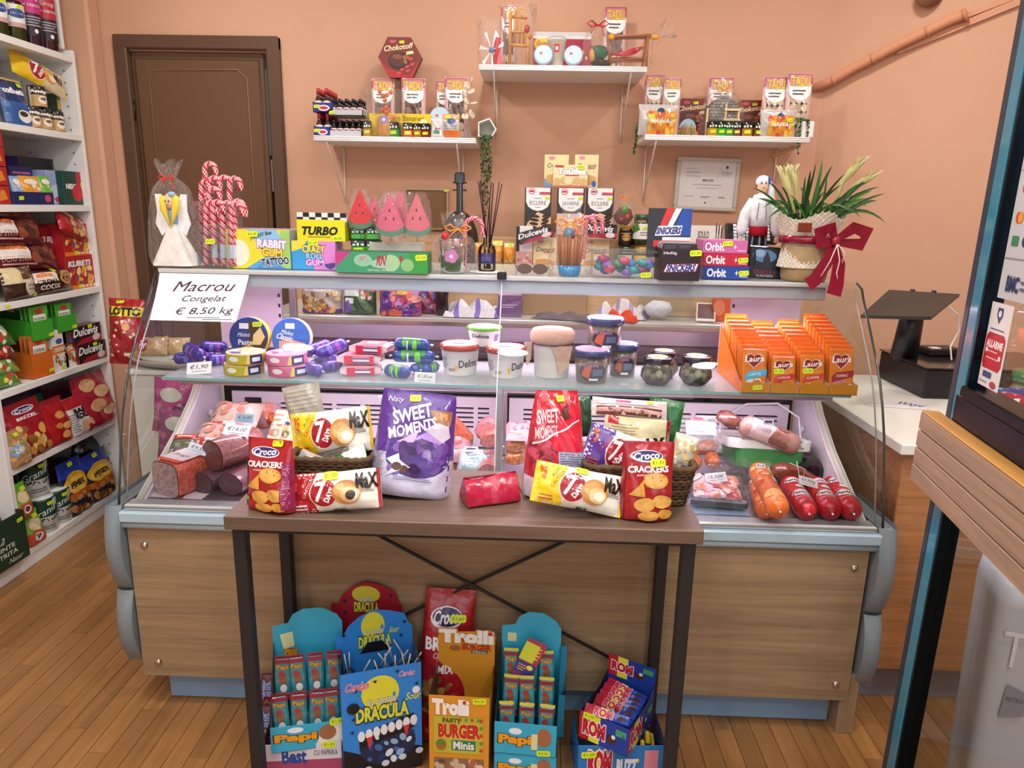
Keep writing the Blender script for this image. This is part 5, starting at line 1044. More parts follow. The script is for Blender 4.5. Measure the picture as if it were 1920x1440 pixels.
pink_cane('pink striped candy cane right of the wrapped cinnamon cup, front one',1091,404,2.25,.11,(0,-3,0),.024);pink_cane('pink striped candy cane right of the cinnamon cup, hooked behind the front one',1098,400,2.29,.11,(0,2,0),.025)
# clear box of wrapped sweets
x,y,z,w,h=where((1110,1232,468),2.135,T);o=thing('sweets_tub','clear lidded box of pink, green and blue wrapped sweets on the case top','box',(x,2.135,T));D=.10
part('clear_box',MB().box((-w/2*.95,0,0),(w/2*.95,D,h*.86),'#fff','clear_plastic',bv=.006),o);part('clear_lid',MB().box((-w/2*1.02,-.004,h*.87),(w/2*1.02,D+.004,h*.97),'#dfe6e8','clear_plastic',bv=.004),o)
rr=jit(8);price(o,front_surf(w,h,-.001),w,h,.84,.15,'€0,10',tw=.03)
for k in range(26):
    part('wrapped_sweet',MB().ell((rr.uniform(-w*.40,w*.40),rr.uniform(.016,D-.016),rr.uniform(.014,h*.66)),.017,.011,.012,['#b83a6a','#2a9aa0','#4a8ad0','#3a9a6a','#8a5ac0','#d84a6a','#5ab8c8'][k%7],'foil',9,6,noise=.25),o)
# bars boxes
o=BX('bar_box','dark brown box of chocolate bars with a raised striped back card','chocolate bar box',(1239,1314,467),2.11,T,.11,'#2b1c22',[('t','24x50g',.22,.86,.34,.1,'#e6e0e4',{'b':.02}),('p',[(.08,.26),(.9,.30),(.96,.56),(.16,.52)],'#b8343c'),('p',[(.10,.28),(.88,.32),(.94,.54),(.17,.50)],'#e8e8f0'),('t','SNICKERS',.52,.41,.70,.2,'#2a3a8a',{'b':.05,'s':.25,'r':2})],pr=(.86,.88,'€1,30',.034))
w_=.126;h_=.075;q=part('back_card',MB().box((-.085,.105,.06),(.045,.108,.205),'#33333c','card'),o)
part('card_print',decal(plane_surf((-.085,.105,.06),(.13,0,0),(0,0,.145),(0,-1,0)),.13,.145,[('p',[(.35,.5),(.62,1),(.42,1),(.22,.5)],'#d83a3c'),('p',[(.5,.5),(.76,1),(.62,1),(.38,.5)],'#eef0f4'),('p',[(.66,.45),(1,1),(.78,1),(.56,.5)],'#2a52a8'),('p',[(.66,.45),(1,.45),(1,1)],'#2a52a8'),('r',.15,.22,1,.35,'#d83a3c'),('r',.35,.35,1,.42,'#eef0f4'),('p',[(.17,.44),(.76,.46),(.8,.66),(.24,.64)],'#e8e8f0'),('t','SNICKERS',.49,.55,.54,.13,'#2a3a8a',{'b':.05,'s':.25,'r':2})]),q)
rr=jit(4)
for k in range(9):c=part('chocolate_bar',MB().box((-.052,.012+k*.0105,.02),(.048,.02+k*.0105,.106+.003*(k%2)),['#2a1a20','#8a8a94','#c8c8d0'][k%3],'foil',bv=.003),o)
for k,(yt,yb_,c,c2,s,lb)in enumerate(((503,525,'#24489c','#1c3a88','€1,10','blue chewing gum box, lowest of three stacked'),(480,502,'#c02440','#a81c38','€1,10','red chewing gum box, middle of three stacked'),(457,479,'#cc6aa8','#b85a98','€1,10','pink chewing gum box, topmost of three stacked'))):
    z0=T+.0385*k+.0005;BX('gum_pack_box',lb,'chewing gum box',(1316,1401-(2-k)*-3,yt),2.19,z0,.1,c,[('c',.12,.5,.1,.42,c2),('t','Orbit',.27,.5,.42,.62,'#f2f2f8',{'b':.03}),('p',[(.68,.5),(.71,.58),(.72,.75),(.73,.58),(.76,.5),(.73,.42),(.72,.25),(.71,.42)],'#f0e4f0'),('l',.78,.15,.97,.3,1,'#e8d8e8')],topcol='#d88aa8' if k==2 else None,group='stacked chewing gum boxes',size=(.134,.038),pr=(.55,.75,'€1,10',.03)if k==2 else(.88,.5,'€1,10',.03))
x,y,z,w,h=where((1404,1469,462),2.25,T);o=thing('souvenir_picture','small black framed souvenir picture beside the stacked gum boxes','picture',(x,2.25,T),(-8,3,0),mb=MB().box((-w/2,0,0),(w/2,.012,h),'#15161a','gloss',bv=.002))
part('printed_picture',decal(front_surf(w,h),w,h,[('r',.05,.04,.95,.95,'#1d2530'),('c',.45,.7,.35,.2,'#5a80a8'),('c',.3,.78,.15,.12,'#86a8c8'),('p',[(.12,.3),(.12,.7),(.16,.9),(.2,.7),(.22,.3)],'#101418'),('p',[(.4,.3),(.42,.62),(.5,.8),(.52,.9),(.55,.8),(.62,.62),(.66,.3)],'#262a30'),('p',[(.8,.3),(.84,.85),(.9,.3)],'#101418'),('t','DRACULA',.5,.2,.66,.13,'#9a3030'),('t','VLADTEPES',.5,.08,.5,.07,'#d0d0d0')]),o)
# keypad
x=at(1412,440,Y=2.42).x;o=thing('keypad','black tilted keypad with rows of bright keys behind the gum boxes','keypad',(x,2.42,at(1412,456,Y=2.42).z),(-28,0,0));part('keypad_body',MB().box((-.085,0,0),(.085,.02,.075),'#1c1c20','gloss',bv=.006),o)
for i in range(9):
    for j in range(5):part('key',MB().box((-.06+i*.0135,-.002,.01+j*.012),(-.05+i*.0135,.001,.019+j*.012),'#dfe9f2','plastic'),o)
part('support_foot',MB().box((-.03,.02,-.075),(.03,.05,.01),'#1c1c20','plastic'),o)
b=MB();[b.tube([(at(1346+k*4,460,Y=2.4).x,2.42,T),(at(1347+k*5,416+k*3,Y=2.4).x,2.42,at(1347,417+k*4,Y=2.4).z)],.002,'#1c2024','gloss',6)for k in range(3)];thing('pens','dark thin pens standing between the gum boxes and the keypad','pens',mb=b)
# doll
zb=T;Yd=2.34;top=at(1425,325,Y=Yd).z;H_=top-zb;x=at(1421,440,Y=Yd).x
o=thing('folk_doll','folk costume doll in white blouse, red sash and striped black skirt','doll',(x,Yd,zb),(0,0,-8))
rows=[];cc=[]
for i in range(9):
    t=i/8;rw=.036-.008*t;rows.append([(rw*(1+.05*math.sin(9*a_*.1963)*1)*math.cos(a_*.1963),rw*.75*(1+.05*math.sin(9*a_*.1963))*math.sin(a_*.1963),.016+t*H_*.38)for a_ in range(32)])
b=MB();col=['#23202a' if(j%4)else '#8a8a92' for i in range(8)for j in range(32)];b.grid(np.array(rows),col,'fabric',wrap=True);part('striped_skirt',b,o);part('red_hem',MB().lathe([(.037,.008),(.036,.018)],24,'#b02030','fabric'),o);part('feet',MB().ell((-.012,-.008,.007),.01,.016,.007,'#2a1a18','gloss').ell((.012,-.008,.007),.01,.016,.007,'#2a1a18','gloss'),o)
part('red_sash',MB().lathe([(.029,H_*.40),(.028,H_*.50)],24,'#a81c30','fabric'),o)
b=MB();b.lathe([(.028,H_*.49),(.033,H_*.6),(.034,H_*.7),(.024,H_*.79),(.009,H_*.81)],22,'#e9ebef','fabric');part('blouse',b,o);part('blouse_print',decal(cyl_surf(.0345,.034,H_*.55,H_*.72,-40,40),.045,.05,[('p',[(.2,0),(.24,0),(.3,1),(.26,1)],'#5a6a8a'),('p',[(.8,0),(.76,0),(.7,1),(.74,1)],'#5a6a8a')],eps=.002,m='fabric'),o)
for s_ in(-1,1):
    part('sleeve',MB().tube([(s_*.026,0,H_*.75),(s_*.045,-.004,H_*.62),(s_*.052,-.008,H_*.46),(s_*.054,-.012,H_*.40)],[.012,.016,.018,.009],'#e6e8ec','fabric',12),o)
    hd=MB();hd.ell((0,0,0),.006,.004,.008,'#e2b89c','matte',8,6)
    for k in range(5):hd.tube([((k-2)*.0024,0,-.005),((k-2)*.0032,-.001,-.013+abs(k-2)*.0015)],[.0014,.001],'#e2b89c','matte',5)
    q=part('hand',hd,o);q.location=(s_*.054,-.013,H_*.37)
part('head',MB().ell((0,0,H_*.875),.0175,.0175,.022,'#e8c0a4','matte',18,14).ell((0,-.0175,H_*.868),.003,.004,.004,'#e4b498','matte',8,6).tube([(0,0,H_*.78),(0,0,H_*.84)],.008,'#e8c0a4','matte'),o)
part('face',decal(plane_surf((-.014,-.0195,H_*.835),(.028,0,0),(0,0,.036),(0,-1,0)),.028,.036,[('c',.26,.62,.09,.06,'#2a3040'),('c',.74,.62,.09,.06,'#2a3040'),('r',.14,.72,.38,.75,'#5a3a28'),('r',.62,.72,.86,.75,'#5a3a28'),('c',.5,.28,.12,.04,'#b8444c')]),o)
part('hair',MB().ell((0,.004,H_*.885),.0195,.018,.022,'#3a2418','matte',noise=.08),o);part('headscarf',MB().ell((0,.003,H_*.92),.022,.021,.02,'#eef0f4','fabric',16,10).tube([(.016,.008,H_*.93),(.026,.008,H_*.86),(.034,.006,H_*.72)],[.008,.010,.012],'#e6eaf0','fabric',8),o);part('blue_trim',MB().ell((.016,-.008,H_*.93),.006,.006,.012,'#3a5aa8','fabric'),o)
# bromeliad in a wrapped pot
px0=at(1522,500,Y=2.16);o=thing('potted_plant','leafy bromeliad with pale green flower spikes in a netted pot with crimson bow','potted plant',(px0.x,2.22,T));rr=jit(12)
ZW=at(1520,455,Y=2.2).z-T;ZTp=at(1520,405,Y=2.2).z-T
part('burlap_pot',MB().lathe([(.062,0),(.066,.01),(.074,ZW*.9),(.07,ZW*.9),(.06,.012)],26,'#a48c68','fabric'),o)
rows=[]
for i in range(10):
    t=i/9;R0=(.079-.012*math.sin(t*2.2)+.05*max(0,t-.45));rows.append([(R0*(1+.09*math.sin(5*a_*.1745+2)*t+.03*math.sin(13*a_*.1745))*math.cos(a_*.1745),R0*.9*(1+.09*math.sin(5*a_*.1745+2)*t)*math.sin(a_*.1745),ZW*.35+(ZTp-ZW*.35)*t+.012*t*math.sin(4*a_*.1745+1))for a_ in range(36)])
G=np.array(rows);b=MB();b.grid(G,'#d8cdb8','fabric',wrap=True);wr_=part('paper_wrap',b,o);b=MB()
for i in range(0,9):
    for j in range(36):A,B=G[i,j]*1.015,G[i+1,(j+1)%36]*1.015;b.tube([A,B],.0011,'#f1ece0','fabric',4,caps=False);A,B=G[i,j]*1.015,G[i+1,(j-1)%36]*1.015;b.tube([A,B],.0011,'#f1ece0','fabric',4,caps=False)
part('net',b,wr_,kind='stuff');part('leather_tag',MB().box((-.062,-.086,ZTp*.76),(-.022,-.082,ZTp*.9),'#7a3420','matte',bv=.002),o)
part('ribbon_band',MB().lathe([(.083,ZW*.98),(.084,ZW*1.18)],30,'#8c1030','gloss',Matrix.Diagonal((1,.92,1,1))),o)
def strip(P,wd,c,m='gloss'):
    b=MB();V=[];
    for i,p in enumerate(P):p=Vector(p);t=(Vector(P[min(i+1,len(P)-1)])-Vector(P[max(i-1,0)])).normalized();s_=t.cross(Vector((0,-1,0))).normalized()*wd[i]/2;V.append([tuple(p-s_),tuple(p+s_)])
    b.grid(np.array(V),c,m);return b
RB='#8c1030'
part('ribbon_tail',strip([(.04,-.09,ZW*1.05),(.03,-.1,ZW*.6),(.0,-.098,ZW*.1),(-.02,-.1,-.004)],[.02,.034,.04,.042],RB),o);part('ribbon_tail',strip([(.045,-.09,ZW*1.05),(.062,-.1,ZW*.5),(.058,-.11,-.0),(.05,-.118,-.03)],[.02,.036,.042,.044],RB),o)
for s_,q_ in((1,1),(-1,.55)):part('bow_loop',strip([(.045,-.095,ZW*1.1),(.045+s_*.04*q_,-.115,ZW*1.42),(.045+s_*.085*q_,-.1,ZW*1.3),(.045+s_*.075*q_,-.095,ZW*1.0),(.045,-.095,ZW*1.05)],[.018,.034,.042,.036,.018],RB),o)
part('bow_knot',MB().ell((.045,-.1,ZW*1.08),.013,.01,.015,'#9c1838','gloss'),o);part('white_cord',MB().tube([(.045,-.112,ZW*1.0),(.03,-.115,ZW*.6),(.01,-.112,ZW*.2)],.0016,'#ece4d8','fabric',5).tube([(.045,-.112,ZW*1.0),(.055,-.118,ZW*.6),(.05,-.12,ZW*.3),(.055,-.12,ZW*.15)],.0016,'#ece4d8','fabric',5).tube([(.047,-.112,ZW*1.0),(.07,-.112,ZW*.8),(.065,-.112,ZW*.55)],.0016,'#ece4d8','fabric',5),o)
def blade(P,wd,c):
    P=[Vector(p)for p in P];Q=[P[0].lerp(P[1],t).lerp(P[1].lerp(P[2],t),t)for t in[i/9 for i in range(10)]];b=MB();V=[];up=Vector((0,0,1))
    for i,p in enumerate(Q):
        t=(Q[min(i+1,9)]-Q[max(i-1,0)]).normalized();s_=t.cross(Vector((.2,-1,.3))).normalized();k=wd*math.sin(math.pi*(.14+.86*i/9))**.7;n=s_.cross(t).normalized()*k*.25;V.append([p-s_*k/2+n,p,p+s_*k/2+n])
    b.grid(np.array([[tuple(a_)for a_ in r]for r in V]),c,'leaf');return b
L0=Vector(o.location)
tips=[(1410,352),(1420,372),(1440,340),(1447,395),(1470,388),(1500,350),(1530,305),(1542,300),(1562,308),(1580,345),(1600,360),(1636,358),(1660,363),(1645,376),(1625,388),(1595,398),(1605,392),(1663,420),(1455,375),(1515,372),(1545,360),(1570,378),(1490,400),(1430,390),(1560,395),(1610,345),(1640,330),(1480,365),(1465,350),(1510,330),(1585,325),(1625,372),(1650,350),(1550,330),(1520,318),(1440,410),(1615,410),(1475,405)]
for k,(tx,ty)in enumerate(tips):
    q=at(tx,ty,Y=2.2+.05*((k*7)%3-1))-L0;base=Vector(((q.x*.18)+rr.uniform(-.02,.02),rr.uniform(-.02,.03),ZTp*.80));mid=base.lerp(q,.5)+Vector((0,rr.uniform(-.03,.02),.03+.05*abs(q.x)+(.05 if ty>380 else 0)))
    part('leaf',blade([base,mid,q],.0085+.005*((k*5)%3)/2,['#2c5326','#38652e','#244820','#4a7a38'][k%4]),o)
for k,(pts,r)in enumerate((([(1490,400),(1480,360),(1462,310)],.012),([(1495,400),(1492,350),(1484,308)],.010),([(1560,400),(1580,340),(1624,292)],.012),([(1570,410),(1600,350),(1650,322)],.011))):
    q=[at(a_,c_,Y=2.19+.02*k)-L0 for a_,c_ in pts];q=[q[0],q[0].lerp(q[1],.6),q[1],q[1].lerp(q[2],.35),q[1].lerp(q[2],.7),q[2]]
    fs=part('flower_spike',MB().tube(q,[.004,.0045,.007,r,r*.9,.001],'#b9b878','leaf',10),o)
    for j in range(3):b=blade([q[3],q[4]+Vector((.012*(1 if j%2 else-1),-.01,.004)),q[4].lerp(q[5],.5)+Vector((.02*(j-1),-.01,.012))],.014,['#c9c48a','#a8ae6a','#d8c8a0'][j]);part('bract',b,fs)
# ================================================================== INSIDE THE CASE: SHELF
SZ=.993
def saus(label,name,px0,px1,Y,z,r,c,el,grp,dz=0,dy=0,cat='sausage',m='print'):
    # a sausage lying between two picture columns; px0/px1 = (x, height offset)
    a_,c_=at(px0,690,Y=Y),at(px1,690,Y=Y);v=Vector((c_.x-a_.x,dy,dz));L=v.length
    rot=v.to_track_quat('Z','Y').to_euler();o=thing(name,label,cat,(a_.x,Y,z+r),(0,0,0),grp,mb=sausage_mb(L,r,c,m))
    # turn so the print faces the viewer
    X=v.normalized();Z_=Vector((0,-1,0));Z_=(Z_-X*Z_.dot(X)).normalized();W_=X.cross(Z_)
    M_=Matrix(((-W_.x,-Z_.x,X.x),(-W_.y,-Z_.y,X.y),(-W_.z,-Z_.z,X.z)));M_=Matrix(((W_.x,-Z_.x,X.x),(W_.y,-Z_.y,X.y),(W_.z,-Z_.z,X.z)))
    o.rotation_euler=M_.to_euler()
    S=cyl_surf(r,r,r,L-r,-95,95);mb=decal(S,3.3*r,L-2*r,el,eps=.0006,thr=.007,m=m);part('label_print',mb,o);return o
PUR='#38288a'
pe=[('c',.5,.3,.28,.14,'#7a6ac8'),('c',.5,.72,.3,.12,'#8a4aa8'),('r',0,.5,1,.54,'#6a5ac0')]
GL,GM,GB='purple liver sausages on the left of the shelf','purple liver sausages in the middle of the shelf','blue and green sausages on the shelf'
for k,(a_,c_,Y,z,r,dz,dy,lb)in enumerate([(326,372,2.19,SZ,.019,0,.05,'purple sausage nearest the left end of glass shelf'),(358,398,2.22,SZ,.018,0,.04,'purple sausage lying behind the price card, left end'),(352,396,2.20,SZ+.036,.021,-.02,-.05,'large purple sausage on top of the left pile, pointing down right'),(376,418,2.24,SZ+.032,.019,-.01,.05,'blue tinted purple sausage at the right of the left pile'),(388,420,2.18,SZ,.018,0,.05,'purple sausage beside the stacked cheese boxes')]):saus(lb,'liver_sausage',a_,c_,Y,z,r,PUR,pe,GL,dz,dy)
for k,(a_,c_,Y,z,r,dz,dy,lb)in enumerate([(578,612,2.17,SZ+.034,.02,.02,.06,'purple sausage top left of the middle pile'),(594,640,2.15,SZ+.03,.021,.03,.07,'purple sausage top right of the middle pile'),(574,612,2.12,SZ,.019,0,-.05,'purple sausage lying lowest front in the middle pile'),(604,632,2.13,SZ,.018,0,.06,'purple sausage bottom right of the middle pile'),(588,630,2.22,SZ,.019,0,.04,'purple sausage hidden at the back of the middle pile')]):saus(lb,'liver_sausage',a_,c_,Y,z,r,'#4a359c',pe,GM,dz,dy)
be=[('r',0,.1,.45,.9,'#3f8a4a'),('c',.55,.65,.35,.1,'#7ad04a'),('r',.3,.3,.8,.36,'#dfe8f0'),('c',.4,.2,.2,.07,'#5fae3a')]
for k,(a_,c_,Y,z,r,dz,dy,lb)in enumerate([(740,806,2.16,SZ+.074,.0195,-.004,0,'blue green sausage on top of its pile'),(736,816,2.15,SZ+.036,.0195,0,0,'long blue green sausage across the middle of its pile'),(722,772,2.11,SZ,.02,-.0,-.03,'blue green sausage at the lower left of its pile, pointing front'),(772,796,2.12,SZ,.018,0,.07,'short looking blue green sausage under the pile, middle'),(792,815,2.13,SZ,.018,0,.06,'blue green sausage at lower right of its pile')]):saus(lb,'sausage',a_,c_,Y,z,r,'#24449a',be,GB,dz,dy)
def card(label,cx,cy,wpx,Y,Z,txt,tilt=-25,col='#eceaf0',roll=0):
    p=at(cx,cy,Y=Y);w=wpx/FPX*Y*1.03;h=w*.5;o=thing('price_card',label,'price card',(p.x,Y,Z),(tilt,roll,0),'handwritten price cards',mb=MB().box((-w/2,0,0),(w/2,.0012,h),col,'card'))
    part('handwriting',decal(front_surf(w,h),w,h,[('t',txt,.5,.58,.72,.42,'#2c2a48',{'s':.3}),('l',.2,.18,.85,.26,1,'#3a3858')]),o);return o
card('white price card 1,90 at the left end of the glass shelf',372,697,48,2.075,SZ,'€1,90',-30,roll=-6);card('white price card below the blue green sausages',796,706,39,2.04,SZ,'€1,50 pz',-8,roll=2);card('tiny blank card behind the blue round box',592,645,12,2.33,SZ,'-',-8)
# round spreadable cheese boxes
def round_box(label,cx,yb_,rpx,Y,z,el,side,t=.032,stand=None,base='#3c5cac'):
    p=at(cx,yb_,Y=Y);r=rpx/FPX*Y*1.03
    if stand is not None:M_=Matrix.Translation((0,0,r))@Matrix.Rotation(math.radians(90),4,'X')
    else:M_=Matrix.Identity(4)
    o=thing('cheese_box',label,'cheese spread box',(p.x,Y if stand is not None else Y+r,z),(stand or 0,0,0),'round cheese spread boxes')
    part('round_carton',MB().lathe([(r*.985,0),(r,.001),(r,t-.001),(r*.985,t)],40,[base,side,base,base],'card',M_),o)
    if stand is not None:S=plane_surf((-r,-t,0),(2*r,0,0),(0,0,2*r),(0,-1,0))
    else:S=plane_surf((-r,-r,t),(2*r,0,0),(0,2*r,0),(0,0,1))
    part('lid_print',decal(S,2*r,2*r,[('c',.5,.5,.49,.49,base)]+el),o)
    if stand is None:part('side_print',decal(cyl_surf(r,r,0,t,-80,80),r*2.8,t,[('p',[(.1,.08),(.62,.08),(.66,.92),(.3,.92)],side),('r',.7,.08,.95,.92,'#2b2b74'),('r',.0,.08,.1,.92,'#2b2b74'),('r',.74,.3,.9,.7,'#e8e8f0'),('c',.4,.55,.1,.25,'#e8e4e0'),('p',[(.62,.08),(.7,.08),(.7,.92),(.66,.92)],'#e8c86a')],eps=.0006,thr=.01),o)
    return o,r,S
o,r,S=round_box('round cheese box standing up, dark blue and yellow with mountain picture',473,657,36.5,2.25,SZ+.022,[('p',[(.5,.95),(.96,.6),(.95,.3),(.6,.03),(.5,.3)],'#4b3a28'),('p',[(.62,.55),(.8,.75),(.92,.5),(.8,.3),(.6,.3)],'#e4cf98'),('p',[(.15,.15),(.5,.03),(.85,.15),(.5,.3)],'#c9b43a'),('r',.26,.7,.5,.84,'#e6ecf2'),('t','Mâdeti',.38,.55,.3,.1,'#f2f2f4',{'s':.2}),('t','Paste',.42,.36,.36,.13,'#f2f2f4',{'b':.02})],'#e8c73a',stand=-9,base='#27448f')
price(o,S,2*r,2*r,.72,.82,'€3,9',tw=.03);round_box('round cheese box standing up, blue with pink ham picture',551,662,36,2.26,SZ+.022,[('p',[(.2,.4),(.5,.45),(.9,.35),(.8,.12),(.45,.03),(.2,.15)],'#d8a098'),('p',[(.35,.35),(.6,.4),(.55,.2)],'#e8c4b8'),('p',[(.65,.3),(.9,.34),(.8,.15)],'#7a3a34'),('r',.36,.72,.6,.86,'#e6ecf2'),('t','Mâdeti',.42,.62,.3,.1,'#f2f2f4',{'s':.2,'r':-12}),('t','Classic',.35,.5,.42,.14,'#f2f2f4',{'s':.3,'r':-12,'b':.02}),('r',.68,.46,.94,.58,'#3a78c8')],'#dcd0dc',stand=-9,base='#3f6cc0')
yl=[('c',.45,.6,.3,.2,'#e8b484'),('p',[(.05,.4),(.3,.1),(.5,.15),(.4,.4)],'#3a3a8a'),('k',.3,.4,.8,.8,14,.06,['#e8a868','#f0cfa0','#c87a44'])];pk=[('c',.5,.6,.32,.24,'#e8a0bc'),('p',[(.1,.5),(.3,.2),(.4,.5)],'#c82858'),('k',.3,.4,.8,.8,10,.07,['#f0c0d0','#d8688c'])]
for k,(cx,z,rp,lb,el,sd,bs)in enumerate([(444,SZ,37,'yellow sided cheese box, bottom of the left stack',yl,'#b8a830','#d8b890'),(449,SZ+.034,36.5,'yellow sided cheese box, top of the left stack',yl,'#b8a830','#d8b890'),(530,SZ,39.5,'pink sided cheese box, bottom of the right stack',pk,'#d0648c','#d890ac'),(526,SZ+.034,38.5,'pink sided cheese box, top of the right stack',pk,'#d0648c','#d890ac')]):round_box(lb,cx,700,rp,2.055,z,el,sd,base=bs)
# pink wrapped slabs
for k,(a_,c_,yt,z,Y,lb)in enumerate([(641,712,690,SZ,2.10,'pink wrapped cheese pack, bottom of three'),(634,712,669,SZ+.033,2.11,'pink wrapped cheese pack, middle of three'),(656,726,650,SZ+.064,2.12,'pink wrapped cheese pack, top of three')]):
    x,y,z_,w,h=where((a_,c_,yt),Y,z);o=thing('cheese_pack',lb,'cheese pack',(x,Y,z),(0,0,8-7*k),'pink wrapped cheese packs')
    part('wrapped_block',MB().box((-w*.36,0,.001),(w*.36,.075,.030),'#d8889c','foil',bv=.004),o);part('front_print',decal(front_surf(w*.72,.028),w*.72,.028,[('r',.02,.05,.3,.95,'#d8284a'),('r',.3,.2,.85,.35,'#3a3a8a'),('r',.3,.6,.85,.72,'#3a3a8a'),('r',.85,.05,.98,.95,'#d8284a'),('r',.3,.35,.85,.6,'#f0d8e0')]),o)
    part('top_print',decal(plane_surf((-w*.36,0,.0305),(w*.72,0,0),(0,.075,0),(0,0,1)),w*.72,.075,[('c',.55,.5,.3,.3,'#e8c8a0'),('r',.1,.7,.8,.85,'#c83a5a')]),o)
    for s_ in(-1,1):q=part('wrapper_end',MB().add([(s_*w*.36,.005,.004),(s_*w*.36,.07,.004),(s_*w*.36,.07,.028),(s_*w*.36,.005,.028),(s_*w*.52,-.004,.01),(s_*w*.52,.075,.006),(s_*w*.5,.078,.02),(s_*w*.53,-.002,.024)],[[0,1,5,4],[3,2,6,7],[0,3,7,4],[1,2,6,5]],'#e8c4d0','foil'),o)
# tubs
def tub(label,bb,Y,z,wall,rim,lid,print_,lidel,m='plastic',grp=None,taper=.86,food=None,name='spread_tub',cat='tub'):
    x,y,z_,w,h=where(bb,Y,z);R=w/2;o=thing(name,label,cat,(x,Y+R,z),(0,0,0),grp)
    part('tub_wall',MB().lathe([(R*taper*.9,0),(R*taper*.92,.002),(R*.93,h*.80),(R*.96,h*.82)],30,wall,m),o)
    if food:part('contents',MB().lathe([(R*taper*.86,.003),(R*.88,h*.76),(0,h*.77)],24,food,'meat'),o)
    part('lid',MB().lathe([(R,h*.80),(R*1.0,h*.92),(R*.96,h*.97),(R*.9,h*.965),(0,h*.965)],30,[rim,rim,rim,lid],'gloss'),o)
    if lidel:part('lid_print',decal(plane_surf((-R*.85,-R*.85,h*.966),(R*1.7,0,0),(0,R*1.7,0),(0,0,1)),R*1.7,R*1.7,lidel),o)
    part('label_print',decal(cyl_surf(R*taper*.92,R*.93,.002,h*.80,-80,80),R*2.5,h*.78,print_,eps=.0008,thr=.012),o);return o
de=lambda x0:[('l',.04,.25,.28,.72,6,'#8a8a94'),('t','Delma',x0,.5,.42,.3,'#2a2a38',{'b':.02,'s':.1,'r':4}),('c',x0-.27,.3,.03,.14,'#d8a83a'),('l',.28,.15,.45,.3,2,'#666')]
ld=[('c',.5,.5,.45,.45,'#e8dcea'),('l',.3,.3,.75,.5,2,'#a04a4a'),('l',.25,.36,.8,.46,1,'#7a2a3a')]
tub('white margarine tub with brown red lid, left under the green-lidded one',(820,898,648),2.12,SZ,'#e4dcdc','#b24a38','#e6d8e6',de(.72),ld,grp='margarine tubs');tub('white margarine tub with brown red lid, beside the cloth covered jar',(908,986,654),2.10,SZ,'#e4dcdc','#b24a38','#e6d8e6',de(.85)+[('t','a',.04,.5,.08,.2,'#2a2a38')],ld,grp='margarine tubs');tub('small white margarine tub with green lid on top of two others',(872,940,615),2.15,SZ+.088,'#ece4e2','#6cb83a','#e8dcea',[('t','Delma',.42,.66,.42,.24,'#2a2a38',{'b':.02,'s':.1}),('r',.78,.3,.92,.75,'#8a7aa8')],ld[:2],taper=.82)
x,y,z_,w,h=where((998,1076,622),2.12,SZ);R=w/2;o=thing('cloth_jar','white plastic jar covered with a pink burlap cloth tied by string','jar',(x,2.12+R,SZ))
part('jar_wall',MB().lathe([(R*.82,0),(R*.86,.003),(R*.92,h*.7),(R*.95,h*.72)],28,'#e2dcd6','plastic'),o);b=MB();b.lathe([(R*1.0,h*.70),(R*1.1,h*.78),(R*1.12,h*.9),(R*.98,h*.99),(R*.6,h*1.02),(0,h*1.0)],32,'#c9a08e','fabric');part('burlap_cover',b,o)
part('string',MB().tube([(R*1.0*math.cos(k*.2094),R*1.0*math.sin(k*.2094),h*.705)for k in range(30)],.002,'#5a4a6a','fabric',5,closed=True),o)
part('cloth_tail',MB().prism([(-R*.1,h*.7),(R*.95,h*.7),(R*.8,h*.3),(R*.35,h*.08),(R*.2,h*.4)],.003,'#c4a090','fabric',Matrix.Translation((0,-R*.98,0))),o);part('cloth_tail',MB().prism([(-R*1.0,h*.72),(-R*1.4,h*.7),(-R*1.25,h*.2),(-R*1.05,h*.35)],.004,'#c9a898','fabric',Matrix.Translation((0,-R*.3,0))),o)
part('paper_tag',MB().box((-R*.5,-R*.5,h*1.005),(R*.45,R*.05,h*1.035),'#ecd8e8','card'),o)
pa=[('c',.5,.42,.30,.36,'#3a3448'),('p',[(.24,.3),(.32,.6),(.48,.7),(.42,.2)],'#c85a3a'),('r',.5,.3,.72,.55,'#5a6a8a'),('t','PALMARIE',.42,.7,.4,.12,'#d890c0'),('r',.42,.12,.62,.2,'#e8e0e8')]
for lb,bb,Y,z in(('blue rimmed tub of seafood salad on top of two others',(1100,1176,598),2.13,SZ+.088),('blue rimmed tub of seafood salad, front left below',(1076,1150,658),2.06,SZ),('blue rimmed tub of seafood salad, back right below',(1142,1202,646),2.15,SZ)):tub(lb,bb,Y,z,'#e8dcd8','#3a4478','#dccbe0',pa,[('r',.3,.35,.7,.6,'#cdb4d8')],m='clear_plastic',grp='blue rimmed seafood tubs',food='#8a7058',taper=.88,name='salad_tub')
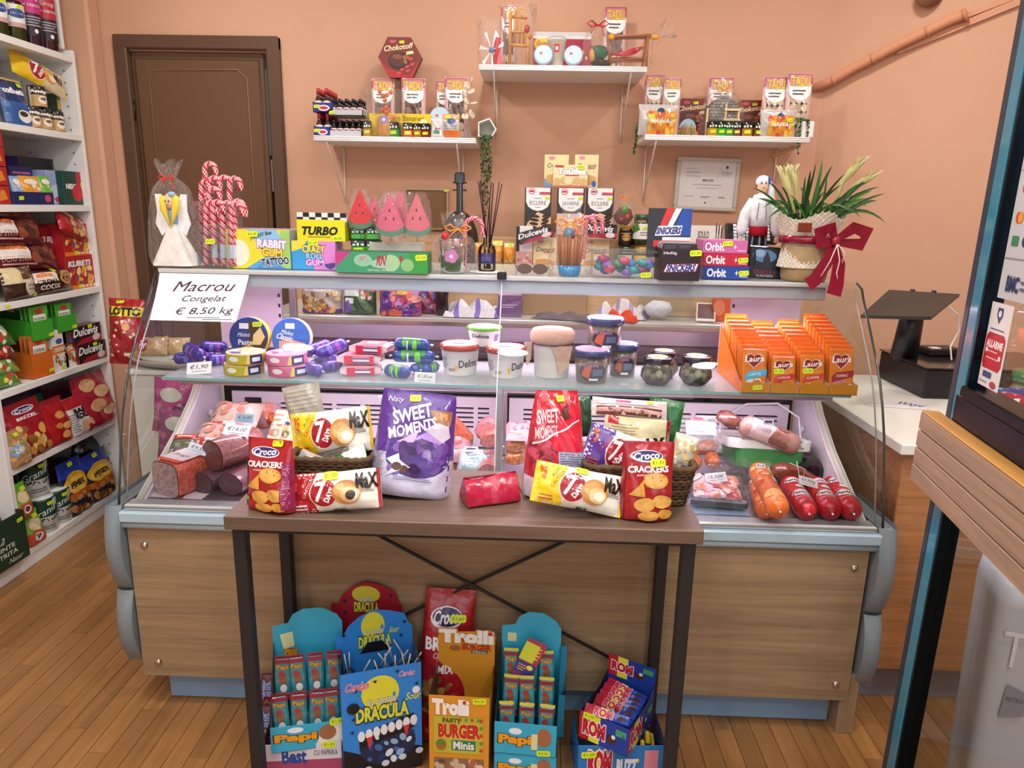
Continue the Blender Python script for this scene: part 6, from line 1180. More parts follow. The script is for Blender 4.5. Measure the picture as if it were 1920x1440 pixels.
for lb,bb,Y in(('small squat jar of mushrooms with dark lid, left front',(1208,1266,674),2.06),('small squat jar of mushrooms with dark lid, behind the left front one',(1222,1276,662),2.16),('small squat jar of mushrooms with dark lid, beside the orange chocolate boxes',(1282,1341,672),2.07)):
    x,y,z_,w,h=where(bb,Y,SZ);R=w/2;o=thing('mushroom_jar',lb,'jar',(x,Y+R,SZ),(0,0,0),'squat jars of mushrooms')
    part('glass_body',MB().lathe([(R*.7,0),(R*1.08,h*.28),(R*1.02,h*.5),(R*.84,h*.66),(R*.84,h*.8)],24,'#fff','jar_glass'),o);rr=jit(int(bb[0]));b=MB()
    for k in range(11):a_=k*.571+.2;part('mushroom',MB().ell((R*.7*math.cos(a_),R*.7*math.sin(a_),h*(.3 if k%2 else .42)),R*.26,R*.26,h*.16,['#a89c84','#8a8070','#c4b89c'][k%3],'gloss',8,6),o)
    part('brine',MB().lathe([(R*.6,.003),(R*.85,h*.28),(R*.7,h*.5),(0,h*.5)],18,'#3e3a2c','gloss'),o)
    part('lid',MB().lathe([(R*.88,h*.78),(R*.95,h*.8),(R*.95,h*.97),(R*.86,h),(0,h)],24,'#241c24','gloss'),o);part('lid_print',decal(plane_surf((-R*.8,-R*.8,h),(R*1.6,0,0),(0,R*1.6,0),(0,0,1)),R*1.6,R*1.6,[('c',.5,.5,.42,.42,'#d8d0a0'),('p',[(.3,.3),(.7,.3),(.5,.7)],'#c8b83a'),('l',.3,.5,.7,.65,1,'#4a3a5a')]),o)
# chocolate bars in four orange shelf trays
fl=[('LAPTE','#4aa8d0','#dfe4e8','#5a3426'),('CAPSUNI','#c8342c','#d83a44','#5a2c22'),('CAISE','#c8443a','#e8a03a','#4a2c1c'),('CONIAC','#9c2430','#c88a9c','#4a2618')]
OR='#e0731c'
for k in range(4):
    xa,xb=at(1390+55*k+1,735,Y=2.015),at(1390+55*k+54,735,Y=2.015);w=xb.x-xa.x;D=.29;x=(xa.x+xb.x)/2
    tr=thing('shelf_tray',['first','second','third','fourth'][k]+' orange display tray of chocolate bars from the left','display tray',(x,2.02,SZ),(0,0,0),'orange chocolate trays')
    part('front_lip',MB().box((-w/2,0,0),(w/2,.0015,.031),'#c8821c','card').prism([(-.012,.031),(.012,.031),(.008,.039),(-.008,.039)],.0015,'#c8821c','card'),tr)
    for s_ in(-1,1):X=s_*(w/2-.0008);part('side_wall',MB().add([(X,0,0),(X,D,0),(X,D,.155),(X,.03,.031),(X,0,.031)],[[0,1,2,3,4]],OR if(s_<0 and k==0)else '#e8d4dc','card'),tr)
    part('tray_floor',MB().box((-w/2,0,0),(w/2,D,.0012),OR,'card').box((-w/2,D,0),(w/2,D+.0015,.155),'#eac8d0','card'),tr)
    if k==0:price(tr,front_surf(w,.031,-.0005),w,.031,.55,.55,'€1,00',tw=.028)
    hb=[.122,.102,.108,.128][k];n=9;proto=None
    S=front_surf(w*.86,hb);nm,cb,c1,c2=fl[k]
    el=[('h',.46,.70,.74,.40,'#e8c8b8'),('h',.46,.705,.64,.35,'#8e1c2a'),('t','Laura',.5,.76,.78,.13,'#f4f2f0',{'b':.02,'s':.3,'r':4}),('p',[(.1,.36),(.25,.46),(1,.52),(1,.38),(.6,.32),(.1,.24)],cb),('t',nm,.52,.395,.5,.06,'#f2ecec',{'r':5}),('c',.45,.2,.3,.08,c1),('c',.62,.24,.16,.06,c1),('p',[(.3,.12),(.65,.16),(.62,.03),(.3,.02)],c2),('c',.86,.16,.12,.05,'#e8f0ea'),('c',.86,.16,.07,.028,'#2a8a5a')]
    for j in range(n):
        yj=2.035+j*.0285;zj=SZ+.003+j*.0085*.9
        if j==0:
            proto=thing('chocolate_bar','%s flavour orange chocolate bar standing at the front of its tray'%['milk','strawberry','apricot','cognac'][k],'chocolate bar',(x,yj,zj),(-12,0,0),'orange wrapped %s chocolate bars'%nm.lower(),mb=MB().box((-w*.43,0,0),(w*.43,.0115,hb),'#dd7a20','foil',bv=.003).box((-w*.42,.004,hb),(w*.42,.0065,hb+.008),'#e8641a','foil'))
            part('front_print',decal(S,w*.86,hb,el,m='print'),proto)
            if k in(1,2):price(proto,S,w*.86,hb,.3,.57,'€1,00',tw=.03)
        else:dup(proto,(x+.0008*((j*7)%3-1),yj,zj),(-12,0,.6*((j*5)%3-1)),'orange chocolate bar in the %s tray, %s behind the front bar'%(['first','second','third','fourth'][k],(ORD+['sixth','seventh','eighth'])[j-1]))
# ================================================================== INSIDE THE CASE: DECK
DZ_=.669
def loaf(name,label,cat,face,Y,z,L,rx,rz,yaw,c_face,c_skin,sq=2.0,el=None,grp=None,pitch=0,m='meat'):
    # a cut loaf whose end faces the viewer; superellipse section
    p=at(*face,Y=Y);o=thing(name,label,cat,(p.x,Y,z),(pitch,0,yaw),grp);n=28;ring=[]
    for i in range(n):
        t=2*math.pi*i/n;a_,c_=math.cos(t),math.sin(t);ring.append((rx*abs(a_)**(2/sq)*(1 if a_>0 else-1),rz+rz*abs(c_)**(2/sq)*(1 if c_>0 else-1)))
    rows=[[(x_,y_,z_)for x_,z_ in ring]for y_ in(0,L*.4,L)];b=MB();b.grid(np.array(rows),c_skin,m,wrap=True);b.add(rows[2],[list(range(n))],c_skin,m);part('casing',b,o)
    fr=[(x_*.97,-.001,rz+(z_-rz)*.97)for x_,z_ in ring];part('cut_face',MB().add([(0,-.003,rz)]+fr,[[0,1+i,1+(i+1)%n]for i in range(n)],c_face,'meat',True),o);return o
ps=[('r',.0,.0,1,1,'#e8e2e4'),('r',.0,.0,.12,1,'#c8402c'),('r',.88,0,1,1,'#c8402c'),('t','Praga',.5,.5,.5,.4,'#2a2a2c',{'b':.02,'s':.2})]
o=loaf('ham_loaf','square pressed ham loaf with grey pink cut face, front left of the case','ham',(314,938),1.90,DZ_,.20,.053,.052,-24,'#b09094','#c85a44',4.5);part('label_print',decal(plane_surf((-.045,.01,.1055),(.09,0,0),(0,.15,0),(0,0,1)),.09,.15,[('r',0,.1,1,1,'#e6dcdc'),('t','Praga',.5,.35,.7,.14,'#2a2a2c',{'s':.2}),('r',0,.0,1,.12,'#d8604a')]),o)
loaf('salami','large dark salami, cut face forward, resting on two smaller ones','salami',(402,900),1.955,DZ_+.062,.16,.046,.046,-28,'#6a3c44','#8a4c48')
loaf('salami','smaller dark salami below the large one, left','salami',(380,940),1.93,DZ_,.18,.039,.032,-14,'#4c3440','#6a4450');loaf('salami','smaller dark salami below the large one, right','salami',(434,940),1.92,DZ_,.18,.043,.034,-18,'#5c3c48','#784650')
def pack(label,cx,cy,Y,z,w,d,h,yaw,c,el,tilt=0,name='meat_pack',cat='meat pack',m='foil',roll=0,grp=None,t=None):
    p=at(cx,cy,Y=Y);o=thing(name,label,cat,(p.x,Y,z),(abs(tilt),roll,yaw),grp);b=MB();rr=jit(int(cx));U,V=np.meshgrid(np.linspace(0,1,12),np.linspace(0,1,10))
    def S(u,v):e=np.clip(np.minimum(np.minimum(u,1-u),np.minimum(v,1-v))*5,0,1)**.5;return np.stack([(u-.5)*w,v*d,.001+h*e*(1+.08*np.sin(9*u+7*v+cx))],1),np.repeat(np.array([[0,0,1.]]),len(u),0)
    b.grid(S(U.ravel(),V.ravel())[0].reshape(10,12,3),c,m);b.box((-w/2,0,0),(w/2,d,.001),c,m);part('wrapped_pack',b,o)
    part('top_print',decal(S,w,d,el,eps=.002,thr=min(w,d)/7,m='print'),o);return o
RL=[('r',.08,.02,.92,.30,'#c03a34'),('r',.14,.07,.3,.25,'#ecd8dc'),('r',.4,.03,.68,.32,'#e0dce4'),('c',.54,.17,.08,.1,'#4a4a58'),('k',.08,.35,.92,.95,16,.08,['#c8907a','#b87868','#d8a48c'])]
pack('vacuum meat pack with red label on the left, under the white card',392,880,2.04,DZ_+.085,.15,.12,.025,-10,'#b89a94',RL,-28);pack('vacuum meat pack with red label, behind the left one',428,850,2.14,DZ_+.10,.16,.14,.03,-6,'#c8a498',RL,-38)
pack('pink meat in a vacuum bag behind the red labelled packs',470,800,2.28,DZ_+.09,.18,.09,.04,8,'#c8a0a4',[('k',.1,.1,.9,.9,16,.12,['#d88a74','#e0a08c','#c87a6a'])],-50)
pack('small dark green and red packet between the card and the ham loaf',345,870,2.02,DZ_+.105,.075,.06,.012,10,'#5a5a48',[('r',.05,.5,.95,.9,'#b03a2c'),('l',.2,.6,.8,.8,1,'#e8d8d0')],-20)
pack('beige striped sausage pack leaning at the left of the bread basket',520,850,2.1,DZ_+.04,.12,.17,.03,-16,'#d8bca0',[('r',0,0,.55,1,'#dcc4a8'),('l',.05,.1,.5,.9,8,'#b87a60'),('t','Bere',.3,.5,.3,.1,'#b82a2a'),('k',.6,.05,.95,.95,16,.08,['#4a7a34','#4a3a7a','#c8a86a'])],-55)
saus('orange sausage lying at the back of the case left of the yellow bag','smoked_sausage',492,536,2.30,DZ_+.10,.022,'#d8683c',[('k',0,0,1,1,10,.2,['#e88a54','#c8502c'])],'orange smoked sausages',.0,-.03,m='meat')
saus('orange sausage below the first at the back of the case','smoked_sausage',450,505,2.32,DZ_+.085,.022,'#d07a5c',[('k',0,0,1,1,10,.2,['#e89a74','#c8603c'])],'orange smoked sausages',.0,-.03,m='meat')
card('blue price card 16,00 on the left meat packs',459,812,35,2.07,DZ_+.175,'€16,00',-20,'#a9c4e0',2);card('white price card on the large salami',442,842,50,2.02,DZ_+.150,'€14,00',-50,'#e6e6ee',6);card('white price card on the pressed ham loaf',368,865,38,1.96,DZ_+.112,'€9,50',-40,'#dfe4f0',18)
thing('paper_sheet','printed paper sheet lying under the pressed ham loaf','paper',(at(320,942,Y=1.9).x,1.888,DZ_),(0,0,-3),mb=decal(plane_surf((-.07,0,.0),(.17,0,0),(0,.1,0),(0,0,1)),.17,.1,[('r',0,0,1,1,'#e4dce2'),('c',.45,.25,.14,.2,'#c8824a'),('p',[(.6,0),(.66,0),(.62,.5),(.56,.5)],'#c03a34')],eps=.0004))
# middle
def slab(name,label,cat,pts,Y,th,c,m='meat',noise=.1,seed=3,grp=None,z=None,yaw=0):
    P=[at(x_,y_,Y=Y)for x_,y_ in pts];c0=sum(P,Vector())/len(P);b0=min(p.z for p in P);rr=jit(seed)
    o=thing(name,label,cat,(c0.x,Y,b0),(0,0,yaw),grp);b=MB();n=len(P);rings=[]
    for k,(s_,yy)in enumerate(((.72,-.0),(.93,.25),(1,.5),(.93,.75),(.7,1))):rings.append([((p.x-c0.x)*s_*(1+noise*(rr.random()-.5)),yy*th,(c0.z-b0)+(p.z-c0.z)*s_)for p in P])
    b.grid(np.array(rings),c,m,wrap=True);b.add(rings[0],[list(range(n))],c,m,True);b.add(rings[-1],[list(range(n))],c,m,True);part('meat_piece',b,o);return o
slab('bacon_slab','orange red smoked bacon slab leaning diagonally beside the purple bag','bacon',[(826,778),(840,772),(850,780),(868,800),(886,822),(885,838),(866,842),(845,826),(828,800)],2.20,.05,'#cc6a4c');slab('bacon_slab','second pink bacon slab behind the first, nearer the purple bag','bacon',[(822,800),(834,808),(860,845),(830,848),(815,830)],2.16,.04,'#d88a74',seed=5)
slab('smoked_meat','pink meat piece in clear bag in front of the slotted panel centre left','smoked meat',[(888,812),(900,790),(916,784),(934,792),(940,812),(920,830),(895,826)],2.24,.05,'#d8848a',seed=6);slab('smoked_meat','brown meat piece with white fat left of the glass joint','smoked meat',[(900,812),(938,806),(944,838),(912,844),(898,836)],2.17,.05,'#b86a5c',seed=7)
pack('clear pack of sliced salami under the bacon, beside the purple bag',852,872,2.13,DZ_+.045,.11,.12,.03,4,'#b88a8c',[('k',.04,.04,.96,.96,26,.1,['#a85a5c','#c08a8a','#d8a8a4'])],-20);pack('blue labelled vacuum pack just left of the glass joint',890,876,2.10,DZ_,.12,.10,.045,0,'#8a98a4',[('r',.1,.1,.7,.9,'#a8bcc4'),('l',.15,.2,.65,.8,5,'#7a8a94'),('k',.72,.1,.98,.9,8,.1,['#c07a7c','#a8605c'])],40)
card('blank white card on the bacon slabs',883,845,26,2.12,DZ_+.085,'-',-60,'#f0ecf2');loaf('salami','small round pink salami showing its face above the table edge','salami',(914,878),2.06,DZ_+.01,.1,.030,.028,5,'#b87a80','#a8605c')
for k,(a_,c_,z,lb)in enumerate(((950,990,DZ_+.03,'orange brown sausage right of the glass joint, lower'),(952,990,DZ_+.07,'orange brown sausage right of the glass joint, upper'),(838,872,DZ_,'orange sausage low beside the purple bag'))):saus(lb,'smoked_sausage',a_,c_,2.16,z,.022,'#c4733c',[('k',0,0,1,1,12,.2,['#b05a2c','#d88a4c'])],'orange brown smoked sausages',0,.02,m='meat')
pack('crinkled pink vacuum pack above the orange brown sausages',975,858,2.14,DZ_+.118,.09,.1,.02,3,'#d8a8ae',[('k',.1,.1,.9,.9,12,.12,['#e0b8bc','#c08088'])],-15)
# right
for k,(x_,y_,Y,r,lb)in enumerate(((1288,845,2.2,.024,'upper left'),(1325,838,2.22,.024,'upper right'),(1300,868,2.16,.026,'lower left'),(1335,862,2.18,.025,'lower right'))):p=at(x_,y_,Y=Y);o=thing('short_sausage',lb+' short orange sausage in the bag right of the wicker basket','sausage',p,(20,0,30*k),'short orange sausages',mb=MB().ell((0,0,0),r*1.9,r,r,'#d2703c','meat',14,8))
pack('white labelled clear bag over the short orange sausages',1312,868,2.11,DZ_+.115,.13,.12,.02,-5,'#d8bcc0',[('r',.15,.35,.85,.75,'#e8dce6'),('c',.45,.85,.13,.08,'#d85a6a'),('l',.2,.4,.8,.6,2,'#b890a0')],-42,m='cello');card('white price card above the short orange sausages',1322,828,40,2.2,DZ_+.165,'€12,00kg',-12)
o=pack('black tray of sliced bacon wrapped in film, right of the table',1345,960,1.915,DZ_+.012,.16,.16,.03,-8,'#c8b0b4',[('k',.03,.05,.97,.97,34,.12,['#c05a5c','#e0b0a8','#b04a50','#e8c8c0','#d8886a'])],-8);part('tray',MB().box((-.082,-.003,0),(.082,.16,.022),'#3a3a44','foil',bv=.004),o);card('price card 15,50 on the sliced bacon',1344,912,40,1.99,DZ_+.058,'15,50€',-45,roll=-8)
thing('paper_sheet','pale blue paper sheet under the sliced bacon','paper',(at(1350,972,Y=1.9).x,1.889,DZ_),(0,0,-2),mb=MB().box((-.08,0,0),(.08,.15,.0006),'#a8c8e4','card'))
part('cellophane',cello_mb(.17,.16,.1,.99,71,.8,nr=.95),thing('clear_bag','crumpled clear plastic bag beside the sliced bacon tray','plastic bag',(at(1395,950,Y=1.98).x,2.03,DZ_)))
def roll_(label,x0,y0,x1,y1,r,c,el,grp,name='sausage_roll',lift=0):
    a_,c_=at(x1,y1,Z=DZ_+r+lift),at(x0,y0,Z=DZ_+r+lift);v=c_-a_;L=v.length;o=thing(name,label,'sausage',a_,(0,0,0),grp,mb=sausage_mb(L,r,c,'print',seg=22));X=v.normalized();Z_=(Vector((0,-.3,1))-X*Vector((0,-.3,1)).dot(X)).normalized();W_=X.cross(Z_)
    o.rotation_euler=Matrix(((W_.x,-Z_.x,X.x),(W_.y,-Z_.y,X.y),(W_.z,-Z_.z,X.z))).to_euler();part('label_print',decal(cyl_surf(r,r,r*.7,L-r*.7,-85,85),3*r,L-1.4*r,el,eps=.0007,thr=.008,m='print'),o);return o
pz=[('c',.5,.30,.34,.11,'#f0e8e8'),('t','Parizer',.5,.30,.6,.09,'#2a1a1c',{'b':.03,'s':.15}),('c',.55,.55,.15,.06,'#ecdcdc'),('c',.5,.8,.34,.10,'#f0e8e8'),('t','Parizer',.5,.8,.6,.08,'#2a1a1c',{'b':.03,'s':.15}),('r',.2,.12,.8,.14,'#f4c8c8'),('r',.0,.42,1,.44,'#e87a4a')]
for k,(x0,y0,x1,y1,lb)in enumerate(((1478,922,1516,962,'red bologna sausage roll, left of three'),(1528,924,1560,962,'red bologna sausage roll, middle of three'),(1558,922,1600,962,'red bologna sausage roll, right of three near the glass end'))):roll_(lb,x0,y0-18,x1,y1,.031,'#cc2434',pz,'red bologna sausage rolls')
oz=[('c',.5,.14,.4,.09,'#e8a04a'),('t','PUI',.5,.14,.4,.06,'#c8341c'),('k',.1,.3,.9,.9,12,.12,['#f0a050','#d85a1c','#e8b878']),('r',.62,.45,.85,.62,'#e4d8e8')]
roll_('long orange sausage roll leaning on the other, right of the bag',1420,880,1462,958,.031,'#e0702c',oz,'orange sausage rolls',lift=.03);roll_('orange sausage roll underneath, mostly hidden',1420,905,1438,962,.029,'#d8642a',oz,'orange sausage rolls');card('small card marked N on the orange sausage roll',1424,900,17,2.02,DZ_+.095,'N',-30)
card('price card 5,90 on the red bologna rolls',1512,945,38,1.96,DZ_+.066,'€5,90kg',-50,roll=14)
# big tub with meat roll
p0=at(1446,872,Y=2.12);o=thing('ice_tub','white and green lidded tub tilted at the back right, white handle raised','tub',(p0.x,2.13,DZ_+.055),(-10,2,0));b=MB()
def rrect(w_,d_,r_,z_,n=5):return[(sx*(w_/2-r_)+r_*math.cos(a_),d_/2+sy*(d_/2-r_)+r_*math.sin(a_),z_)for sx,sy,a0 in((1,1,0),(-1,1,90),(-1,-1,180),(1,-1,270))for a_ in[math.radians(a0+90*i/n)for i in range(n+1)]]
b.grid(np.array([rrect(.21,.18,.03,0),rrect(.225,.19,.03,.06)]),'#3c8a4c','plastic',wrap=True);b.add(rrect(.21,.18,.03,0),[list(range(24))],'#3c8a4c','plastic');part('green_wall',b,o)
b=MB();b.grid(np.array([rrect(.262,.215,.035,.058),rrect(.268,.22,.035,.088),rrect(.262,.215,.033,.09),rrect(.245,.2,.03,.084)]),'#e8eae8','plastic',wrap=True);b.add(rrect(.245,.2,.03,.084),[list(range(24))],'#e2d8d2','plastic');b.add(rrect(.262,.215,.035,.058),[list(range(24))],'#e8eae8','plastic');part('white_lid',b,o);part('handle',MB().tube([(.13,.1,.07),(.135,.15,.15),(.08,.2,.19),(-.02,.22,.18),(-.11,.2,.12),(-.13,.12,.07)],.0035,'#ecebf0','plastic',8),o)
o=SAUS('meat_roll','long pale ham roll in brown plastic lying across the tub lid','ham',(0,0,0),(0,0,0),.20,.034,'#b88c84',[('r',0,.45,1,1,'#d8c0c4'),('l',.3,.55,.7,.9,6,'#a88a90'),('k',.05,.05,.95,.42,10,.2,['#8a5a50','#a87468'])],m='print',span=90);a_,c_=at(1500,838,Y=2.14),at(1385,793,Y=2.17);v=(c_-a_);o.location=a_;X=v.normalized();Z_=(Vector((0,-.6,.8))-X*Vector((0,-.6,.8)).dot(X)).normalized();W_=X.cross(Z_);o.rotation_euler=Matrix(((W_.x,-Z_.x,X.x),(W_.y,-Z_.y,X.y),(W_.z,-Z_.z,X.z))).to_euler();part('twisted_end',MB().ell((0,0,.235),.028,.02,.035,'#7a4a40','foil',noise=.5),o)
card('grey blank card on the pale ham roll',1440,806,20,2.12,DZ_+.20,'-',-20,'#a8a4ac')
slab('smoked_ham','dark brown smoked ham tied with white string, under the tub','ham',[(1450,892),(1456,878),(1480,875),(1510,882),(1536,898),(1530,908),(1490,908),(1460,904)],2.06,.06,'#7a3a20',seed=9);slab('black_bag','black plastic bag behind the smoked ham','plastic bag',[(1448,905),(1500,870),(1535,864),(1566,880),(1572,910),(1540,918),(1470,920)],2.12,.09,'#1a1c20','foil',seed=10)
b=MB();[b.tube([at(*q,Y=2.03)for q in P],.0012,'#dcd8d0','fabric',4)for P in([(1440,875),(1452,900),(1470,925)],[(1494,865),(1498,890),(1505,915)],[(1480,868),(1510,880),(1500,915)],[(1550,870),(1565,885),(1570,905)])];thing('white_string','loose white string over the smoked ham and black bag','string',mb=b)
# ================================================================== ON THE CONSOLE TABLE
TT=TZ+.001
D7=lambda x,y,r,k=1.0:[('c',x,y,.15*k,.38*k,'#ecdccc'),('c',x,y,.138*k,.35*k,'#a31a2a'),('t','7',x-.035*k,y+.04,.11*k,.46*k,'#f4f0f0',{'b':.02,'r':r+4,'s':.15}),('t','DAYS',x+.06*k,y-.06*k,.16*k,.13*k,'#f4f0f0',{'b':.05,'r':r+58})]
def croissant(x,y,s=1):return[('c',x,y,.13*s,.27*s,'#c88a4a'),('c',x-.02,y+.05,.09*s,.16*s,'#dca868'),('c',x+.03*s,y-.06*s,.08*s,.17*s,'#e8c48c'),('c',x+.04*s,y-.08*s,.05*s,.10*s,'#f6ecd4')]
ck=[('c',.62,.52,.24,.10,'#d8a04a'),('c',.62,.52,.2,.08,'#e0b05c'),('p',[(.12,.34),(.38,.52),(.42,.32)],'#d49a44'),('c',.42,.22,.2,.09,'#d8a24c'),('c',.75,.26,.18,.09,'#e0ae58'),('c',.5,.08,.2,.06,'#d8a04a'),('c',.82,.1,.14,.06,'#d09640'),('k',.3,.05,.85,.58,16,.014,['#a8702c'])]
def croco(label,bb,Y,Z,rot,w1,w2,seed,extra=(),pr=None,size=None,t=.06,grp='red cracker bags',oth=None):
    el=[('r',.0,.0,.05,1,'#8a1420'),('c',.45,.82,.32,.075,'#e8e4f0'),('c',.46,.825,.29,.06,'#2c2c6c'),('t','Croco',.45,.825,.5,.085,'#f4f4f8',{'s':.2,'b':.03,'r':5})]+[('t',w1,.48,.66,.78,.075,'#f4f2f4',{'b':.04,'r':2}),('t',w2,.5,.585,.5,.035,'#f0d8d8',{'s':.2})]+(oth or ck)+list(extra)
    return BAG('cracker_bag',label,'cracker bag',bb,Y,Z,t,'#a51a26',el,mode='stand',rot=rot,pr=pr,seed=seed,group=grp,size=size,nu=20,nv=26)
croco('red cheese cracker bag standing at the left front of the console table, turned aside',(456,556,826),1.545,TT,(-5,-3,-20),'CRACKERS','susan - cheese',7,[('r',.86,.06,1,.7,'#8c2050'),('l',.88,.1,.98,.68,26,'#d898a8'),('c',.1,.18,.07,.03,'#6aa83a')],pr=(.72,.95,'€1,70',.03))
croco('red ham cracker bag standing at the right front of the console table',(1168,1266,832),1.56,TT,(-7,1,3),'CRACKERS','sunca - ham',9,pr=(.66,.74,'€1,70',.036))
# pillow packs
def seven(label,bb,Y,Z,rot,c1,cr,size,seed,left=.28,pr=None,choc=False,t=.05,word=True):
    el=[('r',.0,.0,1,1,'#e9e7da'),('p',[(0,0),(left+.07,0),(left-.02,.5),(left+.07,1),(0,1)],c1),('r',.96,0,1,1,cr),('t','PUTI',left-.06,.78,.10,.07,'#3a2a2a' if not choc else '#f0dcd0',{'r':60}),('t','CASTIGA',left-.03,.64,.22,.08,'#c8341c' if not choc else '#f4e8e0',{'r':62}),('k',.05,.62,.14,.9,10,.02,['#d8641c']),('l',.08,.08,left,.24,2,'#c8501c' if not choc else '#f4e8e0')]
    el+=D7(.42,.5,0)+croissant(.66,.48,1.15)+([('c',.70,.40,.05,.11,'#3a2018')]if choc else[])
    if word:el+=[('t','MaX',.86,.72,.2,.34,'#2c1c14',{'b':.035}),('l',.8,.42,.94,.52,2,'#6a5a50'),('t','MaX',.56,.04,.12,.06,'#2c1c14',{'b':.035})]
    return BAG('croissant_pack',label,'croissant pack',bb,Y,Z,t,c1,el,mode='h',rot=rot,pr=pr,seed=seed,size=size,group='filled croissant packs',nu=34,nv=26,bcol='#d8d4c8')
seven('red and white croissant pack lying at the front left of the console table',(530,726,885),1.535,TT+.004,(-16,-7,0),'#a81c28','#a81c28',(.222,.092),3,pr=(.5,.9,'€1,20',.036),choc=True);seven('yellow and white croissant pack lying at the front centre right',(990,1170,885),1.545,TT+.022,(-24,11,2),'#e8c81c','#e0c430',(.215,.095),5,pr=(.5,.93,'€1,20',.03))
o7=seven('yellow and white croissant pack standing in the left wicker basket',(543,706,756),1.70,TT+.085,(-14,-8,0),'#e6c41a','#e0b020',(.205,.112),8)
seven('purple croissant pack in the right wicker basket',(1098,1215,775),1.665,TT+.065,(-14,18,0),'#5a3490','#5a3490',(.185,.105),12,word=False)
BAG('croissant_pack','white and brown croissant pack behind the purple one, dark wording','croissant pack',(1128,1258,778),1.715,TT+.1,.05,'#cfc8a8',[('r',0,.5,1,1,'#cfc7a0'),('l',.1,.55,.5,.85,4,'#9a9270'),('r',.05,.8,.2,1,'#b02030'),('r',.93,0,1,1,'#8a1a28'),('r',.5,.05,.93,.5,'#e6e2d8'),('t','MaX',.72,.3,.36,.36,'#1e1814',{'b':.07,'r':8})],mode='h',rot=(-10,4,0),size=(.165,.095),seed=14)
BAG('wafer_pack','clear pack of thin pink edged wafers on top of the right basket goods','wafer pack',(1105,1256,748),1.745,TT+.186,.05,'#d8c4c4',[('r',.06,.1,.92,.5,'#6a3a34'),('r',.06,.22,.92,.42,'#d8a8a0'),('k',.1,.12,.9,.5,20,.02,['#8a5a50','#e8c8c0']),('r',.1,.62,.85,.85,'#e8dce4'),('r',.3,.68,.5,.8,'#c84a7a')],mode='h',rot=(-28,3,0),size=(.19,.05),seed=15,pr=(.75,.75,'€1',.02))
BAG('green_pack','green foil pack poking up at the back of the right basket','snack pack',(1210,1272,766),1.775,TT+.1,.03,'#1f6a34',[],rot=(-5,4,-20),seed=16,size=(.09,.13));BAG('green_pack','green foil corner between the red bag and the wafers','snack pack',(1080,1112,765),1.79,TT+.12,.03,'#2a5a3c',[],rot=(-5,-6,0),seed=17,size=(.05,.11))
BAG('pasta_pack','clear bag of twisted yellow biscuits at the right end of the right basket','biscuit bag',(1250,1300,800),1.70,TT+.06,.045,'#cdc6b4',[('k',.1,.1,.9,.9,24,.1,['#dcc47a','#e8d8a8','#c8a85a','#f0ead8'])],rot=(-8,12,-12),seed=18,size=(.062,.10),pm='print');BAG('beige_pack','pale beige folded pack between the red bag and the purple pack','snack pack',(1085,1108,800),1.71,TT+.03,.03,'#c8a890',[('r',0,.5,1,1,'#d8d49a')],rot=(-4,-8,0),seed=19,size=(.035,.10))
BAG('green_pack','green and white pack lying in the left basket','snack pack',(606,700,822),1.66,TT+.06,.035,'#2f7c3c',[('r',0,.0,.7,1,'#2a8038'),('p',[(.6,0),(1,0),(1,1),(.35,1),(.5,.6)],'#d8dcd4'),('r',.1,.4,.2,.6,'#8ad04a')],mode='h',rot=(-40,-24,0),seed=20,size=(.105,.05));BAG('clear_pack','clear pack with green tag at the left rim of the left basket','snack pack',(545,620,840),1.65,TT+.055,.035,'#b8a8a0',[('k',.05,.05,.95,.95,16,.09,['#a88a84','#d8d0cc','#8a9aa8']),('r',.1,.1,.3,.5,'#a8d83a')],mode='h',rot=(-40,24,0),seed=21,size=(.09,.045),m='foil')
BAG('grey_pack','dark ribbed pack across the middle of the left basket','snack pack',(585,690,820),1.675,TT+.068,.03,'#7a746c',[('l',.1,.1,.95,.9,6,'#4a4846'),('r',.75,.2,1,.9,'#a8a8a4')],mode='h',rot=(-35,-16,0),seed=22,size=(.12,.045));BAG('grey_pack','silver foil corner sticking up behind the yellow pack','snack pack',(550,618,745),1.77,TT+.09,.03,'#a8a498',[('l',.1,.6,.9,.95,5,'#b8b4a8')],rot=(-6,-12,0),seed=23,size=(.10,.155))
def basket(label,x0,x1,y0,y1,h):
    w,d=x1-x0,y1-y0;o=thing('wicker_basket',label,'basket',((x0+x1)/2,(y0+y1)/2,TT),(0,0,0),'brown wicker baskets');nr=11
    def loop(k,z,ph):
        g=.88+.12*z/h;P=[p for p in rrect(w*g,d*g,.03,z,6)];R=[]
        for i in range(len(P)):
            A,B=Vector(P[i]),Vector(P[(i+1)%len(P)]);n_=max(1,int((B-A).length/.012))
            for j in range(n_):p=A.lerp(B,j/n_);R.append(p)
        return[(p.x*(1+.012*(-1)**(i+ph)),(p.y-d*g/2)*(1+.016*(-1)**(i+ph)),p.z+.002*(-1)**(i+ph))for i,p in enumerate(R)]
    for k in range(nr):z=.006+(h-.012)*k/(nr-1);part('woven_strand',MB().tube(loop(k,z,k),.0055,['#54402e','#6a523c','#4a3828'][k%3],'wicker',5,closed=True),o)
    part('rim',MB().tube(loop(0,h,0),.0075,'#604a36','wicker',6,closed=True),o);part('woven_base',MB().box((-w*.42,-d*.42,.002),(w*.42,d*.42,.008),'#3e3024','wicker').box((-w*.43,-d*.43,.008),(w*.43,-d*.42,h*.9),'#3e3024','wicker').box((-w*.43,d*.42,.008),(w*.43,d*.43,h*.9),'#3e3024','wicker').box((w*.425,-d*.43,.008),(w*.435,d*.43,h*.9),'#3e3024','wicker').box((-w*.435,-d*.43,.008),(-w*.425,d*.43,h*.9),'#3e3024','wicker'),o);return o
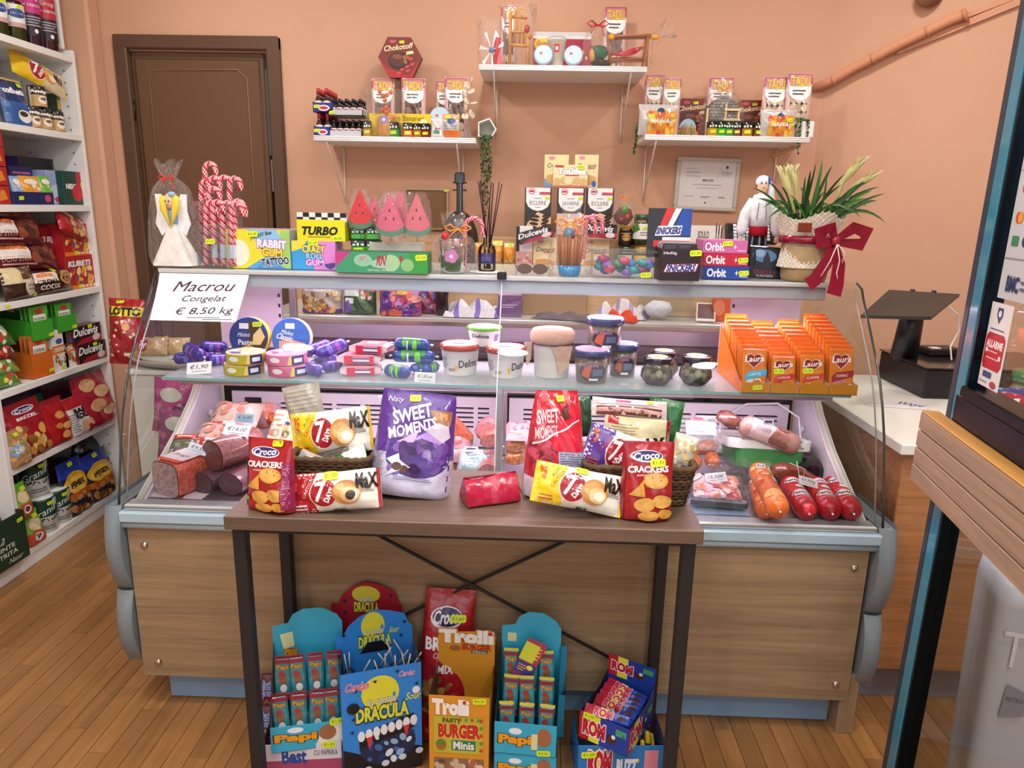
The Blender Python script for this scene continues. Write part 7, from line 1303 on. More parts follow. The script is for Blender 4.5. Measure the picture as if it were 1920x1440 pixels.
basket('brown wicker basket of packs at the left of the table',-.582,-.385,1.625,1.79,.095);basket('brown wicker basket of packs at the right of the table',.138,.405,1.62,1.80,.098)
# big sweets bags
BAG('sweets_bag','large purple and white bag of milk chocolate wafers leaning at the table centre left','sweets bag',(692,838,732),1.665,TT,.11,'#54308c',[('r',0,0,1,.42,'#ccc8e0'),('p',[(0,.3),(0,1),(1,1),(1,.36),(.85,.5),(.15,.5)],'#57308e'),('c',.57,.40,.39,.20,'#4a2a80'),('k',.28,.26,.86,.55,26,.08,['#4a2c6c','#6a4494','#3a2058','#7c5aa8','#54368a']),
    ('p',[(.35,.5),(.7,.66),(.88,.6),(.9,.52),(.6,.57)],'#b088d8'),('p',[(.28,.52),(.55,.64),(.5,.53)],'#c8b0e0'),('p',[(.62,.66),(.9,.78),(.95,.6),(.86,.55)],'#c8bcd0'),('p',[(.66,.84),(.96,.84),(.94,.7),(.74,.74)],'#9c6844'),('r',.74,.76,.9,.82,'#c88a54'),
    ('t','SWEET',.44,.79,.5,.12,'#ece4f4',{'b':.03,'r':17}),('t','MOMENTS',.47,.66,.62,.10,'#ece4f4',{'b':.03,'r':17}),('t','Naty',.2,.90,.2,.06,'#e8dcf0',{'s':.2}),('t','MILK CHOCOLATE',.32,.575,.3,.025,'#e8dcf0',{'r':8}),('p',[(.2,.36),(.34,.42),(.36,.36),(.5,.3),(.36,.26),(.2,.2),(.3,.3)],'#e6e2f2'),('c',.33,.30,.06,.04,'#5a3424'),('c',.42,.28,.055,.035,'#6a4430'),('l',.02,.2,.18,.42,12,'#8a86a0'),('l',.3,.17,.9,.21,2,'#8a86a0')],
    mode='standp',rot=(-9,6,3),size=(.198,.256),seed=31,pr=(.45,.93,'€8,50',.03),nu=22,nv=28)
BAG('sweets_bag','large red bag of wrapped sweets leaning at the table centre right, turned aside','sweets bag',(990,1094,726),1.69,TT,.12,'#c0142e',[('r',0,0,1,.2,'#d8c8dc'),('p',[(0,.2),(.3,.14),(1,.38),(1,0),(0,0)],'#d4c6dc'),('p',[(.05,.25),(.35,.28),(.3,.5),(.1,.55)],'#a8384c'),('k',.05,.22,.38,.6,20,.08,['#8a2438','#c84a60','#b83a4c','#6a2030']),('r',.45,.16,.98,.44,'#a0a4bc'),('l',.48,.18,.95,.43,12,'#565a78'),('p',[(.42,.44),(1,.44),(1,.9),(.55,.8),(.3,.55)],'#d01434'),
    ('t','SWEET',.27,.76,.4,.12,'#f0c8d0',{'b':.03,'r':6}),('t','MOMENTS',.27,.62,.4,.1,'#f0c8d0',{'b':.03,'r':6}),('p',[(.5,.78),(.7,.88),(.72,.74),(.6,.72)],'#5a2c24'),('p',[(.05,.5),(.9,.72),(.9,.735),(.05,.52)],'#f0dce0')],mode='standt',rot=(-8,3,14),size=(.152,.262),seed=33,pr=(.55,.92,'€8,50',.03),nu=22,nv=28)
# key pouch
a_=at(915,958,Z=TT);o=thing('pouch','shiny pink red zip pouch, prism shaped, lying alone on the table','pouch',(a_.x,1.635,TT),(0,0,24));w,d,h=.135,.072,.062
b=MB();n=9;rows=[]
for i in range(n):t=i/(n-1);x_=-w/2+w*t;k_=1-.06*math.sin(t*math.pi*2);rows.append([(x_,-d/2*k_,.003),(x_,-d/2*k_-.002,.008),(x_,-.006,h*k_),(x_,.002,h*k_+.003),(x_,.008,h*k_),(x_,d/2*k_,.01),(x_,d/2*k_,.003)])
b.grid(np.array(rows),'#b4183c','foil',wrap=True);b.add(rows[0],[list(range(7))],'#9c1434','foil');b.add(rows[-1],[list(range(7))],'#9c1434','foil');part('pouch_body',b,o)
part('zip',MB().tube([(-w/2,0,h+.003),(w/2,0,h+.003)],.0026,'#7a1028','plastic',6),o);part('zip_pull',MB().tube([(w/2,0,h),(w/2+.006,-.008,h*.5),(w/2+.016,-.016,.004),(w/2+.022,-.018,.004)],.0025,'#b89a6a','metal',6),o)
# ================================================================== UNDER THE TABLE
def openbox(name,label,cat,x0,x1,ytf,yb_,Y,D,ycard,col,inner,front,cardel,cw=1.0,yaw=0,bump=None,grp=None,side=None,lipdrop=0,z0=None,lean=0):
    p,q=at(x0,yb_,Y=Y),at(x1,yb_,Y=Y);w=q.x-p.x;xc=(p.x+q.x)/2;z=p.z if z0 is None else z0;hf=at((x0+x1)/2,ytf,Y=Y).z-z;hc=at((x0+x1)/2,ycard,Y=Y+D).z-z
    o=thing(name,label,cat,(xc,Y,z),(lean,0,yaw),grp);t=.0015;cwid=w*cw
    part('front_panel',MB().box((-w/2,0,0),(w/2,t,hf),col,'card'),o);part('base',MB().box((-w/2,0,0),(w/2,D,t),inner,'card'),o)
    for s_ in(-1,1):X=s_*w/2;part('side_panel',MB().add([(X,0,0),(X,D,0),(X,D,hc*.72),(X,D*.7,max(hf,hc*.55)),(X,0,hf)],[[0,1,2,3,4]],side or col,'card').add([(X-s_*.001,0,0),(X-s_*.001,D,0),(X-s_*.001,D,hc*.72),(X-s_*.001,D*.7,max(hf,hc*.55)),(X-s_*.001,0,hf)],[[0,1,2,3,4]],inner,'card'),o)
    P=[(-cwid/2,0),(cwid/2,0),(cwid/2,hc*.86)]+([(bx*w,bz*hc)for bx,bz in bump]if bump else[(cwid/2,hc),(-cwid/2,hc)])+[(-cwid/2,hc*.86)]
    part('back_card',MB().prism(P,t,col,'card',Matrix.Translation((0,D,0))),o)
    part('front_print',decal(front_surf(w,hf),w,hf,front),o);part('card_print',decal(plane_surf((-w/2,D,0),(w,0,0),(0,0,hc),(0,-1,0)),w,hc,cardel),o);return o,w,hf,hc
CY='#38acd2';papi=lambda x,y,s:[('t','Papi',x,y,.34*s,.22*s,'#e8a020',{'o':'#4a2410','ow':.05,'b':.06}),('c',x,y+.2*s,.07*s,.07*s,'#e8f0f4')]
bear=[(.5,.86),(.42,.93),(.3,.97),(.2,1.0),(-.05,1.0),(-.2,.96),(-.28,.88)]
def barz(o,w,hf,n,rows,col,end,prn,z0,y0,bw,bl,tilt=-8,grp=None,lb='',dy=.02,dz=.055):
    L=o.matrix_basis;proto=None;lbl=lambda r,i:'%s in %s, %s row, %s from left'%(lb,grp[8:],ORD[r],ORD[i])
    for r in range(rows):
        for i in range(n):
            loc=L@Vector((-w/2+w*(i+.5)/n,y0+dy*r,z0+dz*r+.004*((i*3+r)%3)));rot=(tilt,(((i*7+r*3)%5)-2)*1.6,math.degrees(o.rotation_euler.z))
            if proto is None:
                proto=thing('snack_bar',lbl(r,i),'snack bar',loc,rot,grp,mb=MB().box((-bw/2,0,0),(bw/2,.014,bl),col,'foil',bv=.005).box((-bw/2,.005,bl),(bw/2,.008,bl+.008),end,'foil').box((-bw/2,.005,-.008),(bw/2,.008,0),end,'foil'));part('front_print',decal(front_surf(bw,bl,-.0004),bw,bl,prn,m='print'),proto)
            else:dup(proto,loc,rot,lbl(r,i))
bp_=[('r',0,0,1,.12,'#a8243a'),('r',0,.9,1,1,'#8a1c30'),('t','Papi',.5,.8,.7,.14,'#e0a030',{'b':.03,'o':'#4a2410'}),('c',.5,.5,.26,.14,'#8a5a40'),('c',.55,.28,.22,.1,'#e8e4e4'),('c',.42,.64,.2,.06,'#b83040')]
o,w,hf,hc=openbox('bar_display','blue card box of bars on the left under the table, on the peanut box','display box',513,643,1358,1402,1.60,.15,1140,CY,'#8a7a6c',papi(.34,.5,1.6)+[('p',[(.62,.1),(.98,.15),(.98,.9),(.7,.8)],'#e8e4dc'),('c',.78,.6,.12,.3,'#a06a48')],papi(.24,.60,.5)+[('p',[(.1,.78),(.28,.8),(.3,.66),(.14,.64)],'#d8dca8')],yaw=13,bump=bear,z0=None);PZ=o.location.z
price(o,front_surf(w,hf,-.001),w,hf,.92,1.0,'€1,00',tw=.04);barz(o,w*.94,hf,4,2,'#3a8a94','#8a1c30',bp_,.03,.02,.041,.112,grp='bars in the left blue box',lb='blue and red wrapped bar',dy=.05,dz=.075)
o,w,hf,hc=openbox('peanut_box','white and maroon box of peanut bags at the bottom left under the table','display box',497,640,1400,1445,1.60,.19,1330,'#d8d4dc','#8a3a48',[('r',0,0,1,.5,'#a84a6a'),('t','Best',.4,.62,.3,.4,'#2a4a9a',{'b':.04}),('t','CU PAPRIKA',.8,.7,.3,.16,'#2a2a3a')],[],yaw=7,z0=max(.002,PZ-.16));o.scale.z=(PZ-.002)/max(hc,PZ-.01);price(o,front_surf(w,hf,-.001),w,hf,.85,.95,'€1,20',tw=.035)
pn=[('r',0,0,1,1,'#5a1c28'),('t','Best',.4,.78,.5,.16,'#3a6ab8',{'b':.04,'o':'#e8e4f0'}),('t','peanut',.5,.6,.7,.13,'#3a6ab8',{'b':.03,'o':'#e8e4f0'}),('k',.2,.1,.9,.5,22,.08,['#a87a54','#8a5a3c','#c8946a'])]
for k,(a_,c_,yt,Y)in enumerate(((505,570,1385,1.625),(562,634,1375,1.63),(490,515,1330,1.68),(494,520,1270,1.74))):BAG('peanut_bag',['maroon peanut bag at the front left of the lowest box','maroon peanut bag with clear window, front right of the lowest box','maroon peanut bag sticking out left behind the table leg, lower','maroon peanut bag sticking out left, upper'][k],'peanut bag',(a_,c_,yt,1440),Y,max(.004,PZ-.13)if k<2 else PZ-.15+.04*k,.035,'#5a1c28',pn,mode='stand',rot=(-8,0,8),seed=80+k)
DB='#2e86dc'
def drac(x,y,s,front=False):return[('c',x-.02,y+.13*s,.25*s,.17*s,'#d8d83a'),('c',x+.16*s,y+.1*s,.02,.02,DB),('t','EL CONDE',x,y+.05*s,.36*s,.05*s,'#d8e0e4',{'b':.03,'o':'#14161c'}),('t','DRACULA',x,y-.06*s,.68*s,.13*s,'#d4dc4a',{'b':.05,'o':'#14161c','ow':.06}),('t','Sour',x+.42*s,y+.05*s,.2*s,.07*s,'#d4dc4a',{'s':.3,'b':.02})]
bats=lambda P:[('p',[(x-.05,y+.015),(x-.02,y),(x,y+.012),(x+.02,y),(x+.05,y+.02),(x,y-.02)],'#16264a')for x,y in P]
hum=[(.46,.88),(.4,.96),(.2,1.0),(0,1.02),(-.2,.98),(-.34,.92),(-.40,.86)]
fr=[('p',[(0,0),(1,0),(1,.2),(.8,.24),(.6,.16),(.3,.2),(.12,.26),(0,.3)],'#14161c'),('c',.56,.28,.36,.19,'#1c2a4a'),('k',.28,.13,.86,.38,22,.05,['#3a6ab0','#8ab0d8','#1c3a6a','#d8e4f0']),('p',[(.2,.42),(.9,.54),(.9,.40),(.2,.28)],'#14161c')]+[('c',.23+.095*i,.40+.010*i,.045,.05,'#e4eaf2')for i in range(8)]+[('p',[(.29,.38),(.37,.39),(.33,.26)],'#d8343c'),('p',[(.76,.43),(.84,.44),(.8,.32)],'#d8343c')]+drac(.5,.66,.95)+bats([(.18,.84),(.42,.9),(.7,.96),(.14,.58),(.12,.46),(.94,.82)])+[('t','Cerdan',.2,.88,.28,.07,'#c83a4a',{'s':.3,'o':'#f0e8f0','b':.02}),('t','Cerdan',.82,.93,.2,.05,'#c83a4a',{'s':.3,'o':'#f0e8f0'}),('c',.14,.68,.08,.05,'#14161c'),('c',.93,.76,.05,.035,'#dfe6ee')]+[('c',.3+.22*i,.08+.03*i,.05,.03,'#c8d0dc')for i in range(4)]
o,w,hf,hc=openbox('lollipop_display','tall blue lollipop display box with toothy mouth window under the table','display box',648,792,1254,1436,1.62,.14,1146,DB,'#5a5654',fr,drac(.5,.82,.62)+bats([(.1,.86),(.9,.9),(.85,.8)])+[('p',[(.3,.7),(.7,.7),(.6,.78),(.4,.78)],'#14161c')],yaw=19,bump=hum,z0=.002)
M_=o.matrix_basis;rr=jit(17)
for k in range(16):a_=M_@Vector((rr.uniform(-w*.42,w*.42),rr.uniform(.02,.12),hf-.07));t=a_+Vector((rr.uniform(-.04,.04),rr.uniform(-.012,.01),rr.uniform(.045,.08)));c=thing('lollipop','white lollipop stick with dark sweet inside the blue display box','lollipop',a_,(0,0,0),'lollipops in the blue display box');part('stick',MB().tube([(0,0,0),t-a_],.0019,'#d4ccc4','plastic',6),c);part('candy',MB().ell((0,0,-.006),.013,.012,.013,['#1c2c4c','#2a4a7a','#4a6a9a'][k%3],'foil',8,6,noise=.3),c)
openbox('lollipop_display','dark red lollipop display box behind the blue one','display box',622,752,1190,1300,1.79,.035,1096,'#9c1c2c','#4a2a2a',[('r',0,0,1,1,'#8a1828')],[('c',.5,.93,.2,.06,'#c8c43a')]+drac(.5,.87,.5)[2:4]+bats([(.2,.88),(.85,.93),(.2,.8)]),bump=hum,z0=.002)
croco('dark red pretzel cracker bag standing behind the orange display box',(776,872,1118),1.77,.004,(-6,4,4),'BREZEL','CRACKERS',11,[('t','MIX',.5,.5,.3,.05,'#f0e8e8',{'b':.03})],pr=(.68,.82,'€1,60',.045),oth=[('k',.1,.2,.9,.46,22,.08,['#a87844','#c89a60','#8a5a30'])],t=.08)
TO_='#d8952c';tw=[('r',.08,.02,.92,.26,'#8a6a50'),('k',.1,.03,.9,.24,18,.08,['#c8b09a','#6a4a3a','#e0d0b8','#b86a4a']),('t','Trolli',.36,.87,.58,.16,'#f2f2ee',{'b':.07,'o':'#c8882a'}),('c',.59,.93,.03,.025,'#c03a2c'),('r',.08,.32,.9,.76,'#b8b83a'),('t','PARTY',.38,.71,.3,.06,'#4a3a1c',{'b':.03}),('t','BURGER',.5,.59,.68,.15,'#c03028',{'b':.06,'o':'#e8dc6a'}),('r',.38,.36,.78,.48,'#2a7a5a'),('t','Minis',.58,.42,.34,.09,'#f0f0e8',{'b':.03}),('c',.2,.42,.09,.07,'#a8643a'),('c',.2,.44,.08,.03,'#5a8a2a')]+[('c',.87,.37+.09*i,.03,.022,['#c8402c','#5a9a3a'][i%2])for i in range(5)]+[('c',.42+.1*i,.735,.025,.018,['#5a9a3a','#c8402c'][i%2])for i in range(5)]
o,w,hf,hc=openbox('gummy_display','empty looking orange display box with a window of gummies below','display box',805,916,1306,1440,1.61,.15,1186,TO_,'#4a4440',tw,[('t','Trolli',.5,.965,.9,.10,'#f2f2ee',{'b':.08,'o':'#c8882a','ow':.06}),('c',.92,1.0,.045,.018,'#c03a2c'),('t','PARTY',.55,.90,.2,.02,'#3a2a1c'),('t','BURGER',.68,.87,.5,.045,'#c03028',{'b':.05}),('r',.58,.82,.88,.845,'#2a7a5a'),('t','Minis',.73,.832,.22,.018,'#f0f0e8'),('c',.3,.86,.1,.025,'#a8643a')],bump=[(.5,.97),(.3,1.02),(-.3,1.0),(-.5,.97)],yaw=-2,z0=.002);price(o,front_surf(w,hf,-.001),w,hf,.84,.96,'€0,20',tw=.036)
for k,(xa,xb,yf,yb_,Y,yc,z,D,lb)in enumerate(((926,1042,1356,1412,1.61,1146,None,.15,'blue card box of bars right of the orange box, upper one'),(926,1042,1416,1445,1.612,1416,.002,.148,'blue card box directly below the upper right box of bars'),(960,1056,1300,1380,1.785,1208,.002,.03,'blue card box standing behind the right pair of bar boxes'))):
    o,w,hf,hc=openbox('bar_display',lb,'display box',xa,xb,yf,yb_,Y,D,yc,CY,'#2a6a78' if k==0 else '#6a6058',papi(.34,.45,1.5)+[('c',.8,.6,.12,.3,'#a06a48'),('r',.6,.2,.7,.7,'#d8dca8')]if k<2 else[],[('r',.1,.72,.25,.8,'#d8dca8')]if k==0 else[],yaw=-4,bump=bear if k==0 else None,z0=z)
    if k==0:barz(o,w*.9,hf,3,3,'#3f98a8','#d8c83a',bp_,.02,.02,.040,.10,grp='bars in the right blue box',lb='blue and yellow wrapped bar',dy=.04,dz=.05);price(o,front_surf(w,hf,-.001),w,hf,.8,.12,'€0,50',tw=.036);P1=o
    if k==1:P1.location.z=max(hf,hc)+.004
p=at(970,1247,Y=1.70);thing('flyer','folded purple and red flyer tucked slanting into the right bar box','flyer',(p.x,1.70,p.z-.06),(-10,24,-4),mb=decal(front_surf(.055,.135),.055,.135,[('r',0,0,1,1,'#8a3a6a'),('r',0,.25,1,.5,'#3a3a8a'),('r',0,.5,1,1,'#a83a5a'),('t','1',.35,.72,.25,.3,'#c8d83a',{'b':.1}),('l',.5,.6,.95,.9,4,'#e8c83a'),('c',.7,.42,.16,.05,'#e8e03a'),('l',.1,.3,.6,.45,3,'#d8a83a'),('t','Airly',.6,.12,.6,.12,'#e8c8e8',{'b':.03})]))
rm=lambda:[('r',0,0,.2,1,'#b81c34'),('r',.2,0,.42,1,'#d8d83a'),('t','ROM',.3,.5,.44,.5,'#b81c34',{'b':.06,'o':'#f0e4ec','ow':.06}),('c',.66,.4,.1,.16,'#4a2820'),('c',.7,.5,.04,.08,'#d8e0ec'),('r',.74,.6,.95,.85,'#3a9a6a')]
RB_='#1c3c9c';p=at(1160,1430,Y=1.62)
o,w,hf,hc=openbox('bar_display','blue box of mixed bars at the bottom right under the table','display box',1082,1246,1398,1450,1.60,.18,1398,'#2a7ac4','#3a4a7a',[('r',.12,.3,.2,.9,'#b81c34'),('r',.2,.3,.3,.9,'#d8d83a'),('t','ROM',.25,.6,.26,.5,'#b81c34',{'b':.06,'o':'#f0e4ec','ow':.06}),('t','BUZZ',.56,.5,.22,.34,'#e8f0f8',{'b':.06}),('r',.76,.2,.92,.9,'#d88a9c')],[],yaw=3,z0=.002);price(o,front_surf(w,hf,-.001),w,hf,.12,.8,'€1,20',tw=.04)
for k in range(6):thing('chocolate_bar','bar with yellow band in the lowest right box, %s one from the front'%(ORD+['sixth'])[k],'chocolate bar',(p.x+.045+.012*k%.04,1.64+.02*k,hf*.6+.012*(k%3)),(0,-60,80+8*k),'bars in the lowest right box',mb=MB().box((-.016,-.012,0),(.016,.0,.04),'#d8b83a','foil',bv=.003).box((-.016,-.012,-.045),(.016,0,0),'#24449a','foil',bv=.003))
p=at(1130,1392,Y=1.60);o,w,hf,hc=openbox('bar_display','dark blue open bar box turned at an angle, on top of the lower box','display box',1080,1180,1352,1392,1.59,.17,1225,RB_,'#2a3050',rm(),[(e[0],)+tuple((e[1],.62+.38*e[2],e[3],.62+.38*e[4],e[5])if e[0]=='r' else(e[1],e[2],.62+.38*e[3],e[4],.38*e[5]*.8)+tuple(e[6:])if e[0]=='t' else(e[1],.62+.38*e[2],e[3],e[4]*.38,e[5]))for e in rm()],cw=1.0,yaw=-30,z0=hf+.006,lean=-4)
part('side_print',decal(plane_surf((w/2,0,0),(0,.17,0),(0,0,hf),(1,0,0)),.17,hf,rm()),o);price(o,front_surf(w,hf,-.001),w,hf,.2,.92,'€1,00',tw=.036);M_=o.matrix_basis
pb=MB().box((-w*.44,0,0),(w*.44,.026,.012),RB_,'foil',bv=.003);pr0=None
for k in range(9):
    loc=M_@Vector((0,.012+.0175*(k%8),hf*.55+.012*(k//3)+(k%2)*.004));rot=(32,0,-30+((k*5)%7-3)*3)
    if pr0 is None:pr0=thing('chocolate_bar','red, yellow and blue bar lying across the angled dark blue box, nearest the front','chocolate bar',loc,rot,'bars in the angled box',mb=pb);part('top_print',decal(plane_surf((-w*.44,0,.012),(w*.88,0,0),(0,.026,0),(0,0,1)),w*.88,.026,[('r',0,0,.34,1,'#a81c34'),('r',.34,0,.5,1,'#c8c83a'),('t','ROM',.42,.5,.4,.7,'#c0243c',{'b':.06,'o':'#e8dce8'}),('c',.82,.5,.08,.25,'#4a2a24')],m='print'),pr0)
    else:dup(pr0,loc,rot,'red, yellow and blue bar across the angled box, %s back from the front one'%(ORD+['sixth','seventh','eighth'])[k-1])
# ================================================================== SHELVING UNIT ON THE LEFT
XS,XW=-2.065,-2.395;un=thing('shelving_unit','tall white shelving unit full of packets along the left wall','shelving unit',(-2.2,3.0,0));UN=Vector(un.location);WS='#e9e8e4'
def up(n,b,**k):o=part(n,b,un,**k);o.location=-UN;return o
up('side_panel',MB().box((XW,3.365,0),(XS,3.385,2.138),WS,'plastic',bv=.002));up('side_panel',MB().box((XW,2.612,0),(XS,2.638,2.138),WS,'plastic',bv=.002));up('back_panel',MB().box((XW,1.7,.02),(XW+.008,3.365,2.7),'#dcdcdc','plastic'));up('upper_panel',MB().box((XW,3.34,2.139),(XS-.025,3.358,2.72),WS,'plastic',bv=.002));up('kick_board',MB().box((XS-.02,1.7,0),(XS-.005,3.365,.05),WS,'plastic'))
SH=[2.112,1.782,1.472,1.097,.758,.442,.078]
for z in SH:up('shelf_board',MB().box((XW+.01,2.639,z-.028),(XS,3.364,z),WS,'plastic',bv=.0015))
for z in(.078,.76,1.47):up('shelf_board',MB().box((XW+.01,1.7,z-.028),(XS,2.611,z),WS,'plastic',bv=.0015))
b=MB();[b.box((x,3.3635,z),(x+.006,3.365,z+.006),'#6a6a6a','matte')for z in[.2+.05*k for k in range(38)]for x in(XS-.05,XW+.08)];up('peg_holes',b,kind='stuff')
def wl(bb,i,dx=0):
    x0,x1,yt=bb;X=XS-dx;Z=SH[i]+.001 if isinstance(i,int)else i;a,c=at(x0,yt+20,X=X),at(x1,yt+20,X=X);top=at((x0+x1)/2,yt,X=X).z
    return X,(a.y+c.y)/2,Z,c.y-a.y,max(.02,top-Z)
def LB(name,label,cat,bb,i,d,col,el=(),dx=.02,pr=None,m='card',yaw=90,rot=None,grp=None,h=None,topc=None):
    X,y,Z,w,hh=wl(bb,i,dx);hh=h or hh;o=thing(name,label,cat,(X,y,Z),rot or(0,0,yaw),grp,mb=MB().box((-w/2,0,0),(w/2,d,hh),col,m,bv=.0015))
    if el:part('front_print',decal(front_surf(w,hh),w,hh,list(el),m=m),o)
    if topc:part('top_print',decal(top_surf(w,d,hh),w,d,[('r',.02,.02,.98,.98,topc)],m=m),o)
    if pr:price(o,front_surf(w,hh,-.0006),w,hh,*pr)
    return o
def LG(name,label,cat,bb,i,t,col,el,mode='stand',dx=.05,pr=None,rot=None,m='foil',h=None,grp=None,bcol=None):
    X,y,Z,w,hh=wl(bb,i,dx);return BAG(name,label,cat,None,0,None,t,col,el,mode,grp,rot or(-6,0,90),pr,m,int(bb[0]*7+bb[2])%997,(w,h or hh),bcol,loc=(X,y,Z),nu=18,nv=22)
def cyl(px0,px1,i,dx=.06):a,c=at(px0,300,X=XS-dx),at(px1,300,X=XS-dx);return(a.y+c.y)/2,abs(c.y-a.y)/2
# top shelf: jars and bottles
pk_=[('r',0,0,1,1,'#dfe3dc'),('c',.5,.6,.35,.2,'#2c4a8c'),('r',0,0,1,.2,'#c89aa0'),('p',[(.8,.2),(1,.2),(1,.6)],'#3a6a2a')]
for k,(y,x)in enumerate(((2.99,XS-.06),(3.085,XS-.055),(2.93,XS-.14))):jar('jar',['pickle jar on the top left shelf, second from the bottles','pickle jar on the top left shelf, next to the dark syrup bottles','pickle jar at the back of the top left shelf'][k],'jar',(x,y,SH[0]),.042,.17,'#fff','#c83a7a','#5a6428',pk_,(.3,.8),rot=(0,0,60),pr=(.7,.75,'€3,2',.026))
for k,(y,c,c2,t1)in enumerate(((3.185,'#2a0c20','#c02a7a','Sirop'),(3.285,'#3a0c18','#b8283a','Sirop'))):
    o=thing('syrup_bottle',['dark syrup bottle with magenta label on the top left shelf','dark syrup bottle with red label on the top left shelf'][k],'bottle',(XS-.055,y,SH[0]+.001),(0,0,55));part('glass_body',MB().lathe([(.041,0),(.043,.01),(.043,.22),(.02,.28),(.016,.31)],20,c,'gloss'),o);part('cap',MB().lathe([(.018,.30),(.018,.33),(0,.33)],14,'#e0dcd8','plastic'),o)
    part('paper_label',decal(cyl_surf(.0435,.0435,.04,.21,-80,80),.12,.17,[('r',0,.5,1,1,c2),('r',0,0,1,.5,'#221c24'),('t',t1,.5,.84,.5,.14,'#f0e0e8',{'s':.3}),('t','de capsuni',.5,.68,.7,.1,'#f0e0e8',{'s':.3}),('l',.2,.2,.8,.45,4,'#a8a4b0'),('c',.55,.1,.06,.05,'#e8e8e8')],eps=.0006,thr=.012),o)
# second shelf
LG('coffee_bag','tall blue coffee creamer bag with white cup on the second shelf','coffee bag',(2,47,148),1,.05,'#1c3468',[('r',0,.0,1,.5,'#2a5a9c'),('t','coffeeta',.5,.74,.85,.12,'#f0f2f6',{'b':.05}),('c',.6,.2,.28,.14,'#e8e4e0'),('c',.58,.25,.18,.06,'#4a281c'),('r',0,.95,1,1,'#c8a85a')],pr=(.8,.88,'€3',.03))
am=lambda:[('r',0,0,1,.9,'#2a2420'),('r',0,0,1,.6,'#c09a64'),('c',.6,.35,.22,.22,'#e8e0d4'),('c',.6,.4,.15,.08,'#5a3826'),('t','Amigo',.5,.76,.8,.2,'#f0ece4',{'b':.05}),('r',0,0,.12,1,'#d8c8b0')]
for k,(a_,c_,zz,lb)in enumerate(((48,80,0,'round coffee tin low on the second shelf, nearest the blue bag'),(72,98,0,'round coffee tin in the middle of the second shelf row'),(94,124,0,'round coffee tin beside the green coffee pack'),(62,98,.088,'round coffee tin on top of the others, below the yellow pack'))):
    y,r=cyl(a_,c_,1);r=.034;o=thing('coffee_tin',lb,'coffee tin',(XS-.05,y,SH[1]+.001+zz),(0,0,60),'coffee tins',mb=MB().lathe([(r,0),(r,.082),(r*.95,.086),(0,.086)],22,['#2a2420','#2a2420','#c8b898'],'gloss'));part('paper_label',decal(cyl_surf(r,r,.004,.08,-80,80),r*2.8,.076,am(),eps=.0005,thr=.01),o)
LB('coffee_pack','dark green and gold coffee brick at the far end of the second shelf','coffee pack',(108,142,180),1,.06,'#1f4a34',[('r',0,.62,1,.85,'#c8a040'),('l',.2,.4,.8,.5,1,'#c8b880')],dx=.08,m='foil')
X,y,Z,w,h=wl((50,130,150),1,.05);BAG('croissant_pack','yellow croissant pack lying on top of the coffee tins','croissant pack',None,0,None,.05,'#e0b81c',[('p',[(.5,0),(.96,.0),(.96,1),(.62,1)],'#d8c8a0')]+D7(.40,.5,0)+croissant(.64,.5)+[('t','MaX',.84,.6,.2,.34,'#2c1c14',{'b':.035})],'h',None,(-18,16,80),(.55,.93,'€1',.026),seed=3,size=(.27,.11),loc=(XS-.035,3.17,SH[1]+.175),nu=26,nv=20)
# third shelf
for k in range(4):LB('candy_box','red candy box with orange leaf print, %s of the stack of four'%['lowest','second','third','topmost'][k],'sweets box',(-14,20,350),SH[2]+.001+.072*k,.12,'#b02a24',[('p',[(.3,.15),(.85,.3),(.7,.8),(.4,.7)],'#d8843a'),('p',[(.5,.6),(.55,.95),(.6,.6)],'#d8a03a')],dx=.01,h=.069,grp='red leaf print boxes')
o=LB('coffee_box','purple and black coffee box at the back of the third shelf','coffee box',(40,128,318),2,.1,'#4a3076',[('r',0,.42,1,.58,'#c8a03c'),('r',0,.58,1,1,'#1c1a20'),('t','JACOBS',.3,.5,.3,.1,'#2a2018'),('r',.66,.6,.9,.95,'#4a4a52'),('c',.3,.66,.06,.06,'#c8a03c')],dx=.15,h=.2)
LB('milk_box','pale blue and white carton on the third shelf, before the purple coffee box','carton',(88,122,320),2,.12,'#9aa8d4',[('p',[(0,0),(1,.2),(1,.7),(0,.5)],'#c4cce8'),('c',.6,.15,.3,.1,'#c83a5a')],dx=.06)
LB('pudding_tray','low dark blue tray of pudding cups at the front of the third shelf','tray',(24,102,360),2,.1,'#1c2a5c',[('c',.85,.5,.08,.3,'#c84a6a')],dx=.01,pr=(.2,.5,'€1,2',.03))
for k,(a_,c_,c)in enumerate(((22,40,'#8ab0dc'),(40,76,'#e89a2c'),(76,96,'#6ab83a'))):LG('pudding_cup',['blue','orange','green'][k]+' pudding pack in the dark blue tray','pudding pack',(a_,c_,330),SH[2]+.02,.03,c,[('c',.5,.75,.35,.12,'#f0e8e0'),('k',.1,.1,.9,.6,8,.1,['#f0c05a','#e0e0d0'])],dx=.03)
LB('coffee_box','dark green coffee box with red mug print at the far end of third shelf','coffee box',(118,166,322),2,.1,'#14463a',[('t','NESCAFE',.4,.55,.6,.14,'#f0f0f0',{'b':.05}),('c',.5,.35,.2,.25,'#c02430'),('r',.5,.4,.68,1,'#b81c2c')],dx=.03,pr=(.72,.62,'€1',.03))
LB('blue_box','dark blue coffee box behind the pudding tray','coffee box',(20,62,312),2,.1,'#3a3470',[('l',.1,.5,.9,.9,3,'#c87ab8')],dx=.12)
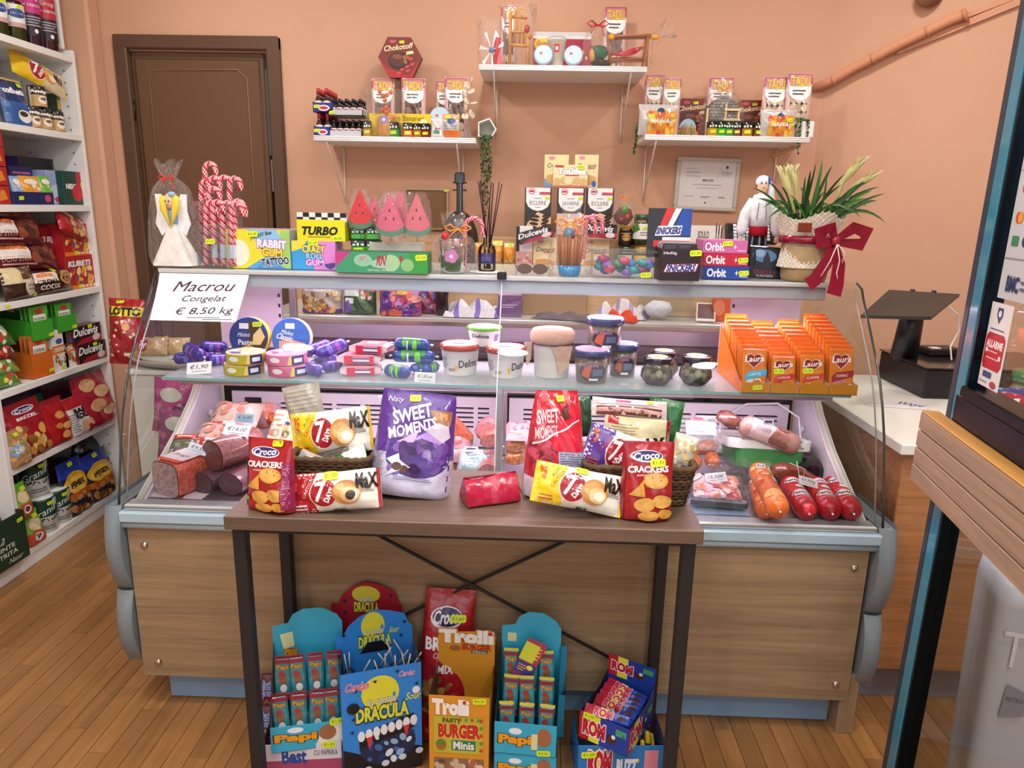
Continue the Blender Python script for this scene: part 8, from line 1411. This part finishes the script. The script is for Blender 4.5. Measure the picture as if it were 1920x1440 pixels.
# fourth shelf
mk=[('r',0,0,1,.34,'#5a0f22'),('r',.0,.36,.5,.8,'#e8e0dc'),('c',.74,.55,.22,.36,'#6a3022'),('k',.55,.3,.95,.85,10,.07,['#8a4a34','#4a2018']),('t','alka',.3,.8,.34,.2,'#e87a2c',{'b':.05,'s':.2}),('t','UCIO STRW',.3,.36,.4,.2,'#c8a08c'),('l',.1,.12,.6,.24,1,'#c8a0a0')]
for k,(bb,zz)in enumerate((((-20,60,400),.33),((-16,82,440),.215),((12,120,470),.11))):
    X,y,Z,w,h=wl(bb,3,.03);BAG('cake_roll_bag',['topmost','middle','lowest'][k]+' dark red cake roll bag of the stack on the fourth shelf','cake bag',None,0,None,.06,'#5c1020',mk,'h','stacked dark red cake rolls',(-14,3,86),seed=20+k,size=(max(w,.33),.12),loc=(XS-.04,2.83+.06*k,SH[3]+zz),nu=22,nv=16)
ku=lambda:[('r',0,0,1,.12,'#e07a20'),('k',.1,.14,.9,.6,22,.08,['#e8b03a','#8a4a6a','#d86a2a','#f0d88a']),('t','KUBETI',.45,.76,.72,.15,'#f0ece8',{'b':.06,'o':'#3a1418','s':.2})]+[('c',.5+.13*i,.06,.05,.035,'#e8dcd0')for i in range(4)]
LB('snack_box','red snack bag box on the fourth shelf left of the far end boxes','snack box',(66,118,426),3,.07,'#8a1420',[('t','KUBETI',.5,.8,.7,.1,'#e8e0dc',{'b':.05,'s':.2}),('k',.5,.1,.95,.35,8,.08,['#b83a2c'])],dx=.08)
LB('snack_box','red mixed snack box, lower of two at the far end of fourth shelf','snack box',(124,179,482),3,.1,'#b01c24',ku(),dx=.02,pr=(.4,.08,'€1,6',.03),h=.15);LB('snack_box','red mixed snack box, upper of two at the far end of fourth shelf','snack box',(117,170,420),SH[3]+.151,.1,'#b01c24',ku(),dx=.03,pr=(.4,.08,'€1,6',.03),h=.14)
LG('snack_bag','red and gold snack bag lying on the upper red snack box','snack bag',(108,160,395),SH[3]+.24,.04,'#a81c28',[('k',.3,.05,.95,.8,20,.09,['#d8b87a','#c89a54','#8a3a2a']),('t','KUBETI',.3,.8,.5,.14,'#f0ece8',{'b':.05})],dx=.01,h=.12,rot=(-20,20,90),grp=None)
LG('cake_roll_bag','brown and white spiral cake roll pack at the front of the fourth shelf','cake bag',(60,135,504),3,.06,'#3a1c18',[('r',0,.5,.5,.9,'#e8e0d8'),('t','CREMA',.28,.5,.4,.2,'#2c1c14',{'b':.03}),('t','COCOS',.32,.3,.4,.18,'#e8dcd0',{'b':.03}),('t','alka',.25,.82,.3,.18,'#e87a2c',{'s':.2,'b':.04}),('c',.75,.6,.2,.3,'#c8944c'),('c',.75,.6,.15,.22,'#6a4020'),('c',.75,.6,.1,.14,'#c8944c'),('c',.75,.6,.05,.08,'#5a3418')],mode='h',dx=.02,pr=(.5,.95,'€2',.03))
LG('cake_pack','brown and cream dessert pack with round white label on the fourth shelf','cake bag',(4,62,500),3,.07,'#3c241c',[('r',0,.5,1,1,'#d8c898'),('r',.45,.6,1,1,'#5a4430'),('c',.72,.35,.26,.28,'#dcd0bc'),('t','Batonasi',.72,.42,.34,.09,'#4a3428',{'s':.2}),('t','rapilani',.72,.28,.34,.09,'#4a3428',{'s':.2})],mode='h',dx=.015,pr=(.93,.1,'€1',.03))
thing('price_label','small yellow shelf price label on the fourth shelf edge','price label',(XS+.001,2.745,SH[3]-.02),(0,0,90),mb=MB().box((-.014,-.0006,0),(.014,0,.012),TAG,'card'))
# fifth shelf
def tray_l(label,bb,zz,c,d,pl,lab):
    X,y,Z,w,h=wl(bb,SH[4]+.001+zz,.01);o=thing('spice_box',label,'spice box',(X,y,Z),(0,0,84),'open spice boxes');h=min(h,.12)
    part('front_panel',MB().box((-w/2,0,0),(w/2,.0015,h),c,'card'),o);part('left_panel',MB().add([(-w/2,0,0),(-w/2,d,0),(-w/2,d,h*1.35),(-w/2,0,h)],[[0,1,2,3]],c,'card'),o);part('right_panel',MB().add([(w/2,0,0),(w/2,d,0),(w/2,d,h*1.35),(w/2,0,h)],[[0,1,2,3]],c,'card'),o);part('base',MB().box((-w/2,0,0),(w/2,d,.002),c,'card'),o)
    for k in range(3):part('spice_sachet',MB().box((-w*.42,.008+.02*k,.004),(w*.42,.014+.02*k,h*1.7),pl,'foil',bv=.002),o)
    part('sachet_print',decal(front_surf(w*.84,h*1.7,.0075),w*.84,h*1.7,[('c',.5,.86,.2,.09,'#c02a34'),('r',.15,.4,.85,.76,'#dfe4dc'),('t',lab[0],.5,.64,.6,.08,'#2a3a2a',{'b':.03}),('t',lab[1],.5,.5,.5,.06,'#2a3a2a'),('k',.2,.1,.8,.38,14,.09,['#3a3428','#5a5040'])]),o);price(o,front_surf(w,h,-.001),w,h,.85,.2,'€1',tw=.028)
tray_l('bright green open spice box, upper left on the fifth shelf',(62,98,600),.155,'#3a9a2a',.27,'#4a9c34',('NUCSOARA','macinata'));tray_l('bright green open spice box, right one on the fifth shelf',(110,142,590),.165,'#3a9a2a',.2,'#4a9c34',('BUSUIOC','frunze'));tray_l('orange open spice box on the fifth shelf',(62,98,660),0,'#c8641c',.2,'#c06a2a',('SCORTISOARA','macinata'))
for k,(a_,c_)in enumerate(((95,124),(118,156))):LB('spice_sachet',['white and orange spice sachet left of the dark wafer packs','white and orange cinnamon sachet next to the dark wafer packs'][k],'spice sachet',(a_,c_,618),4,.05,'#e4e0da',[('r',0,.42,1,.62,'#e07a20'),('t','CONDIMENTE',.5,.52,.8,.1,'#f4ece0',{'b':.03}),('k',.15,.1,.85,.36,14,.08,['#8a6a34','#a88a4a','#c86a2a']),('r',0,.62,1,1,['#f0e8e0','#5a4030'][k]),('c',.5,.72,.22,.07,'#3a5aa8')],dx=.02,pr=(.6,.05,'€1',.028))
for k in range(2):
    X,y,Z,w,h=wl((152,194,632),4,.01);o=BX('wafer_box',['lower','upper'][k]+' dark wafer pack at the far end of the fifth shelf','chocolate wafer pack',(0,10,0),1,0,.06,'#5a1420',[('r',0,0,1,1,'#27141a'),('p',[(0,0),(1,.05),(1,.38),(.3,.3)],'#a81c38'),('t','Dulcevis',.45,.68,.85,.4,'#f4f2f2',{'b':.03,'s':.3}),('c',.8,.25,.14,.2,'#d8c8c8')],m='foil',size=(.2,.085),rot=(0,0,88),group='dark wafer packs with white script',pr=(.6,.9,'€1,6',.03));o.location=(XS+.0-.005*k,3.25-.015*k,SH[4]+.001+.087*k)
for k in range(4):LG('herb_bag',['lowest green soup herb bag','second green soup herb bag','brownish soup herb bag','topmost green soup herb bag'][k]+' piled at the near end of the fifth shelf','herb bag',(-16,42,700),SH[4]+.005+.055*k,.05,['#5a8a3a','#8aa84a','#6a3a30','#3a7a34'][k],[('k',.1,.1,.9,.9,16,.09,['#e8d84a','#3a8a3a','#e4ece0','#c83a2c'][k:]+['#d8e0c0']),('r',.5,.5,.9,.8,'#e0e8e0')],mode='h',h=.1,dx=.02,rot=(-35,4,90))
# sixth shelf
pz_=[('c',.5,.85,.3,.06,'#e8e4f0'),('c',.5,.85,.26,.045,'#2c2c6c'),('t','Croco',.5,.85,.44,.06,'#f4f4f8',{'s':.2,'b':.03}),('t','BREZEL',.5,.72,.5,.05,'#f0e8e8',{'b':.03}),('k',.15,.08,.9,.6,20,.09,['#d8a04a','#c08a3c','#e8c07a','#8a5a2a'])]
LG('cracker_bag','big red pretzel snack bag at the near end of the sixth shelf','cracker bag',(8,82,752),5,.08,'#9c1422',pz_,dx=.03);LG('cracker_bag','shiny red cookie bag second along the sixth shelf','cracker bag',(72,124,748),5,.08,'#a81420',[('c',.6,.62,.16,.08,'#d89a4a'),('c',.75,.35,.18,.08,'#e0b05c'),('c',.45,.4,.14,.06,'#c88a3c'),('c',.6,.18,.18,.08,'#d8a04a')],dx=.03)
LG('rusk_bag','white and red baked roll bag on the sixth shelf','rusk bag',(120,168,742),5,.07,'#dcd8d4',[('r',0,.72,1,1,'#b81c2a'),('t','BAKE',.55,.62,.6,.12,'#1c1c20',{'b':.06}),('t','ROLLS',.55,.48,.6,.12,'#1c1c20',{'b':.06}),('c',.6,.22,.25,.14,'#e0b88a'),('l',.05,.1,.3,.6,8,'#8a8a90')],dx=.02);LG('biscuit_bag','large crimson round biscuit bag at the far end of the sixth shelf','biscuit bag',(140,204,700),5,.09,'#a01a34',[('c',.35,.8,.22,.12,'#d8a878'),('c',.65,.62,.2,.12,'#dcb084'),('c',.4,.4,.22,.12,'#d0a070'),('c',.7,.25,.18,.1,'#e0b890'),('r',.78,.1,.94,.22,'#e8e4e4')],dx=.02)
LG('nut_bag','small clear nut bag with blue badge in front of the red pretzel bag','nut bag',(10,50,805),5,.06,'#a8825a',[('k',.05,.05,.95,.8,30,.08,['#c89a5a','#a87844','#e0c08a','#8a9a5a']),('c',.3,.45,.26,.18,'#7aa8dc'),('t','Omi',.3,.45,.3,.14,'#f0f0f0',{'b':.05})],dx=.005,pr=(.5,.85,'€1',.028));LG('cracker_bag','purple red snack bag lying at the back of the sixth shelf','cracker bag',(60,140,735),5,.06,'#6a1430',[('c',.5,.5,.2,.2,'#c8a078')],dx=.17,h=.2);LG('blue_bag','dark blue bag behind the red pretzel bag on the sixth shelf','snack bag',(10,90,738),5,.05,'#20305c',[('r',.7,.7,.95,.9,'#2a8a6a')],dx=.13)
# bottom shelf
gr_=[('r',0,.5,1,1,'#143c30'),('r',.7,.78,1,1,'#dfe4e0'),('t','Grania',.45,.66,.7,.2,'#e4ece4',{'s':.4,'r':20}),('r',0,.46,1,.5,'#c8c4b8'),('k',.0,.38,1,.46,20,.03,['#3a3a34']),('l',.3,.1,.75,.25,2,'#6a6a64')]
for k,(a_,c_,zz,lb)in enumerate(((62,106,0,'green and white round coffee pack, front one at the bottom shelf'),(94,134,0,'green and white round coffee pack, farther one at the bottom shelf'),(72,116,.158,'green and white round coffee pack stacked on top, bottom shelf'))):
    y=at((a_+c_)/2,960,X=XS-.05).y;r=.058;o=thing('coffee_pack',lb,'coffee pack',(XS-.065-(.04 if k==2 else 0),y,SH[6]+.001+zz),(0,0,55),'round green and white coffee packs',mb=MB().lathe([(r,0),(r,.145),(r*.92,.155),(0,.155)],24,['#dfe0da','#143c30','#dfe0da'],'print'));part('paper_label',decal(cyl_surf(r,r,0,.15,-80,80),r*2.8,.15,gr_,eps=.0008,thr=.014),o);price(o,cyl_surf(r,r,0,.15,-40,40),r*1.4,.15,.75,.9,'€3,9',tw=.03,eps=.003,thr=.006)
for k,(bb,z)in enumerate((((26,60,960),.14),((38,76,960),0))):LG('noodle_pack',['upper','lower'][k]+' green and white noodle pack at the near end of the bottom shelf','noodle pack',bb,SH[6]+.001+z,.06,'#7aa83a',[('r',0,0,1,.4,'#b84a34'),('c',.55,.6,.3,.18,'#dcc49a'),('c',.5,.22,.22,.12,'#e8e0d8'),('c',.5,.23,.16,.08,'#5a3424'),('r',0,.88,1,1,'#5ab82a')],dx=.02,h=.14,pr=(.7,.82,'€1,2',.03))
nt=[('r',0,.72,1,1,'#1c3a9c'),('c',.5,.58,.46,.2,'#d8a028'),('c',.5,.55,.4,.15,'#e8c04a'),('t','PEMEX',.5,.56,.56,.09,'#2a2018',{'b':.06}),('r',0,.3,1,.42,'#b8541c'),('k',.1,.04,.9,.34,16,.1,['#a8743c','#c89254','#6a4424'])]
for k,bb in enumerate(((114,160,862),(158,206,846))):LG('nut_bag',['left','right'][k]+' blue and gold nut bag on the bottom shelf','nut bag',bb,6,.07,'#1a2038',nt,dx=.03,pr=(.5,.92,'€2,2',.035),grp='blue and gold nut bags')
LB('tea_box','red and dark green pack at the far end of the bottom shelf','tea pack',(196,232,850),6,.08,'#a83428',[('r',0,.85,1,1,'#143424'),('r',.6,.3,.95,.5,'#d8c8b8')],dx=.06,m='foil');LG('black_bag','black crumpled coffee bag lying behind the blue nut bags','coffee bag',(140,205,808),SH[6]+.17,.1,'#15201c',[],dx=.14,h=.12)
thing('stacked_carton','dark maroon carton under the black bag on the bottom shelf','carton',(XS-.2,3.1,SH[6]+.001),(0,0,90),mb=MB().box((-.2,0,0),(.2,.12,.168),'#4a1420','card',bv=.002))
# green box in the nearest bay
z=at(30,1130,X=XS+.03).z;o=thing('mint_box','dark green open box of mint tea bags in the nearest bay, bottom left','tea box',(XS+.03,2.50,.079),(0,0,88));w,h=.24,.2
part('front_panel',MB().box((-w/2,0,0),(w/2,.002,h),'#143424','card').box((w/2-.002,0,0),(w/2,.13,h),'#143424','card').box((-w/2,0,0),(w/2,.13,.002),'#143424','card'),o);part('front_print',decal(front_surf(w,h),w,h,[('t','La',.45,.62,.16,.2,'#c8d4c4',{'s':.4}),('t','MINTE',.5,.42,.42,.09,'#c8d4c4',{'b':.02}),('t','STRITA',.52,.28,.46,.09,'#c8d4c4',{'b':.02}),('t','Natur',.7,.12,.3,.1,'#c8d4c4',{'s':.4}),('c',.05,.3,.16,.2,'#a8b83a')]),o);price(o,front_surf(w,h,-.001),w,h,.88,.84,'€2',tw=.032)
for k in range(3):BAG('tea_bag',['front','middle','back'][k]+' black mint tea bag in the dark green box','tea bag',None,0,None,.04,'#10241c',[('t','La',.4,.7,.3,.2,'#a8b8a8',{'s':.4}),('l',.2,.3,.8,.5,2,'#8a9a8a')],'stand',None,(-12,-6+8*k,90),seed=60+k,size=(.15,.19),loc=(XS-.0-.03*k,2.52-.05*k,.10+.02*k),nu=14,nv=16)
# low white cabinet behind the case with a tray of packets
thing('cabinet','low white cabinet between the shelving and the case','cabinet',(-1.50,3.11,0),mb=MB().box((-.2,-.2,0),(.25,.25,.78),'#dedcd8','plastic',bv=.004).box((-.21,-.21,.78),(.26,.26,.80),'#e6e4e0','plastic',bv=.003))
o=thing('tray','grey oval tray holding wrapped croissants on the low cabinet','tray',(-1.50,3.06,.801));b=MB();b.lathe([(.12,0),(.2,.01),(.235,.04),(.225,.04),(.19,.016),(0,.012)],28,'#b8b0a8','plastic',Matrix.Diagonal((1.15,.8,1,1)));part('tray_body',b,o);part('paper_lining',MB().lathe([(0,.016),(.19,.024),(.21,.045)],28,'#d8cfc4','matte',Matrix.Diagonal((1.1,.78,1,1))),o)
for k,(bb,lb,c)in enumerate((((258,300,628),'wrapped croissant with red round badge, left in the tray','#b8946a'),((298,335,628),'wrapped croissant with red badge, right in the tray','#c8a878'),((215,262,655),'plain beige pastry bag at the left of the tray','#a8907a'))):BAG('croissant_pack',lb,'croissant pack',(bb[0],bb[1],bb[2],690),2.98+.03*k,.84,.06,c,D7(.4,.55,0)[1:]if k<2 else[],'h',None,(-30,-8+8*k,0),seed=70+k,size=(.16,.09),m='foil')
BAG('snack_bag','big red and yellow snack bag standing on the low white cabinet','snack bag',(203,262,562,690),3.0,.802,.09,'#a01420',[('r',0,.74,1,.88,'#e8d02a'),('t','LOTTO',.5,.81,.86,.11,'#1c1a1c',{'b':.07}),('k',.1,.1,.9,.7,30,.05,['#d8c09a','#c83a34','#e8dcc8','#8a1420']),('r',.5,.14,.85,.19,'#dfe8d0'),('c',.6,.58,.1,.05,'#e0a05a')],rot=(-6,3,6),size=(.15,.285),pr=(.35,.95,'€2',.03),seed=77)
for k,(x_,y_,c)in enumerate(((322,765,'#b03a80'),(338,815,'#8a3a70'))):p=at(x_,y_,Y=2.84);BAG('candy_bag',['upper','lower'][k]+' shiny pink purple sweets bag hanging behind the left case glass','sweets bag',None,0,None,.07,c,[('c',.5,.75,.28,.12,'#c8c8c0'),('k',.1,.1,.9,.6,22,.1,['#c86aa0','#5a2a60','#e09ac8','#3a3060'])],'v',None,(0,8,0),seed=90+k,size=(.17,.24),loc=(p.x-.02,2.86-.03*k,p.z-.12),m='foil')
# ================================================================== SIDE COUNTER, REGISTER, OPEN GLASS DOOR
sd=thing('side_counter','white topped wood side counter right of the case','counter',(1.6,2.5,0));SD=Vector(sd.location)
for n_,b in(('worktop',MB().box((1.058,1.955,.838),(1.95,2.86,.87),'#e8e6de','plastic',bv=.003)),('wood_panel',MB().box((1.085,1.985,.125),(1.9,2.84,.837),'#b07c50','wood_x',bv=.003)),('kick_plate',MB().box((1.06,2.03,0),(1.9,2.8,.124),'#7c8490','plastic'))):q=part(n_,b,sd);q.location=-SD
rg=thing('cash_register','black cash drawer with tilted tablet on a stand, on the side counter','cash register',(1.69,2.62,.871));BK='#17171a'
part('cash_drawer',MB().box((-.30,-.13,0),(.24,.21,.105),BK,'plastic',bv=.004),rg);part('drawer_top',MB().box((-.305,-.135,.106),(.245,.215,.112),'#232326','gloss',bv=.002),rg)
t0=at(1695,665,Y=2.70)-Vector(rg.location);t1=at(1712,585,Y=2.62)-Vector(rg.location);part('stand_column',MB().tube([(t0.x,t0.y,.112),t1],[.048,.038],BK,'plastic',20),rg)
c=[at(*p,Y=Y)-Vector(rg.location)for p,Y in(((1612,597),2.42),((1745,600),2.42),((1798,557),2.62),((1665,549),2.62))];n=(c[1]-c[0]).cross(c[3]-c[0]).normalized()*.012
b=MB();v=[tuple(p)for p in c]+[tuple(p+n)for p in c];b.add(v,[[0,1,2,3],[4,5,6,7],[0,1,5,4],[1,2,6,5],[2,3,7,6],[3,0,4,7]],'#34322f','plastic');b.fixn=True;tb=part('tablet',b,rg);b=MB();m1,m2=(c[0]+c[3])/2,(c[1]+c[2])/2
for f in(.35,.65):p=c[3].lerp(c[2],f);b.tube([p+Vector((0,-.05,-.014)),p+Vector((0,.008,.0)),p+Vector((0,.004,.016))],.009,BK,'plastic',8)
part('clamp',b,tb)
part('cable',MB().tube([at(1776,572,Y=2.62)-Vector(rg.location),at(1796,590,Y=2.66)-Vector(rg.location),at(1798,620,Y=2.68)-Vector(rg.location),at(1782,650,Y=2.66)-Vector(rg.location),at(1784,675,Y=2.6)-Vector(rg.location)],.003,'#e8e4de','plastic',8),rg)
p=at(1750,655,Y=2.78);thing('card_terminal','black card terminal on the cash drawer top','card terminal',(p.x,2.74,.984),(0,0,8),mb=MB().box((-.06,-.04,0),(.07,.05,.028),BK,'plastic',bv=.006).box((-.055,-.035,.028),(-.02,-.01,.032),'#e8e8e8','plastic'));p=at(1776,705,Y=2.45);thing('receipt_printer','small black device beside the cash drawer','printer',(1.625+.19,2.40,.871),mb=MB().box((-.05,-.03,0),(.05,.05,.05),'#101012','plastic',bv=.005))
p=at(1672,745,Z=.872);o=thing('paper_sheet','white paper with blue writing lying on the side counter','paper',(p.x-.03,2.42,.8712),(0,0,-10),mb=MB().add([(-.1,-.07,0),(.1,-.07,.0),(.1,.07,.0),(-.1,.07,0)],[[0,1,2,3]],'#e6e4e4','card'));part('handwriting',decal(plane_surf((-.1,-.07,.0),(.2,0,0),(0,.14,0),(0,0,1)),.2,.14,[('t','Wxyu',.75,.4,.4,.4,'#2a3a7a',{'s':.4,'r':-20})]),o)
# open glass door: far stile at 1.6 m, swinging towards the viewer
dr_=bpy.data.objects.new('door_2',None);link(dr_);dr_['kind']='structure';dr_['label']='dark framed glass shop door standing open on the right'
dr_.location=(.966,1.6,0);dr_.rotation_euler=(math.radians(-.45),0,math.atan2(-1,-.158));DK,DT='#2c3a48','#2f86a4'
def dp(n_,b,par=None,**k):return part(n_,b,par or dr_,**k)
dp('far_stile',MB().box((0,-.022,0),(.026,.022,2.3),DK,'plastic',bv=.003).box((.0262,-.0215,0),(.066,.0215,2.3),DT,'gloss',bv=.002).box((.068,-.02,0),(.080,.02,2.3),'#14202a','metal',bv=.002));dp('near_stile',MB().box((.80,-.022,0),(.88,.022,2.3),DK,'metal',bv=.003));dp('middle_rail',MB().box((.035,-.0221,.90),(.80,.0221,1.12),'#2a2636','metal',bv=.004).box((.035,-.026,1.045),(.80,-.022,1.052),'#4a4656','metal').box((.07,-.03,1.12),(.80,.03,1.145),'#1a2028','metal',bv=.004));dp('bottom_rail',MB().box((.035,-.02,.0),(.80,.02,.05),DK,'metal',bv=.003))
dp('upper_pane',MB().add([(.075,0,1.14),(.8,0,1.14),(.8,0,2.28),(.075,0,2.28)],[[0,1,2,3]],'#fff','glass'));dp('lower_pane',MB().add([(.075,0,.05),(.8,0,.05),(.8,0,.9),(.075,0,.9)],[[0,1,2,3]],'#fff','tint_glass'));dp('top_rail',MB().box((.035,-.022,2.22),(.80,.022,2.3),DK,'metal'))
hb=dp('push_board',MB().box((-.028,-.052,.892),(.84,-.024,1.052),'#7a4a34','wood_x'))
for k in range(4):dp('board_slat',MB().box((-.03,-.062,.888+k*.042),(.84,-.05,.9265+k*.042),'#a58a70','wood_x',bv=.0012),hb)
dp('board_cap',MB().box((-.03,-.062,1.0525),(.84,-.022,1.0585),'#b8843f','wood_x',bv=.003),hb)
def stick(name,x0,x1,z0,z1,el,base='#c8ccd0',**k):
    w,h=x1-x0,z1-z0;q=dp(name,MB().box((x0,-.0045,z0),(x1,-.0032,z1),base,'card'),**k);dp('print',decal(plane_surf((x0,-.0045,z0),(w,0,0),(0,0,h),(0,-1,0)),w,h,el),q)
stick('card_sticker',.10,.26,1.34,1.66,[('t','CartaBCC',.55,.88,.7,.07,'#2a3a6a',{'b':.03,'s':.15}),('p',[(.1,.88),(.16,.93),(.22,.88),(.16,.83)],'#2a3a8a'),('r',.02,.78,.98,.785,'#8a8e94'),('c',.22,.68,.08,.04,'#c83a5a'),('r',.36,.65,.56,.71,'#c8a84a'),('t','V',.8,.68,.14,.06,'#2a3a8a'),('c',.17,.5,.06,.035,'#d84a2a'),('c',.23,.5,.06,.035,'#e8a03a'),('t','VISA',.5,.5,.3,.05,'#1c2a7a',{'b':.05,'s':.2}),('c',.82,.5,.09,.04,'#8a8e94'),('r',.12,.33,.28,.39,'#3a8a5a'),('c',.5,.36,.12,.04,'#2a3a6a'),('r',.72,.33,.9,.39,'#3a5a9a'),('r',.02,.25,.98,.255,'#6a6e74'),('t','BMC',.35,.1,.3,.09,'#1c3a6a',{'b':.04}),('l',.55,.06,.9,.14,2,'#5a6a8a')])
stick('alarm_sticker',.085,.175,1.155,1.33,[('p',[(.35,.95),(.6,.95),(.62,.86),(.48,.76),(.34,.86)],'#3a4a7a'),('c',.48,.88,.07,.04,'#e8e8ea'),('l',.15,.68,.85,.71,1,'#3a4a7a'),('p',[(.1,.22),(.05,.28),(.05,.6),(.15,.65),(.85,.65),(.95,.6),(.95,.28),(.85,.22)],'#b81c24'),('t','ALLARME',.5,.52,.76,.08,'#f0e8e8',{'b':.05}),('l',.2,.42,.8,.45,1,'#e8c8c8'),('l',.2,.34,.8,.37,1,'#e8c8c8'),('c',.18,.44,.06,.03,'#f0e0e0'),('c',.84,.38,.06,.03,'#f0e0e0'),('r',.2,.12,.6,.19,'#3a4a7a'),('c',.75,.06,.14,.04,'#b83a4a'),('l',.1,.05,.5,.08,1,'#8a8a90')],'#e4e2e2')
# things seen beyond the upper pane
p=at(1905,700,Y=2.25);jar('glass_jar','clear lidded jar with green lid seen through the shop door glass','jar',(p.x+.02,2.2,.871),.06,.17,'#fff','#3a7a4a','#c8c4c8',lidh=.03)
BAG('snack_bag','blue red and orange snack bag seen through the shop door glass','snack bag',(1868,1925,675),2.08,.871,.06,'#2a3a7a',[('c',.5,.7,.42,.2,'#a82434'),('t','AVI',.5,.7,.4,.16,'#f0e8e8',{'b':.05,'s':.2}),('k',.1,.05,.9,.5,16,.1,['#e8902c','#e8b04a','#6a4aa0'])],rot=(-8,0,0),size=(.16,.14));
# white tote bin beyond the lower pane
BP=at(1922,1118,Y=1.40);b=MB();o=thing('white_bin','tall white plastic bin with serif letters, lower right behind the door glass','bin',(BP.x+.10,1.40,0),(0,0,-18));W_,D_,Hh=.26,.2,BP.z
b.grid(np.array([rrect(W_*k,D_*k,.03,z_)for z_,k in((0,.9),(.3,.95),(Hh*.93,1.0),(Hh,.97),(Hh,.8))]),'#d4d6dc','plastic',wrap=True);b.add(rrect(W_*.8,D_*.8,.03,Hh-.001),[list(range(24))],'#b8bac0','plastic');part('bin_wall',b,o)
part('printed_letters',decal(plane_surf((-W_*.45,-.0,.0),(W_*.9,0,0),(0,0,Hh),(0,-1,0)),W_*.9,Hh,[('t','THE',.34,.80,.6,.12,'#f4f4f8'),('p',[(.12,.56),(.32,.58),(.30,.66),(.14,.68)],'#9a9ca8'),('t','METRO',.22,.63,.14,.016,'#3a3c48'),('p',[(.3,.22),(.5,.3),(.8,.28),(.8,.26),(.5,.27),(.32,.20)],'#2a2c38')],eps=.006),o)
